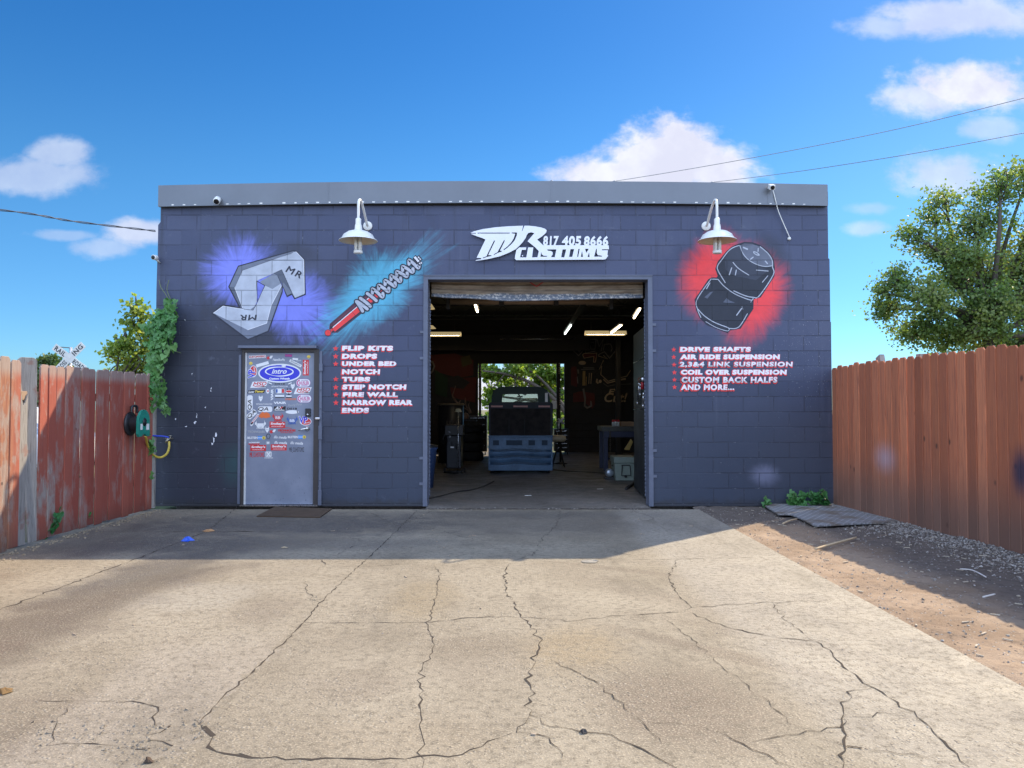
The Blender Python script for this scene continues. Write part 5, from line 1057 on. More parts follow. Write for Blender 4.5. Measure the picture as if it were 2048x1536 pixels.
# ------------------------------------------------------------------ leaves, vines and trees
def leafmat(name, c1, c2, c3, tr=.35, rough=.5):
    m, g, b = newmat(name); p = g.pos(); n = g.noise(p, 1.1, 3); n2 = g.noise(p, 17, 2)
    col = g.mix(g.ss(n2, .38, .62), (*c1, 1), (*c2, 1)); col = g.mix(g.ss(n, .42, .68, 0, .8), col, (*c3, 1))
    g.put(b.inputs['Base Color'], col); b.inputs['Roughness'].default_value = rough
    tl = g.node('BsdfTranslucent', {'Color': g.mix(1.0, col, (1.35, 1.3, .55, 1), 'MULTIPLY')}); ms = g.node('MixShader', {0: tr, 1: b.outputs[0], 2: tl.outputs[0]})
    g.t.links.new(ms.outputs[0], g.out.inputs[0]); return m
M['bark'] = simple('bark', (.085, .068, .055), .9, 0, .35, 14, .6)
def leaf(m, p, s, rnd, up=.3, shape=None, mi=0):
    """one leaf blade folded along its midrib"""
    d = Vector((rnd.gauss(0, 1), rnd.gauss(0, 1), rnd.gauss(-.2, .7))).normalized(); nn = Vector((rnd.gauss(0, 1), rnd.gauss(0, 1), rnd.gauss(up, 1))); nn = (nn - d * nn.dot(d)); nn = nn.normalized() if nn.length > .01 else d.orthogonal().normalized()
    w = d.cross(nn); a = s * (.7 + .6 * rnd.random()); b = a * (.42 + .2 * rnd.random())
    m.add([p, p + d * a * .45 + w * b + nn * a * .08, p + d * a, p + d * a * .45 - w * b + nn * a * .08], [(0, 1, 2), (0, 2, 3)], mi)
def ivyleaf(m, p, s, rnd, face=Vector((0, -1, .25))):
    """heart shaped lobed leaf, blade roughly facing out of the wall"""
    nn = (face + Vector((rnd.gauss(0, .55), rnd.gauss(0, .3), rnd.gauss(.15, .5)))).normalized(); d = Vector((rnd.gauss(0, .5), 0, -1)); d = (d - nn * d.dot(nn)).normalized(); w = d.cross(nn); a = s * (.65 + .7 * rnd.random())
    prof = [(0, 0), (.38, -.22), (.62, .05), (.50, .38), (.34, .42), (.22, .72), (0, 1.0)]
    pts = [p + d * a * (t - .1) + w * a * x * .95 + nn * a * (.10 * abs(x) - .12 * t * t) for x, t in prof] + [p + d * a * (t - .1) - w * a * x * .95 + nn * a * (.10 * abs(x) - .12 * t * t) for x, t in prof[1:-1][::-1]]
    n = len(pts); h = 6
    m.add(pts, [tuple(range(0, h + 1)), (0,) + tuple(range(h, n))])
# ivy on the corner
iv = thing('ivy', 'green climbing vine on the left corner of the garage above the hose reel', 'plant', (*P3(308, 1010, 9.9),))
rnd = random.Random(4); m = MB(); M['ivy'] = leafmat('ivy leaf', (.07, .21, .06), (.12, .31, .09), (.19, .34, .10), .3, .4)
blobs = [(330, 632, 20, 24, 75), (318, 650, 22, 26, 85), (334, 665, 14, 20, 40), (316, 688, 20, 26, 85), (322, 712, 12, 20, 35), (308, 722, 17, 26, 70), (304, 752, 16, 24, 65), (300, 782, 15, 22, 50), (312, 772, 14, 20, 35), (322, 795, 9, 20, 22), (330, 818, 7, 14, 14), (297, 808, 10, 16, 22),
         (285, 792, 7, 22, 18), (340, 610, 8, 16, 16), (300, 888, 9, 20, 22), (293, 866, 6, 8, 8), (304, 905, 6, 12, 9), (287, 905, 8, 24, 26), (303, 955, 4, 14, 4), (346, 690, 5, 20, 10), (338, 640, 12, 12, 20), (303, 662, 8, 14, 14)]
for (px, py, rx, ry_, n) in blobs:
    for _ in range(int(n * 1.05)):
        a = px + rx * .9 * rnd.gauss(0, .62); b = py + ry_ * .8 * rnd.gauss(0, .6); Y = 9.93 - .25 * rnd.random() ** 1.5
        if a < 306 and b > 745: Y = 9.62 - .1 * rnd.random()
        ivyleaf(m, P3(a, b, Y), .066, rnd)
m.build('foliage', M['ivy'], iv, fix=False)
M['stem'] = simple('green stem', (.16, .20, .09), .7)
for pts in ([(318, 560), (322, 575), (332, 590), (338, 606), (334, 630)], [(338, 560), (334, 580), (342, 600)], [(352, 612), (348, 602), (346, 625), (340, 640)], [(342, 670), (346, 690), (352, 702), (362, 706)], [(330, 615), (314, 680), (306, 760), (302, 860), (304, 1000)], [(322, 750), (328, 790), (332, 828)], [(350, 598), (354, 605), (350, 622), (358, 634)]):
    MB().tube(spline([P3(a, b, 9.97 - .05 * rnd.random()) for a, b in pts], 5), .0045, 5).build('stem', M['stem'], iv)
def weed(label, px, py, h, n, seed, Y=None, s=.07, mt=None, z=.01):
    rnd = random.Random(seed); x, y = GP(px, py, z) if Y is None else (PY(px, py, Y)[0], Y); t = thing('weed', label, 'plant', (x, y, z)); m = MB(); st = MB(); c = Vector((x, y, z))
    for i in range(max(3, n // 7)):
        d = Vector((rnd.gauss(0, .45), rnd.gauss(-.1, .25), 1)).normalized(); L_ = h * (.6 + .5 * rnd.random()); pts = [c, c + d * L_ * .5, c + d * L_ + Vector((d.x * .2 * L_, 0, -.05 * L_))]
        st.tube(pts, .004, 5)
        for k in range(7): f = .25 + .75 * rnd.random(); ivyleaf(m, c + d * L_ * f + Vector((rnd.gauss(0, .02), rnd.gauss(0, .02), 0)), s, rnd, Vector((rnd.gauss(0, .5), -.7, .9)))
    m.build('leaves', mt or M['weed'], t, fix=False); st.build('stalks', M['stem'], t); return t
M['weed'] = leafmat('weed leaf', (.028, .14, .035), (.05, .20, .06), (.09, .23, .06), .25, .45)
weed('largest of the bright green weeds at the foot of the wall by the cedar fence', 1627, 1006, .27, 60, 1, 9.86, .085)
weed('leafy weed left of the largest one at the foot of the right wall', 1600, 1004, .19, 35, 2, 9.86, .075)
weed('leaning weed in the middle of the row at the foot of the right wall', 1583, 1003, .22, 25, 3, 9.86, .07)
weed('small upright weed at the corner of the rubber mat by the wall', 1533, 1003, .17, 24, 4, 9.86, .06)
weed('tiny weed right of the big ones beside the cedar fence', 1650, 1005, .12, 16, 8, 9.86, .06)
weed('dark weed sprouting under the grey boards of the red fence', 92, 1075, .30, 50, 5, None, .08)
weed('low weed with round leaves at the middle of the red fence foot', 152, 1052, .26, 18, 6, None, .075)
weed('small single sprout at the red fence nearest the hose reel', 202, 1042, .22, 10, 7, None, .075)

def tree(name, label, base, D, blobs, mt, n, ls, seed, trunk_r, limbs, cat='tree', fine=True, spread=.5):
    """trunk and limbs out to each crown mass, twigs inside it, leaves clumped along the twigs"""
    rnd = random.Random(seed); t = thing(name, label, cat, base); base = Vector(base); cr = MB(); tk = MB()
    top = base + Vector((rnd.gauss(0, .1), rnd.gauss(0, .1), limbs))
    tk.tube([base, base.lerp(top, .5) + Vector((.05, 0, 0)), top], [trunk_r, trunk_r * .8, trunk_r * .7], 10)
    tot = sum(b[3] for b in blobs)
    for (px, py, dd, wgt, rx, rz) in blobs:
        c = P3(px, py, D + dd); ax = rx / F * (D + dd); az = rz / F * (D + dd); mid = top.lerp(c, .5) + Vector((rnd.gauss(0, .2), rnd.gauss(0, .2), .15 * (c - top).length * rnd.random()))
        tk.tube(spline([top, mid, c], 5), [trunk_r * .5 * (1 - .8 * i / 10) for i in range(11)], 6)
        k = int(n * wgt / tot); nt = max(4, k // 26)
        for i in range(nt):
            u_ = Vector((rnd.gauss(0, 1), rnd.gauss(0, 1), rnd.gauss(0, 1))).normalized() * (rnd.random() ** .45)
            e = c + Vector((u_.x * ax, u_.y * ax * .8, u_.z * az)); s0 = c.lerp(mid, .4 * rnd.random()); m1 = s0.lerp(e, .55) + Vector((rnd.gauss(0, .1), rnd.gauss(0, .1), rnd.gauss(.05, .1)))
            P = spline([s0, m1, e], 3)
            if fine and i % 2 == 0: tk.tube(P, [.016 - .0018 * j for j in range(len(P))], 4)
            for j in range(26):
                f = .45 + .6 * rnd.random(); b = s0.lerp(m1, f * 2) if f < .5 else m1.lerp(e, (f - .5) * 2); q = spread * (.25 + .35 * f)
                leaf(cr, b + Vector((rnd.gauss(0, q * .45), rnd.gauss(0, q * .45), rnd.gauss(0, q * .32))), ls, rnd)
    cr.build('crown', mt, t, fix=False); tk.build('trunk', M['bark'], t, fix=False); return t
M['leafR'] = leafmat('bright elm leaf', (.125, .215, .075), (.19, .285, .10), (.30, .34, .13), .5)
tree('leafy_tree', 'tall green leafy tree behind the cedar fence on the right', (11.5, 18, 0), 18, [(1960, 560, 0, 3, 110, 90), (1850, 600, -.5, 2.2, 90, 55), (1790, 560, 0, 1.0, 45, 35), (1770, 620, .3, 1.0, 40, 35), (1850, 650, 0, 1.0, 70, 30), (1880, 500, .5, 1.5, 75, 45), (1830, 470, 0, .7, 45, 25), (1950, 450, 0, 1.9, 70, 50), (1890, 395, .4, .6, 40, 20), (2000, 375, 0, 1.5, 70, 45), (2060, 345, .3, 1.0, 60, 35), (2080, 480, 0, 3, 100, 110), (2060, 620, .2, 2.5, 90, 70), (2180, 440, 0, 3, 110, 120), (2180, 600, 0, 3, 110, 90), (1960, 655, -.4, 1.4, 80, 40), (1870, 430, .8, .5, 40, 20), (2010, 700, .4, 2.0, 90, 40), (2150, 330, .4, 1.4, 70, 40), (1900, 680, .2, 2.2, 90, 40), (1820, 665, .4, 1.0, 60, 26), (1990, 610, -.6, 2.2, 80, 60), (1930, 510, -.4, 1.5, 60, 40), (2090, 700, .3, 2.5, 90, 40), (2040, 540, .5, 2.2, 90, 80), (2120, 560, -.5, 2.5, 90, 90), (1900, 560, .6, 1.2, 60, 40), (1755, 585, .2, .35, 25, 22)], M['leafR'], 42000, .07, 5, .16, 3.0, spread=.55)
M['leafY'] = leafmat('yellow green leaf', (.19, .30, .07), (.28, .37, .10), (.36, .40, .13), .55)
tree('sparse_tree', 'sparse yellowing tree showing over the red fence behind the ivy', (-7.6, 14.5, 0), 14.5, [(268, 650, 0, 1.1, 30, 26), (245, 690, 0, 1.6, 32, 24), (285, 700, .3, 1.6, 30, 34), (275, 612, 0, .7, 22, 10), (225, 700, 0, .5, 14, 10), (300, 660, .2, 1.2, 26, 40), (255, 720, .4, 1.2, 40, 22), (295, 740, .4, 1.2, 40, 30), (255, 745, .4, 1.2, 50, 20)], M['leafY'], 2300, .075, 9, .045, 1.7, spread=.34)
M['leafD'] = leafmat('dark oak leaf', (.05, .11, .035), (.085, .15, .045), (.13, .18, .06), .35)
tree('round_tree', 'small round green tree far left beyond the red fence', (-19.6, 32, 0), 32, [(100, 745, 0, 2, 42, 26), (75, 760, 0, 1.2, 28, 22), (125, 750, .3, 1.2, 36, 26), (100, 722, 0, .7, 25, 10), (160, 765, 0, 1, 30, 22), (95, 800, 0, 2, 50, 30), (60, 790, .5, .8, 22, 26)], M['leafD'], 5200, .14, 12, .15, 2.0)
M['leafB'] = leafmat('sunlit back yard leaf', (.11, .21, .05), (.19, .30, .07), (.30, .40, .09), .6)
tree('spreading_tree', 'wide leafy tree with dark limbs seen through the rear doorway', (2.6, 29, 0), 28, [(985, 745, 0, 1.5, 36, 20), (1040, 738, -.6, 1.6, 44, 16), (1095, 745, 0, 1.6, 36, 22), (975, 790, .3, .9, 22, 34), (1110, 800, 0, 1.4, 24, 40), (1020, 765, .5, .7, 36, 14), (1075, 768, .4, .7, 36, 14), (950, 740, 0, 1, 40, 30), (1130, 750, 0, 1, 30, 30), (1040, 700, 0, 1.5, 80, 18), (1140, 830, .4, 1, 30, 30), (985, 835, .8, .5, 30, 26)], M['leafB'], 6200, .13, 15, .20, 1.3, spread=.42)
m = MB()
for pts, r in (([(1150, 850), (1110, 800), (1060, 765), (1010, 748), (965, 742)], .10), ([(1130, 815), (1095, 772), (1065, 745), (1030, 728)], .07), ([(1060, 765), (1050, 790), (1030, 768), (1000, 790)], .035), ([(1010, 748), (985, 775), (970, 765)], .03), ([(1045, 850), (1042, 800), (1030, 775), (1035, 745)], .04)):
    P = spline([P3(a, b, 27.4) for a, b in pts], 5); m.tube(P, [r * (1 - .75 * i / len(P)) for i in range(len(P))], 6)
bt = bpy.data.objects['spreading_tree']; m.build('limbs', M['bark'], bt, fix=False)
tree('hedge_bush', 'low bright green bush on the ground behind the rear doorway', (2.2, 33, 0), 33, [(1120, 850, 0, 1, 40, 18), (1060, 850, .3, 1, 50, 16), (980, 850, 0, 1, 50, 18), (920, 850, 0, 1, 50, 18), (1180, 850, 0, 1, 50, 18)], M['leafB'], 2600, .14, 18, .06, .4, 'bush')

# ------------------------------------------------------------------ railroad crossbuck far beyond the left fence
DX = 24.0; c = P3(139, 716, DX); rs = thing('railroad_sign', 'white crossed railroad warning sign on a post beyond the red fence', 'sign', (c.x, c.y, 0))
MB().tube([(c.x, c.y + .06, 0), (c.x, c.y + .06, c.z + .35)], .045, 10).build('post', M['chrome'], rs)
MB().tube([(c.x, c.y + .06, c.z + .33), (c.x - .42, c.y + .06, c.z + .36)], .015, 6).build('side_arm', M['wire'], rs)
M['signw'] = simple('sign white', (.62, .62, .60), .6)
for ang, words_, yo in ((45, ('CROSS', 'ING'), 0), (-36, ('RAIL', 'ROAD'), -.012)):
    u_ = Vector((math.cos(R(ang)), 0, math.sin(R(ang)))); n_ = Vector((-u_.z, 0, u_.x)); cc_ = c + Vector((0, yo, 0))
    bl = MB().obox(cc_, u_ * .62, Vector((0, .004, 0)), n_ * .115).build('blade', M['signw'], rs)
    pb = PB(c.y + yo - .006)
    for sgn, wd in ((-1, words_[0]), (1, words_[1])): q = cc_ + u_ * (.36 * sgn); pb.text(wd, q.x - .2, q.x + .2, q.z - .075, q.z + .075, 0, .03, 0, 1.1, ang)
    pb.build('lettering', M['black'], bl)

# ------------------------------------------------------------------ car glimpsed through the gap in the left fence
cx0, cy0 = -9.9, 14.2
pc = thing('parked_car', 'white car parked beyond the red fence, seen through the gap between boards', 'car', (cx0, cy0, 0))
M['carw'] = simple('white car paint', (.75, .76, .78), .25, 0, .03, 2, 0, .6); M['carg'] = simple('tinted car glass', (.10, .16, .22), .08); M['tyre'] = simple('tyre rubber', (.02, .02, .021), .85)
body = [(-2.1, .35), (2.1, .35), (2.15, .6), (2.05, .82), (1.2, .92), (.6, 1.38), (-1.3, 1.42), (-1.95, .98), (-2.15, .85)]
MB().prism([(cx0 + a, b - .06) for a, b in body], cy0 - .85, cy0 + .85).build('body', M['carw'], pc, bevel=.06, seg=3)
MB().prism([(cx0 + a, b - .06) for a, b in [(1.05, .95), (.55, 1.32), (-1.2, 1.36), (-1.75, .98)]], cy0 - .853, cy0 - .845).build('side_window', M['carg'], pc)
MB().prism([(cx0 + a, b) for a, b in [(.5, 1.335), (-1.2, 1.365), (-1.2, 1.385), (.5, 1.355)]], cy0 - .8, cy0 + .8).build('roof_panel', M['black'], pc)
for wx in (-1.35, 1.3):
    for wy in (-.82, .66):
        w = MB().lathe((cx0 + wx, cy0 + wy, .3), [(.16, 0), (.29, .0), (.31, .03), (.31, .14), (.29, .17), (.16, .17)], 24, 0, 'Y').build('wheel', M['tyre'], pc); MB().lathe((cx0 + wx, cy0 + wy, .3), [(0, .01), (.17, .01), (.18, .03)], 16, 0, 'Y').build('rim', M['chrome'], w)
for hy in (-.6, .6): MB().box(cx0 + 2.06, cx0 + 2.13, cy0 + hy - .15, cy0 + hy + .15, .56, .68).build('headlight', M['bulb'], pc, bevel=.02)
# ------------------------------------------------------------------ inside the garage
def jx(x, y, z): return Vector((x, y, z))
# open web joists under the roof
for Y in (12.2, 14.4, 16.8, 19.4):
    m = MB().tube([(xl + .23, Y, 3.95), (xr - .23, Y, 3.95)], .022, 6); m.tube([(xl + .23, Y, 3.62), (xr - .23, Y, 3.62)], .022, 6)
    n = 22; pts = [(xl + .25 + (xr - xl - .5) * i / n, Y, 3.94 if i % 2 else 3.63) for i in range(n + 1)]; m.tube(pts, .011, 5)
    m.build('roof_joist', M['joist'], WB)
z_ = PY(1000, 672, 21.6)[1]; MB().box(PY(860, 672, 21.6)[0], PY(1180, 672, 21.6)[0], 21.55, 21.75, z_ - .42, z_ + .05).build('rear_door_hood', M['joist'], WB, bevel=.02)
pz = PY(1100, 678, 21.5)[1]; MB().tube([(PY(1000, 678, 21.5)[0], 21.5, pz), (PY(1151, 678, 21.5)[0], 21.5, pz)], .018, 8).build('rear_door_bar', M['chrome'], WB)
for px, w in ((960, 5), (1117, 8)):
    x = PY(px, 815, 21.9)[0]; MB().box(x - w / 140, x + w / 140, 21.86, 21.99, 0, 2.62).build('rear_door_track', M['dark'], WB)
# painted lettering down the two tracks is only a pale smear of marks
pb = PB(21.855, .0004); rnd = random.Random(3)
for px, a, b in ((961, 728, 752), (1118.5, 726, 748), (958, 765, 810), (1120, 776, 810)):
    x = PY(px, 815, 21.85)[0]; y = a
    while y < b: h = 1 + 2.5 * rnd.random(); z1, z2 = PY(px, y, 21.85)[1], PY(px, y + h, 21.85)[1]; pb.poly([(x - .012, z2), (x + .014, z2), (x + .012, z1), (x - .012, z1)], 0); y += h + .8 + 1.2 * rnd.random()
pb.build('pale_track_marks', simple('pale track paint', (.5, .48, .45), .6), WB)
# graffiti on the rear wall (lettering and abstract car parts)
YR = 21.998
def Q(x0, y0, s): return lambda *p: [PY(x0 + a / s, y0 + b / s, YR) for a, b in p]
gm = [simple('graffiti ' + n, c, .7) for n, c in (('tan', (.46, .34, .21)), ('red', (.10, .014, .012)), ('dim grey', (.17, .155, .14)), ('ochre', (.36, .24, .09)), ('green', (.010, .035, .014)), ('dark', (.022, .021, .022)), ('olive', (.075, .06, .02)))]
q = Q(1140, 670, 9.6); pb = PB(YR, .0004)
pb.poly(q((20, 620), (120, 600), (150, 900), (130, 1000), (20, 960)), 1); pb.poly(q((60, 1120), (200, 1080), (470, 1120), (480, 1330), (430, 1420), (260, 1280), (60, 1290)), 1)
for ln in ([(45, 285), (165, 395), (290, 260), (270, 180), (180, 215), (140, 110)], [(110, 270), (180, 320), (250, 270)], [(290, 240), (350, 90), (500, 80), (480, 270), (400, 270), (370, 140), (450, 140)], [(520, 90), (560, 220), (640, 80), (600, 300)], [(640, 290), (660, 180), (780, 170), (810, 260), (790, 310)], [(850, 80), (950, 90), (920, 240), (760, 445), (660, 320), (540, 380)], [(290, 290), (300, 350), (480, 310)]): pb.stroke(q(*ln), .030, 2, False, True)
pb.poly(q((240, 380), (270, 355), (450, 355), (515, 345), (490, 520), (450, 520), (460, 410), (270, 445)), 1); pb.stroke(q((240, 380), (270, 355), (450, 355), (515, 345), (490, 520), (450, 520), (460, 410), (270, 445)), .016, 0, True)
pb.stroke(q((540, 400), (720, 460), (640, 390)), .022, 0); pb.ell(*q((235, 535))[0], .11, .06, 0, 20); pb.stroke(q((250, 630), (460, 630)), .022, 2); pb.stroke(q((210, 660), (470, 655)), .022, 2)
pb.poly(q((245, 690), (295, 690), (290, 970), (235, 970)), 3); pb.poly(q((305, 800), (322, 800), (315, 970), (298, 970)), 3)
for a in (370, 410): pb.stroke(q((a, 730), (a - 10, 940)), .02, 0)
pb.stroke(q((150, 660), (160, 740)), .04, 2); pb.stroke(q((140, 800), (150, 930)), .03, 2)
pb.stroke(q((255, 1030), (290, 1230)), .06, 2); pb.stroke(q((290, 1230), (280, 1360), (330, 1400), (410, 1360), (400, 1280)), .05, 2, False, True)
pb.stroke(q((640, 490), (560, 660), (610, 600), (590, 760), (730, 890), (905, 840)), .024, 0); pb.stroke(q((640, 850), (720, 925), (905, 875)), .03, 0); pb.stroke(q((960, 820), (1090, 790), (1160, 680)), .022, 0); pb.stroke(q((955, 862), (1070, 840)), .05, 0); pb.stroke(q((640, 930), (720, 985), (900, 950), (1170, 940)), .016, 2)
pb.stroke(q((520, 840), (510, 900), (545, 930)), .05, 0); pb.ell(*q((578, 890))[0], .045, .05, 0, 14)
b0 = fitbox(q, 735, 1030, 900, 1140); pb.text("E'", *b0, 0, .03, .2); b0 = fitbox(q, 660, 1110, 1100, 1290); pb.text('Cut!', *b0, 0, .02, .25)
pb.build('graffiti', gm, WB)
q = Q(845, 700, 5.907); pb = PB(YR, .0004)
pb.poly(q((70, 60), (380, 40), (600, 120), (600, 300), (420, 330), (150, 250)), 1); pb.poly(q((450, 90), (560, 60), (590, 160), (470, 200)), 6); pb.poly(q((150, 230), (300, 330), (290, 560), (150, 520)), 4); pb.stroke(q((70, 130), (120, 140), (140, 190), (120, 250), (70, 300)), .05, 2); pb.poly(q((300, 340), (640, 320), (620, 620), (350, 560)), 1)
pb.poly(q((300, 330), (420, 300), (560, 380), (480, 460), (320, 440)), 5)
pb.build('graffiti', gm, WB)
x = PY(1236, 815, 21.0)[0]; MB().box(x - .07, x + .07, 20.9, 21.04, 0, 3.6).build('steel_column', M['joist'], WB, bevel=.006)

bx_ = lambda px, Y: PY(px, 815, Y)[0]
M['tyre2'] = simple('worn black rubber', (.016, .016, .017), .9)
# shop lights that hang from the joists
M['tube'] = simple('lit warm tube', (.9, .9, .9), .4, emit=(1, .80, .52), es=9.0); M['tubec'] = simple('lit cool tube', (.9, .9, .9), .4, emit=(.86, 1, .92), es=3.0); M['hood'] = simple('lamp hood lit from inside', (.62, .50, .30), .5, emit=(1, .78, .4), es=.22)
def shoplight(label, p0, p1, mt, lit=(0, 1), w=.05):
    p0, p1 = Vector(p0), Vector(p1); t = thing('shop_light', label, 'lamp', (p0 + p1) / 2, 'tube lights hanging under the garage roof'); d = (p1 - p0).normalized(); sd = Vector((-d.y, d.x, 0)); up = Vector((0, 0, 1))
    MB().obox((p0 + p1) / 2 + up * .045, d * ((p1 - p0).length / 2), sd * w, up * .018).build('fixture', M['joist'], t)
    a, b = p0.lerp(p1, lit[0]), p0.lerp(p1, lit[1]); MB().tube([a, b], .022, 8).build('tube', mt, t)
    for f in (.1, .9): q_ = p0.lerp(p1, f) + up * .06; MB().tube([q_, (q_.x, q_.y, 3.94)], .005, 5).build('hanger', M['joist'], t)
shoplight('lit warm tube light nearest the left jamb, hanging behind the curtain bar', (-.78, 15.5, 3.5), (-.79, 17.1, 3.5), M['tube'])
shoplight('long dark fixture in the middle with its far half lit cool white', (1.34, 14.0, 3.2), (1.36, 19.2, 3.2), M['tubec'], (.62, 1))
shoplight('lit warm tube light in the upper right corner of the bay', (2.58, 15.1, 3.3), (2.71, 16.6, 3.3), M['tube'])
shoplight('lit warm tube light just above the wide yellow lamp hood', (2.51, 17.2, 3.2), (2.52, 19.0, 3.2), M['tube'])
def hood(label, px0, px1, py, Y):
    x0, z = PY(px0, py, Y); x1, _ = PY(px1, py, Y); t = thing('hooded_light', label, 'lamp', ((x0 + x1) / 2, Y, z), 'hooded lights with yellow reflectors')
    MB().prism([(Y - .16, z), (Y - .13, z + .005), (Y - .05, z + .09), (Y + .05, z + .09), (Y + .13, z + .005), (Y + .16, z), (Y + .06, z + .105), (Y - .06, z + .105)], x0, x1, 0, 'X').build('hood', M['hood'], t)
    MB().tube([(x0 + .05, Y, z + .03), (x1 - .05, Y, z + .03)], .02, 8).build('tube', M['tube'], t)
    for f in (.15, .85): MB().tube([(x0 + (x1 - x0) * f, Y, z + .1), (x0 + (x1 - x0) * f, Y, 3.94)], .005, 5).build('hanger', M['joist'], t)
hood('wide yellow lamp hood hanging in front of the right graffiti', 1170, 1252, 670, 19.4)
hood('wide yellow lamp hood hanging at the left jamb above the machines', 838, 922, 672, 20.0)
def cone(label, px, py, w, h, Y):
    x, z = PY(px, py, Y); s = Y / F; t = thing('cone_lamp', label, 'lamp', (x, Y, z)); MB().lathe((x, Y, z), [(w * s, 0), (w * s * .45, h * s), (w * s * .2, h * s * 1.1), (0, h * s * 1.1)], 20).build('shade', M['hood'], t); MB().tube([(x, Y, z + h * s), (x, Y, 3.94)], .006, 5).build('cord', M['joist'], t)
cone('yellow cone lampshade cut off by the left jamb, higher one', 858, 618, 12, 10, 15.0)
cone('pale cone lampshade cut off by the left jamb, lower one', 861, 657, 11, 6, 18.0)

# dark clutter on both sides of the rear doorway
for nm, lb, ct, a, b, py0, Y in (('tool_chest', 'black rolling tool chest beside the left rear door track', 'tool chest', 936, 974, 832, 20.6), ('tool_chest', 'black tool chest by the right rear door track behind the tan tank', 'tool chest', 1108, 1138, 858, 20.8)):
    x0_, x1_ = bx_(a, Y), bx_(b, Y); zt_ = PY(1000, py0, Y)[1]; t = thing(nm, lb, ct, ((x0_ + x1_) / 2, Y, 0)); MB().box(x0_, x1_, Y, Y + .5, .1, zt_).build('body', M['black'], t, bevel=.01)
    nd = 5
    for i in range(nd): zA = .12 + (zt_ - .14) * i / nd; dr = MB().box(x0_ + .02, x1_ - .02, Y - .015, Y - .001, zA, zA + (zt_ - .14) / nd - .015).build('drawer', M['dark'], t, bevel=.003); MB().box(x0_ + .06, x1_ - .06, Y - .03, Y - .016, zA + (zt_ - .14) / nd - .04, zA + (zt_ - .14) / nd - .03).build('pull', M['chrome'], dr)
    for wx in (x0_ + .05, x1_ - .05): MB().lathe((wx, Y + .06, .045), [(0, -.015), (.045, -.015), (.045, .015), (0, .015)], 12, 0, 'X').build('caster', M['black'], t)
Yt = 18.6
for i in range(4): t = tag(MB().lathe((bx_(941, Yt), Yt, .12 + i * .225), [(.17, -.10), (.29, -.105), (.32, -.07), (.325, 0), (.32, .07), (.29, .105), (.17, .10), (.16, 0), (.17, -.10)], 28).build('tyre', M['tyre2'], None), ['bottom tyre of the stack left of the truck', 'second tyre from the bottom of the stack left of the truck', 'third tyre from the bottom of the stack left of the truck', 'top tyre of the stack left of the truck'][i], 'tyre', 'tyres stacked left of the truck')
# blue plastic bin with louvred front
def bx(px, Y): return PY(px, 815, Y)[0]
BY = 14.9; bl_, br_ = bx(977, BY), bx(1105, BY); bz0, bz1 = PY(1040, 941, BY)[1], PY(1040, 874, BY)[1]
M['binblue'] = simple('scuffed blue plastic', (.075, .15, .26), .5, 0, .5, 4, .2)
bn = thing('plastic_bin', 'scuffed blue plastic bin with wavy louvres standing on casters in the bay', 'bin', ((bl_ + br_) / 2, BY + .4, 0))
zz = lambda py: PY(1040, py, BY)[1]; xx = lambda px: bx(px, BY)
m = MB(); n = 48; X = [bl_ + .03 + (br_ - bl_ - .06) * i / n for i in range(n + 1)]
def wav(x): t = (x - bl_) / (br_ - bl_); return -.018 * math.exp(-((t - .40) / .16) ** 2) + .006 * math.sin(t * 9)
rows_ = [(zz(875), 0), (zz(892), 0), (zz(898.8), -.0), (zz(899), .12), (zz(903), .12), (zz(903.2), -.012), (zz(908), -.03), (zz(911.5), -.004), (zz(911.7), .12), (zz(915.8), .12), (zz(916), -.012), (zz(920), -.03), (zz(925), -.004), (zz(925.2), .12), (zz(929.2), .12), (zz(929.5), -.006), (zz(941), 0)]
vs = []
for j, (z, dy_) in enumerate(rows_):
    for i, x in enumerate(X):
        e = min(1, min(i, n - i) / 3); k = 0 if j < 2 or j > 15 else 1; vs.append((x, BY + (dy_ if e == 1 or dy_ < 0 else dy_ * e), z - wav(x) * k * e))
m.add(vs, [((j + 1) * (n + 1) + i, (j + 1) * (n + 1) + i + 1, j * (n + 1) + i + 1, j * (n + 1) + i) for j in range(len(rows_) - 1) for i in range(n)], 0)
m.build('louvred_front', M['binblue'], bn, fix=False)
MB().box(bl_, bl_ + .032, BY - .012, BY + .8, bz0, bz1).build('side_panel', M['binblue'], bn, bevel=.006); MB().box(br_ - .032, br_, BY - .012, BY + .8, bz0, bz1).build('side_panel', M['binblue'], bn, bevel=.006)
MB().box(bl_ + .033, br_ - .033, BY + .76, BY + .8, bz0, bz1).build('rear_panel', M['binblue'], bn); MB().box(bl_ + .033, br_ - .033, BY + .07, BY + .75, bz0, bz0 + .04).build('floor', M['binblue'], bn)
MB().box(bl_ - .01, br_ + .01, BY - .02, BY + .03, bz1, bz1 + .03).build('rim', M['binblue'], bn, bevel=.008)
for pa, pb_ in ((986, 998), (1012.5, 1044), (1057, 1070), (1083.5, 1095)): MB().box(xx(pa), xx(pb_), BY - .008, BY - .002, zz(890.5), zz(880.5)).build('slot', simple('slot shadow blue', (.018, .04, .075), .7), bn, bevel=.002)
for px in (984, 1098): MB().lathe((xx(px), BY + .08, .05), [(0, -.015), (.04, -.015), (.045, 0), (.04, .015), (0, .015)], 14, 0, 'X').build('caster', M['black'], bn)
for px in (984, 1098): MB().lathe((xx(px), BY + .7, .05), [(0, -.015), (.04, -.015), (.045, 0), (.04, .015), (0, .015)], 14, 0, 'X').build('caster', M['black'], bn)

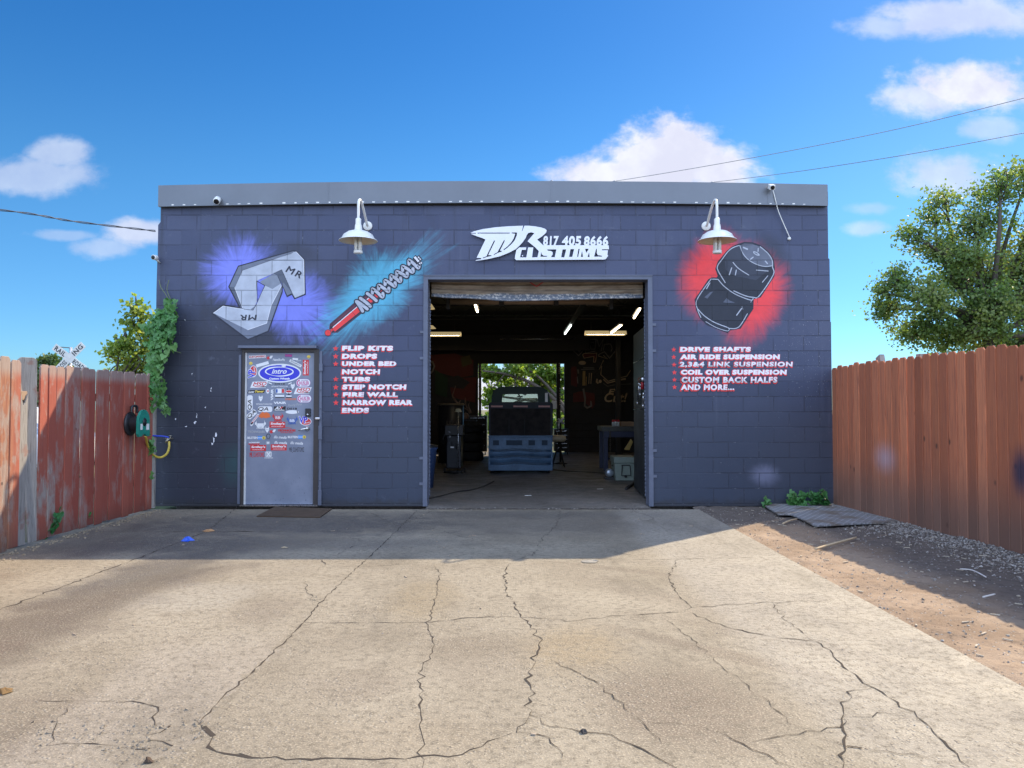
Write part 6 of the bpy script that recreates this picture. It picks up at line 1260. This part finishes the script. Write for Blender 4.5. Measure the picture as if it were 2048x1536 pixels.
# stripped old pickup seen from behind
TY = 16.0; tx_ = lambda px: bx(px, TY); tz = lambda py: PY(1040, py, TY)[1]
M['trk'] = simple('dark green truck paint', (.014, .045, .042), .5, 0, .2, 3); M['trb'] = simple('slate truck bed', (.030, .036, .048), .6, 0, .3, 4); M['grid'] = None
def mat_grid():
    m, g, b = newmat('dark brown wire cloth'); p = g.pos(); x, y, z = g.sep(p); n = g.noise(p, 5, 5, .6)
    s1 = g.m('ABSOLUTE', g.m('SINE', g.m('MULTIPLY', z, 150))); g.put(b.inputs['Base Color'], g.mix(g.m('MULTIPLY', s1, g.ss(n, .35, .65)), (.012, .009, .009, 1), (.05, .038, .036, 1))); b.inputs['Roughness'].default_value = .8; g.put(b.inputs['Normal'], g.bump(s1, .5, .004)); return m
tr = thing('pickup_truck', 'old dark green pickup with a boxy bed parked behind the blue bin', 'truck', (tx_(1040), TY + 1, 0))
fl, fr_ = tx_(977), tx_(1106)
MB().prism([(fl + .03, .62), (fr_ - .03, .62), (fr_, .75), (fr_, tz(808)), (fr_ - .04, tz(804.5)), (fl + .04, tz(804.5)), (fl, tz(808)), (fl, .75)], TY, TY + 1.7).build('bed', M['trb'], tr, bevel=.015)
MB().box(tx_(981), tx_(1101), TY - .012, TY - .002, tz(874), tz(817)).build('tailgate_panel', mat_grid(), tr, bevel=.003)
for px in (1018, 1049): MB().box(tx_(px) - .004, tx_(px) + .004, TY - .016, TY - .0125, tz(872), tz(838)).build('panel_rib', M['trb'], tr)
for a, b in ((982, 1005.5), (1026.5, 1055.5), (1077, 1100)): MB().box(tx_(a), tx_(b), TY - .022, TY - .001, tz(814.5), tz(811)).build('tail_light', simple('faded red lens', (.55, .20, .17), .3), tr, bevel=.004)
CYb = 17.75; cxp = lambda px: bx(px, CYb); cz = lambda py: PY(1040, py, CYb)[1]
sm2 = lambda pts: [(v.x, v.y) for v in spline([Vector((a, b, 0)) for a, b in pts], 4)]
roof_ = [(983, 830), (983, 800), (987, 783), (997, 775), (1012, 773.5), (1040, 773), (1070, 773.5), (1085, 775), (1096, 784), (1100, 800), (1101, 830)]
wn = [(1005, 788.5), (1075, 788), (1077, 804), (1004, 804)]
cab = [(cxp(a), cz(b)) for a, b in roof_]
def ring(outer, inner, y0, y1):   # wall with a window
    c = bpy.data.curves.new('c', 'CURVE'); c.dimensions = '2D'; c.fill_mode = 'BOTH'; c.extrude = (y1 - y0) / 2
    for pts in (outer, inner):
        s_ = c.splines.new('POLY'); s_.points.add(len(pts) - 1); s_.use_cyclic_u = True
        for i, (a, b) in enumerate(pts): s_.points[i].co = (a, b, 0, 1)
    o = bpy.data.objects.new('c', c); COL.objects.link(o); dg = bpy.context.evaluated_depsgraph_get(); dg.update(); me = bpy.data.meshes.new_from_object(o.evaluated_get(dg))
    m = MB().add([(v.co.x, (y0 + y1) / 2 - v.co.z, v.co.y) for v in me.vertices], [tuple(p.vertices) for p in me.polygons]); bpy.data.objects.remove(o); bpy.data.curves.remove(c); return m
ring(sm2(cab), [(cxp(a), cz(b)) for a, b in wn], CYb, CYb + .06).build('cab_back', M['trk'], tr, bevel=0)
m = MB(); P0 = sm2(cab); prof = [(CYb + .06, 1.0, 0), (CYb + .5, 1.01, .01), (CYb + 1.1, .99, -.0), (CYb + 1.35, .95, -.05)]; vs = []
cxm = cxp(1041)
for (yy, sc_, dz_) in prof: vs += [(cxm + (a - cxm) * sc_, yy, b + dz_ * (1 if b > 1.5 else 0)) for a, b in P0]
k = len(P0); hi = [i for i in range(k) if P0[i][1] > cz(783)]
m.add(vs, [(j * k + i, j * k + i + 1, (j + 1) * k + i + 1, (j + 1) * k + i) for j in range(3) for i in range(hi[0], hi[-1])], 0, True); m.build('cab_roof', M['trk'], tr, fix=False)
for a, b in ((982, 987), (1096, 1101)): MB().box(cxp(a), cxp(b), CYb + .06, CYb + 1.5, .6, cz(808)).build('cab_door', M['trk'], tr, bevel=.01)
for a in (985, 1098): MB().tube([(cxp(a), CYb + 1.3, cz(808)), (cxp(a) * .98, CYb + 1.1, cz(778))], .03, 8).build('windscreen_pillar', M['trk'], tr)
glm, gg, gb = newmat('dusty glass'); gb.inputs['Base Color'].default_value = (.55, .66, .55, 1); gb.inputs['Roughness'].default_value = .3; gt = gg.node('BsdfTransparent', {'Color': (.8, .92, .82, 1)}); gx = gg.node('MixShader', {0: .72, 1: gb.outputs[0], 2: gt.outputs[0]}); glm.node_tree.links.new(gx.outputs[0], gg.out.inputs[0])
MB().box(cxp(1004), cxp(1077), CYb + .028, CYb + .034, cz(804), cz(788)).build('rear_window', glm, tr)
MB().box(cxp(1035), cxp(1047), CYb + 1.0, CYb + 1.03, cz(793.5), cz(790.5)).build('inside_mirror', M['black'], tr, bevel=.004)
MB().box(cxp(1090), cxp(1095.5), CYb - .01, CYb - .001, cz(804), cz(786)).build('pale_pillar_patch', M['signmetal'], tr)
MB().box(fl - .01, fr_ + .01, CYb + 1.5, CYb + 2.7, .6, 1.15).build('hood', M['trk'], tr, bevel=.08, seg=3)
mm = P3(1108, 810, 17.6); MB().box(mm.x - .06, mm.x + .07, mm.y, mm.y + .05, mm.z - .10, mm.z + .10).build('door_mirror', M['white'], tr, bevel=.02)
for wx in (fl + .12, fr_ - .12):
    for wy in (TY + .8, CYb + 2.1): MB().lathe((wx, wy, .34), [(0, -.1), (.2, -.1), (.33, -.1), (.34, -.06), (.34, .06), (.33, .1), (0, .1)], 24, 0, 'X').build('wheel', M['tyre'], tr)
MB().box(fl + .15, fr_ - .15, TY + .1, CYb + 2.5, .45, .6).build('chassis', M['dark'], tr)

# tan tank on folding legs beside the truck
s0 = P3(1106, 877, 16.6); s1 = P3(1131, 877, 16.6); rr_ = .078
tk_ = thing('tan_tank', 'small tan tank lying across dark folding legs right of the truck', 'tank', (s1.x - .1, 16.6, 0)); M['tan'] = simple('tan enamel', (.52, .42, .27), .45)
MB().lathe((s0.x - .25, 16.6, s0.z), [(0, 0), (.05, 0), (rr_, .03), (rr_, .46), (.06, .515), (.03, .535), (0, .54)], 20, 0, 'X').build('body', M['tan'], tk_)
for dx_, dy2 in ((-.15, -.2), (.12, -.2), (-.15, .2), (.12, .2)): MB().tube([(s1.x - .15, 16.6, s0.z - rr_), (s1.x - .15 + dx_, 16.6 + dy2, .0)], .011, 6).build('leg', M['joist'], tk_)
MB().tube([(s0.x + .1, 16.6, s0.z + rr_), (s0.x + .1, 16.6, s0.z + rr_ + .05)], .012, 8).build('valve', M['brass'], tk_)
c = P3(1121, 842, 17.4); js = thing('stand', 'dark stand with a white angled bracket between truck and rear door', 'stand', (c.x, 17.4, 0))
MB().tube([(c.x, 17.4, 0), (c.x, 17.4, c.z - .02)], .025, 8).build('post', M['joist'], js); MB().lathe((c.x, 17.4, 0), [(.16, 0), (.16, .02), (.03, .05)], 16).build('foot', M['joist'], js)
m = MB(); 
for pts in ([(1117, 846), (1125, 838), (1128, 836)], [(1116, 838), (1122, 842), (1128, 848)], [(1118, 842), (1117, 858)]): m.tube([P3(a, b, 17.36) for a, b in pts], .028, 6)
m.build('bracket', M['signmetal'], js)

# steel workbench, what stands on it and beside it
WY = 15.5; wl, wr = bx(1207, WY), bx(1278, WY); wt = PY(1240, 853, WY)[1]
M['bench'] = simple('navy bench steel', (.035, .04, .085), .5, 0, .25, 4)
be = thing('workbench', 'navy steel workbench with a worn grey top against the right wall', 'workbench', (wl + .4, WY + .4, 0))
MB().box(wl - .04, wr + .3, WY, WY + .8, wt - .10, wt).build('top', simple('worn bench top', (.10, .10, .09), .55, .3, .4, 6), be, bevel=.006); MB().box(wl, wr + .28, WY + .01, WY + .06, wt - .22, wt - .102).build('apron', M['bench'], be)
for lx in (wl, wr + .2):
    for ly in (WY + .0, WY + .7): MB().box(lx, lx + .09, ly, ly + .09, 0, wt - .222 if ly < WY + .1 else wt - .102).build('leg', M['bench'], be, bevel=.004)
MB().tube([(wl + .1, WY + .05, .25), (wr + .2, WY + .05, .25)], .02, 6).build('foot_rail', M['bench'], be)
ch = MB(); cxx, cy_ = wl + .13, WY - .03
for i in range(16):
    z = wt - .12 - i * .042; a = (i % 2) * math.pi / 2; ch.tube([(cxx + .014 * math.cos(t) * math.cos(a), cy_ + .014 * math.cos(t) * math.sin(a), z + .028 * math.sin(t)) for t in [2 * math.pi * k / 8 for k in range(9)]], .005, 5, 0, False)
tag(ch.build('chain', simple('dull chain steel', (.16, .13, .09), .5, .6), None, fix=False), 'steel chain hanging down from the left corner of the workbench', 'chain')
for i, px in enumerate((1226, 1231, 1236.5)):
    x = bx(px, WY + .2); t = thing('spray_can', ['white can with a red cap, leftmost of three on the workbench', 'white can with a red cap in the middle of three on the workbench', 'white can with a red cap next to the cardboard box on the workbench'][i], 'spray can', (x, WY + .2, wt), 'red capped cans on the workbench')
    MB().lathe((x, WY + .2, wt), [(0, .001), (.026, .001), (.026, .085), (.022, .095)], 14).build('can', M['white'], t); MB().lathe((x, WY + .2, wt), [(.023, .0955), (.024, .13), (.02, .135), (0, .135)], 14).build('cap', simple('red cap', (.55, .02, .025), .4), t)
m = MB().box(bx(1241, WY + .3), bx(1266, WY + .3), WY + .2, WY + .55, wt + .001, wt + .09); tag(m.build('cardboard_box', simple('cardboard', (.34, .21, .12), .85), None, bevel=.004), 'low brown cardboard box lying on the workbench', 'box')
# cooler
CY_ = 13.45; k0, k1 = bx(1228, CY_), bx(1270.5, CY_); kz = PY(1250, 914, CY_)[1]; M['cooler'] = simple('sage green cooler plastic', (.25, .30, .255), .55, 0, .12, 3)
co = thing('cooler', 'sage green hard cooler with a black handle on the floor by the right jamb', 'cooler', ((k0 + k1) / 2, CY_ + .25, 0)); kb = kz - .115
m = MB(); i_ = .018; m.add([(k0 + i_ + .01, CY_ + .02, .0), (k1 - i_ - .01, CY_ + .02, .0), (k1 - i_ - .01, CY_ + .5, .0), (k0 + i_ + .01, CY_ + .5, .0), (k0 + .006, CY_, kb), (k1 - .006, CY_, kb), (k1 - .006, CY_ + .52, kb), (k0 + .006, CY_ + .52, kb)], [(3, 2, 1, 0), (4, 5, 6, 7), (0, 1, 5, 4), (1, 2, 6, 5), (2, 3, 7, 6), (3, 0, 4, 7)]); m.build('tub', M['cooler'], co, bevel=.014, seg=3)
MB().box(k0 - .006, k1 + .006, CY_ - .012, CY_ + .53, kb + .004, kz).build('lid', M['cooler'], co, bevel=.016, seg=3)
xm = (k0 + k1) / 2 + .015; MB().tube([(xm - .07, CY_ - .012, kb - .03), (xm - .065, CY_ - .02, kb - .055), (xm - .085, CY_ - .03, .10), (xm + .085, CY_ - .03, .10), (xm + .075, CY_ - .02, kb - .055), (xm + .07, CY_ - .012, kb - .03), (xm - .07, CY_ - .012, kb - .03)], .009, 8).build('handle', M['black'], co)
MB().lathe((xm, CY_ + .005, .075), [(.0, -.02), (.02, -.02), (.024, 0), (.0, .01)], 14, 0, 'Y').build('drain_plug', M['black'], co)
c = P3(1219, 936, 13.7); ds = thing('grinder', 'small silver bench motor with a round cover left of the cooler', 'tool', (c.x, 13.75, 0))
MB().lathe((c.x, 13.7, .12), [(0, -.04), (.05, -.04), (.075, -.02), (.08, .03), (.07, .12), (0, .14)], 22, 0, 'Y').build('motor_cover', simple('grey cast metal', (.42, .47, .53), .35, .6), ds); MB().box(c.x - .09, c.x + .16, 13.68, 13.9, 0, .045).build('base', M['black'], ds, bevel=.006); MB().tube([(c.x + .06, 13.72, .1), (c.x + .09, 13.7, .22), (c.x + .05, 13.72, .26)], .015, 8).build('grip', M['black'], ds)
c0, c1_ = P3(1274, 960, 13.25), P3(1274.5, 895, 13.3); tag(MB().tube([(c0.x, 13.2, .0), c1_], .017, 8).build('pole', simple('yellow pole', (.62, .45, .04), .5), None), 'thin yellow pole leaning behind the cooler', 'pole')
m = MB().prism([(P3(a, b, 14.6).x, P3(a, b, 14.6).z) for a, b in [(1249, 899), (1262, 878), (1266, 884), (1259, 900), (1252, 900)]], 14.6, 14.66); tag(m.build('chock', simple('ochre plastic', (.45, .30, .08), .5), None, bevel=.004), 'ochre wedge leaning under the workbench', 'wedge')
# tall steel cabinet at the right jamb with tools hanging on it
cb = thing('tool_cabinet', 'tall scratched dark steel cabinet standing just inside the right jamb', 'cabinet', (2.3, 11.4, 0))
def mat_cab():
    m, g, b = newmat('scratched dark steel'); p = g.pos(); x, y, z = g.sep(p); n = g.noise(p, 2.5, 6, .65); n2 = g.noise(g.vscale(p, (1, 1, .4)), 28, 4, .7)
    base = g.mix(g.ss(n, .4, .65), (.022, .026, .034, 1), (.05, .058, .062, 1)); base = g.mix(g.ss(z, 1.62, 1.66, 0, .8), base, g.mix(n, (.07, .085, .08, 1), (.15, .17, .16, 1))); base = g.mix(g.ss(n2, .68, .73), base, (.45, .47, .5, 1)); g.put(b.inputs['Base Color'], base); b.inputs['Roughness'].default_value = .45; b.inputs['Metallic'].default_value = .3; return m
M['cab'] = mat_cab(); ca, cbk = 1.86, 1.955
MB().prism([(1.885, 10.62), (1.955, 12.05), (2.6, 12.05), (2.6, 10.62)], .03, 2.47, 0, 'Z').build('body', M['cab'], cb, bevel=.006)
sx_ = lambda y: 1.885 + .049 * (y - 10.62)
for z in (1.28, 2.02): MB().tube([(sx_(10.64) - .006, 10.64, z), (sx_(12.03) - .006, 12.03, z)], .006, 5).build('panel_seam', M['chrome'], cb)
def cabp(px, py):   # point on the inner side of the cabinet
    r = ray(px, py); k = (1.885 - .049 * 10.62) / (r.x - .049 * r.y); return Vector((r.x * k - .022, r.y * k, CAMZ + r.z * k))
def tool(label, pts, r, name='wrench'):
    P = [cabp(a, b) for a, b in pts]; t = thing(name, label, 'tool', P[0]); MB().tube(P, r, 8).build('shank', M['chrome'], t)
    for p in (P[0], P[-1]): MB().lathe(p, [(.012, -.012), (.028, -.012), (.028, .012), (.012, .012)], 14, 0, 'X').build('ring', M['chrome'], t)
    return t
tool('long steel wrench hanging furthest left on the dark cabinet', [(1281, 768), (1280.5, 785), (1277.5, 806)], .012)
tool('short steel wrench hanging under the red air gun', [(1283.5, 770), (1283, 789)], .009)
tool('steel wrench hanging nearest the jamb on the dark cabinet', [(1290, 788), (1289, 812)], .012)
P = cabp(1287, 759); ag = thing('air_gun', 'red and silver air gun hanging on the dark cabinet', 'tool', P)
MB().lathe(P, [(0, -.13), (.03, -.13), (.042, -.08), (.042, .06), (.03, .1), (.022, .17), (0, .17)], 14, 0, 'Y').build('barrel', M['chrome'], ag); MB().tube([P + Vector((0, -.04, -.03)), P + Vector((0, -.03, -.14))], .022, 8).build('grip', simple('red grip', (.4, .02, .03), .4), ag); MB().lathe(P + Vector((0, .06, 0)), [(.044, -.02), (.046, 0), (.044, .02)], 14, 0, 'Y').build('collar', M['redpaint'], ag)
# left: upright machine, barrel, antlers, small lamp, blue bin
MY = 15.1; c = P3(908, 945, MY); ma = thing('welding_machine', 'tall black machine on a wheeled cart left of the bay', 'machine', (c.x, MY, 0)); mx = lambda px: bx(px, MY); mz = lambda py: PY(905, py, MY)[1]
MB().box(mx(893), mx(922), MY, MY + .55, .09, mz(872)).build('body', simple('navy black steel', (.012, .014, .022), .45), ma, bevel=.02, seg=3); MB().box(mx(889), mx(926), MY + .0, MY + .5, mz(872) + .004, mz(850)).build('top_unit', M['black'], ma, bevel=.02)
MB().tube([(mx(891), MY - .1, .06), (mx(891), MY - .13, .03), (mx(925), MY - .13, .03), (mx(925), MY - .1, .06)], .014, 8).build('cart_bar', M['joist'], ma); MB().lathe((mx(930), MY - .02, .055), [(0, -.015), (.045, -.015), (.05, 0), (.045, .015), (0, .015)], 16, 0, 'X').build('wheel', M['tyre'], ma); MB().lathe((mx(890), MY - .02, .055), [(0, -.015), (.045, -.015), (.05, 0), (.045, .015), (0, .015)], 16, 0, 'X').build('wheel', M['tyre'], ma)
for px, py in ((899, 864), (900, 873)): MB().lathe((mx(px), MY - .001, mz(py)), [(.016, 0), (.014, -.012), (0, -.014)], 10, 0, 'Y').build('knob', M['signmetal'], ma)
MB().box(mx(901), mx(908), MY - .003, MY - .0005, mz(896), mz(893)).build('badge', M['signmetal'], ma)
for i in range(5): MB().tube([(mx(893 + i * 6), MY + .2, mz(872) + .3), (mx(891 + i * 7), MY + .1, mz(858)), (mx(886 + i * 9), MY - .02, mz(880 + 6 * i))], .012, 6).build('lead', M['black'], ma)
c = P3(916.5, 824, 14.9); lp = thing('work_lamp', 'small cream shaded work lamp on a thin pole above the black machine', 'lamp', (c.x, 14.9, 0))
MB().lathe((c.x, 14.9, c.z), [(.075, 0), (.05, .06), (.03, .065), (0, .07)], 16).build('lamp_shade', simple('cream lamp shade', (.55, .48, .30), .5), lp); MB().tube([(c.x, 14.9, c.z), (c.x, 14.9, 0)], .008, 6).build('pole', M['chrome'], lp); MB().lathe((c.x, 14.9, 0), [(.1, 0), (.1, .015), (.01, .03)], 14).build('foot', M['joist'], lp)
c = P3(900, 830, 17.5); ba = thing('barrel', 'dark barrel with a tan rim behind the black machine', 'barrel', (c.x, 17.8, 0)); MB().lathe((c.x, 17.8, 0), [(0, .0), (.30, .0), (.30, .4), (.315, .42), (.30, .44), (.30, .85), (.315, .87), (.30, .89), (.30, 1.38), (0, 1.40)], 28).build('drum', M['black'], ba); MB().lathe((c.x, 17.8, 1.36), [(.30, 0), (.318, .01), (.318, .035), (.30, .045)], 28).build('rim', simple('tan rim', (.20, .15, .09), .6), ba)
an = thing('antlers', 'pair of brown deer antlers on the dark shelf left of the rear door', 'antlers', tuple(P3(930, 845, 19.5))); M['horn'] = simple('antler horn', (.24, .15, .105), .7)
for brs in ([[(922, 812), (912, 803), (905, 793), (907, 785), (911, 772)], [(912, 803), (904, 789)], [(917, 808), (921, 800)]], [[(940, 826), (935, 818), (930, 806), (931, 795)], [(938, 822), (928, 815)], [(942, 826), (937, 812), (939, 805)]]):
    m = MB()
    for p_ in brs: P = spline([P3(a, b, 19.5 - .02 * i) for i, (a, b) in enumerate(p_)], 4); m.tube(P, [.028 * (1 - .8 * i / len(P)) for i in range(len(P))], 6)
    m.build('antler', M['horn'], an, fix=False)
MB().lathe(P3(931, 832, 19.5), [(0, -.09), (.08, -.08), (.10, 0), (.06, .07), (0, .09)], 12).build('skull_cap', M['horn'], an)
sh_ = thing('shelf', 'dark shelf unit carrying the antlers left of the rear door', 'shelf', (P3(930, 845, 19.5).x, 19.6, 0)); a_, b_ = bx(914, 19.5), bx(953, 19.5)
for z in (.15, .65, PY(930, 839, 19.5)[1] - .02): MB().box(a_, b_, 19.4, 19.9, z - .02, z).build('board', M['joist'], sh_)
for x in (a_, b_ - .04): MB().box(x, x + .04, 19.36, 19.398, 0, 1.0).build('upright', M['joist'], sh_)
c = P3(862, 900, 12.3); tb = thing('waste_bin', 'dark blue waste bin half hidden behind the left jamb', 'bin', (-1.42, 12.3, 0)); MB().lathe((-1.42, 12.3, 0), [(0, 0), (.13, 0), (.19, .62), (.205, .64), (.205, .66), (.185, .66)], 24).build('tub', simple('blue bin plastic', (.03, .06, .15), .5), tb); MB().lathe((-1.42, 12.3, .66), [(.21, 0), (.21, .03), (.1, .06), (0, .065)], 24).build('lid', M['black'], tb)
def cable(label, pts, Yr=.009): tag(MB().tube(spline([Vector((*GP(a, b, .016), .016)) for a, b in pts], 6), .009, 6).build('floor_cable', M['black'], None), label, 'cable')
cable('black cable lying across the floor from the left jamb to the machine', [(850, 998), (880, 992), (915, 983), (945, 979), (972, 970), (988, 962)]); cable('black cable on the floor between the blue bin and the cooler', [(1104, 939), (1135, 942), (1175, 944), (1215, 946), (1232, 940)])
def litter(label, px, py, w, mt): x, y = GP(px, py, .008); a = .3; tag(MB().obox((x, y, .01), (w, .01, 0), (-.002, .012, 0), (0, 0, .002)).build('litter_strip', mt, None), label, 'litter')
litter('thin white strip on the garage floor in front of the blue bin', 1056, 991, .05, M['white']); litter('thin white strip on the garage floor in front of the cooler', 1200, 978, .045, M['white']); litter('white strip on the floor beside the right jamb', 1294, 984, .03, M['white'])
bar = [P3(1268, 966, 13.0), P3(1300, 970, 12.6)]; tag(MB().tube([(bx(1270, 12.9), 12.9, .03), (1.80, 11.9, .03)], .022, 8).build('iron_bar', M['joist'], None), 'dark iron bar lying on the floor at the foot of the cabinet', 'bar')
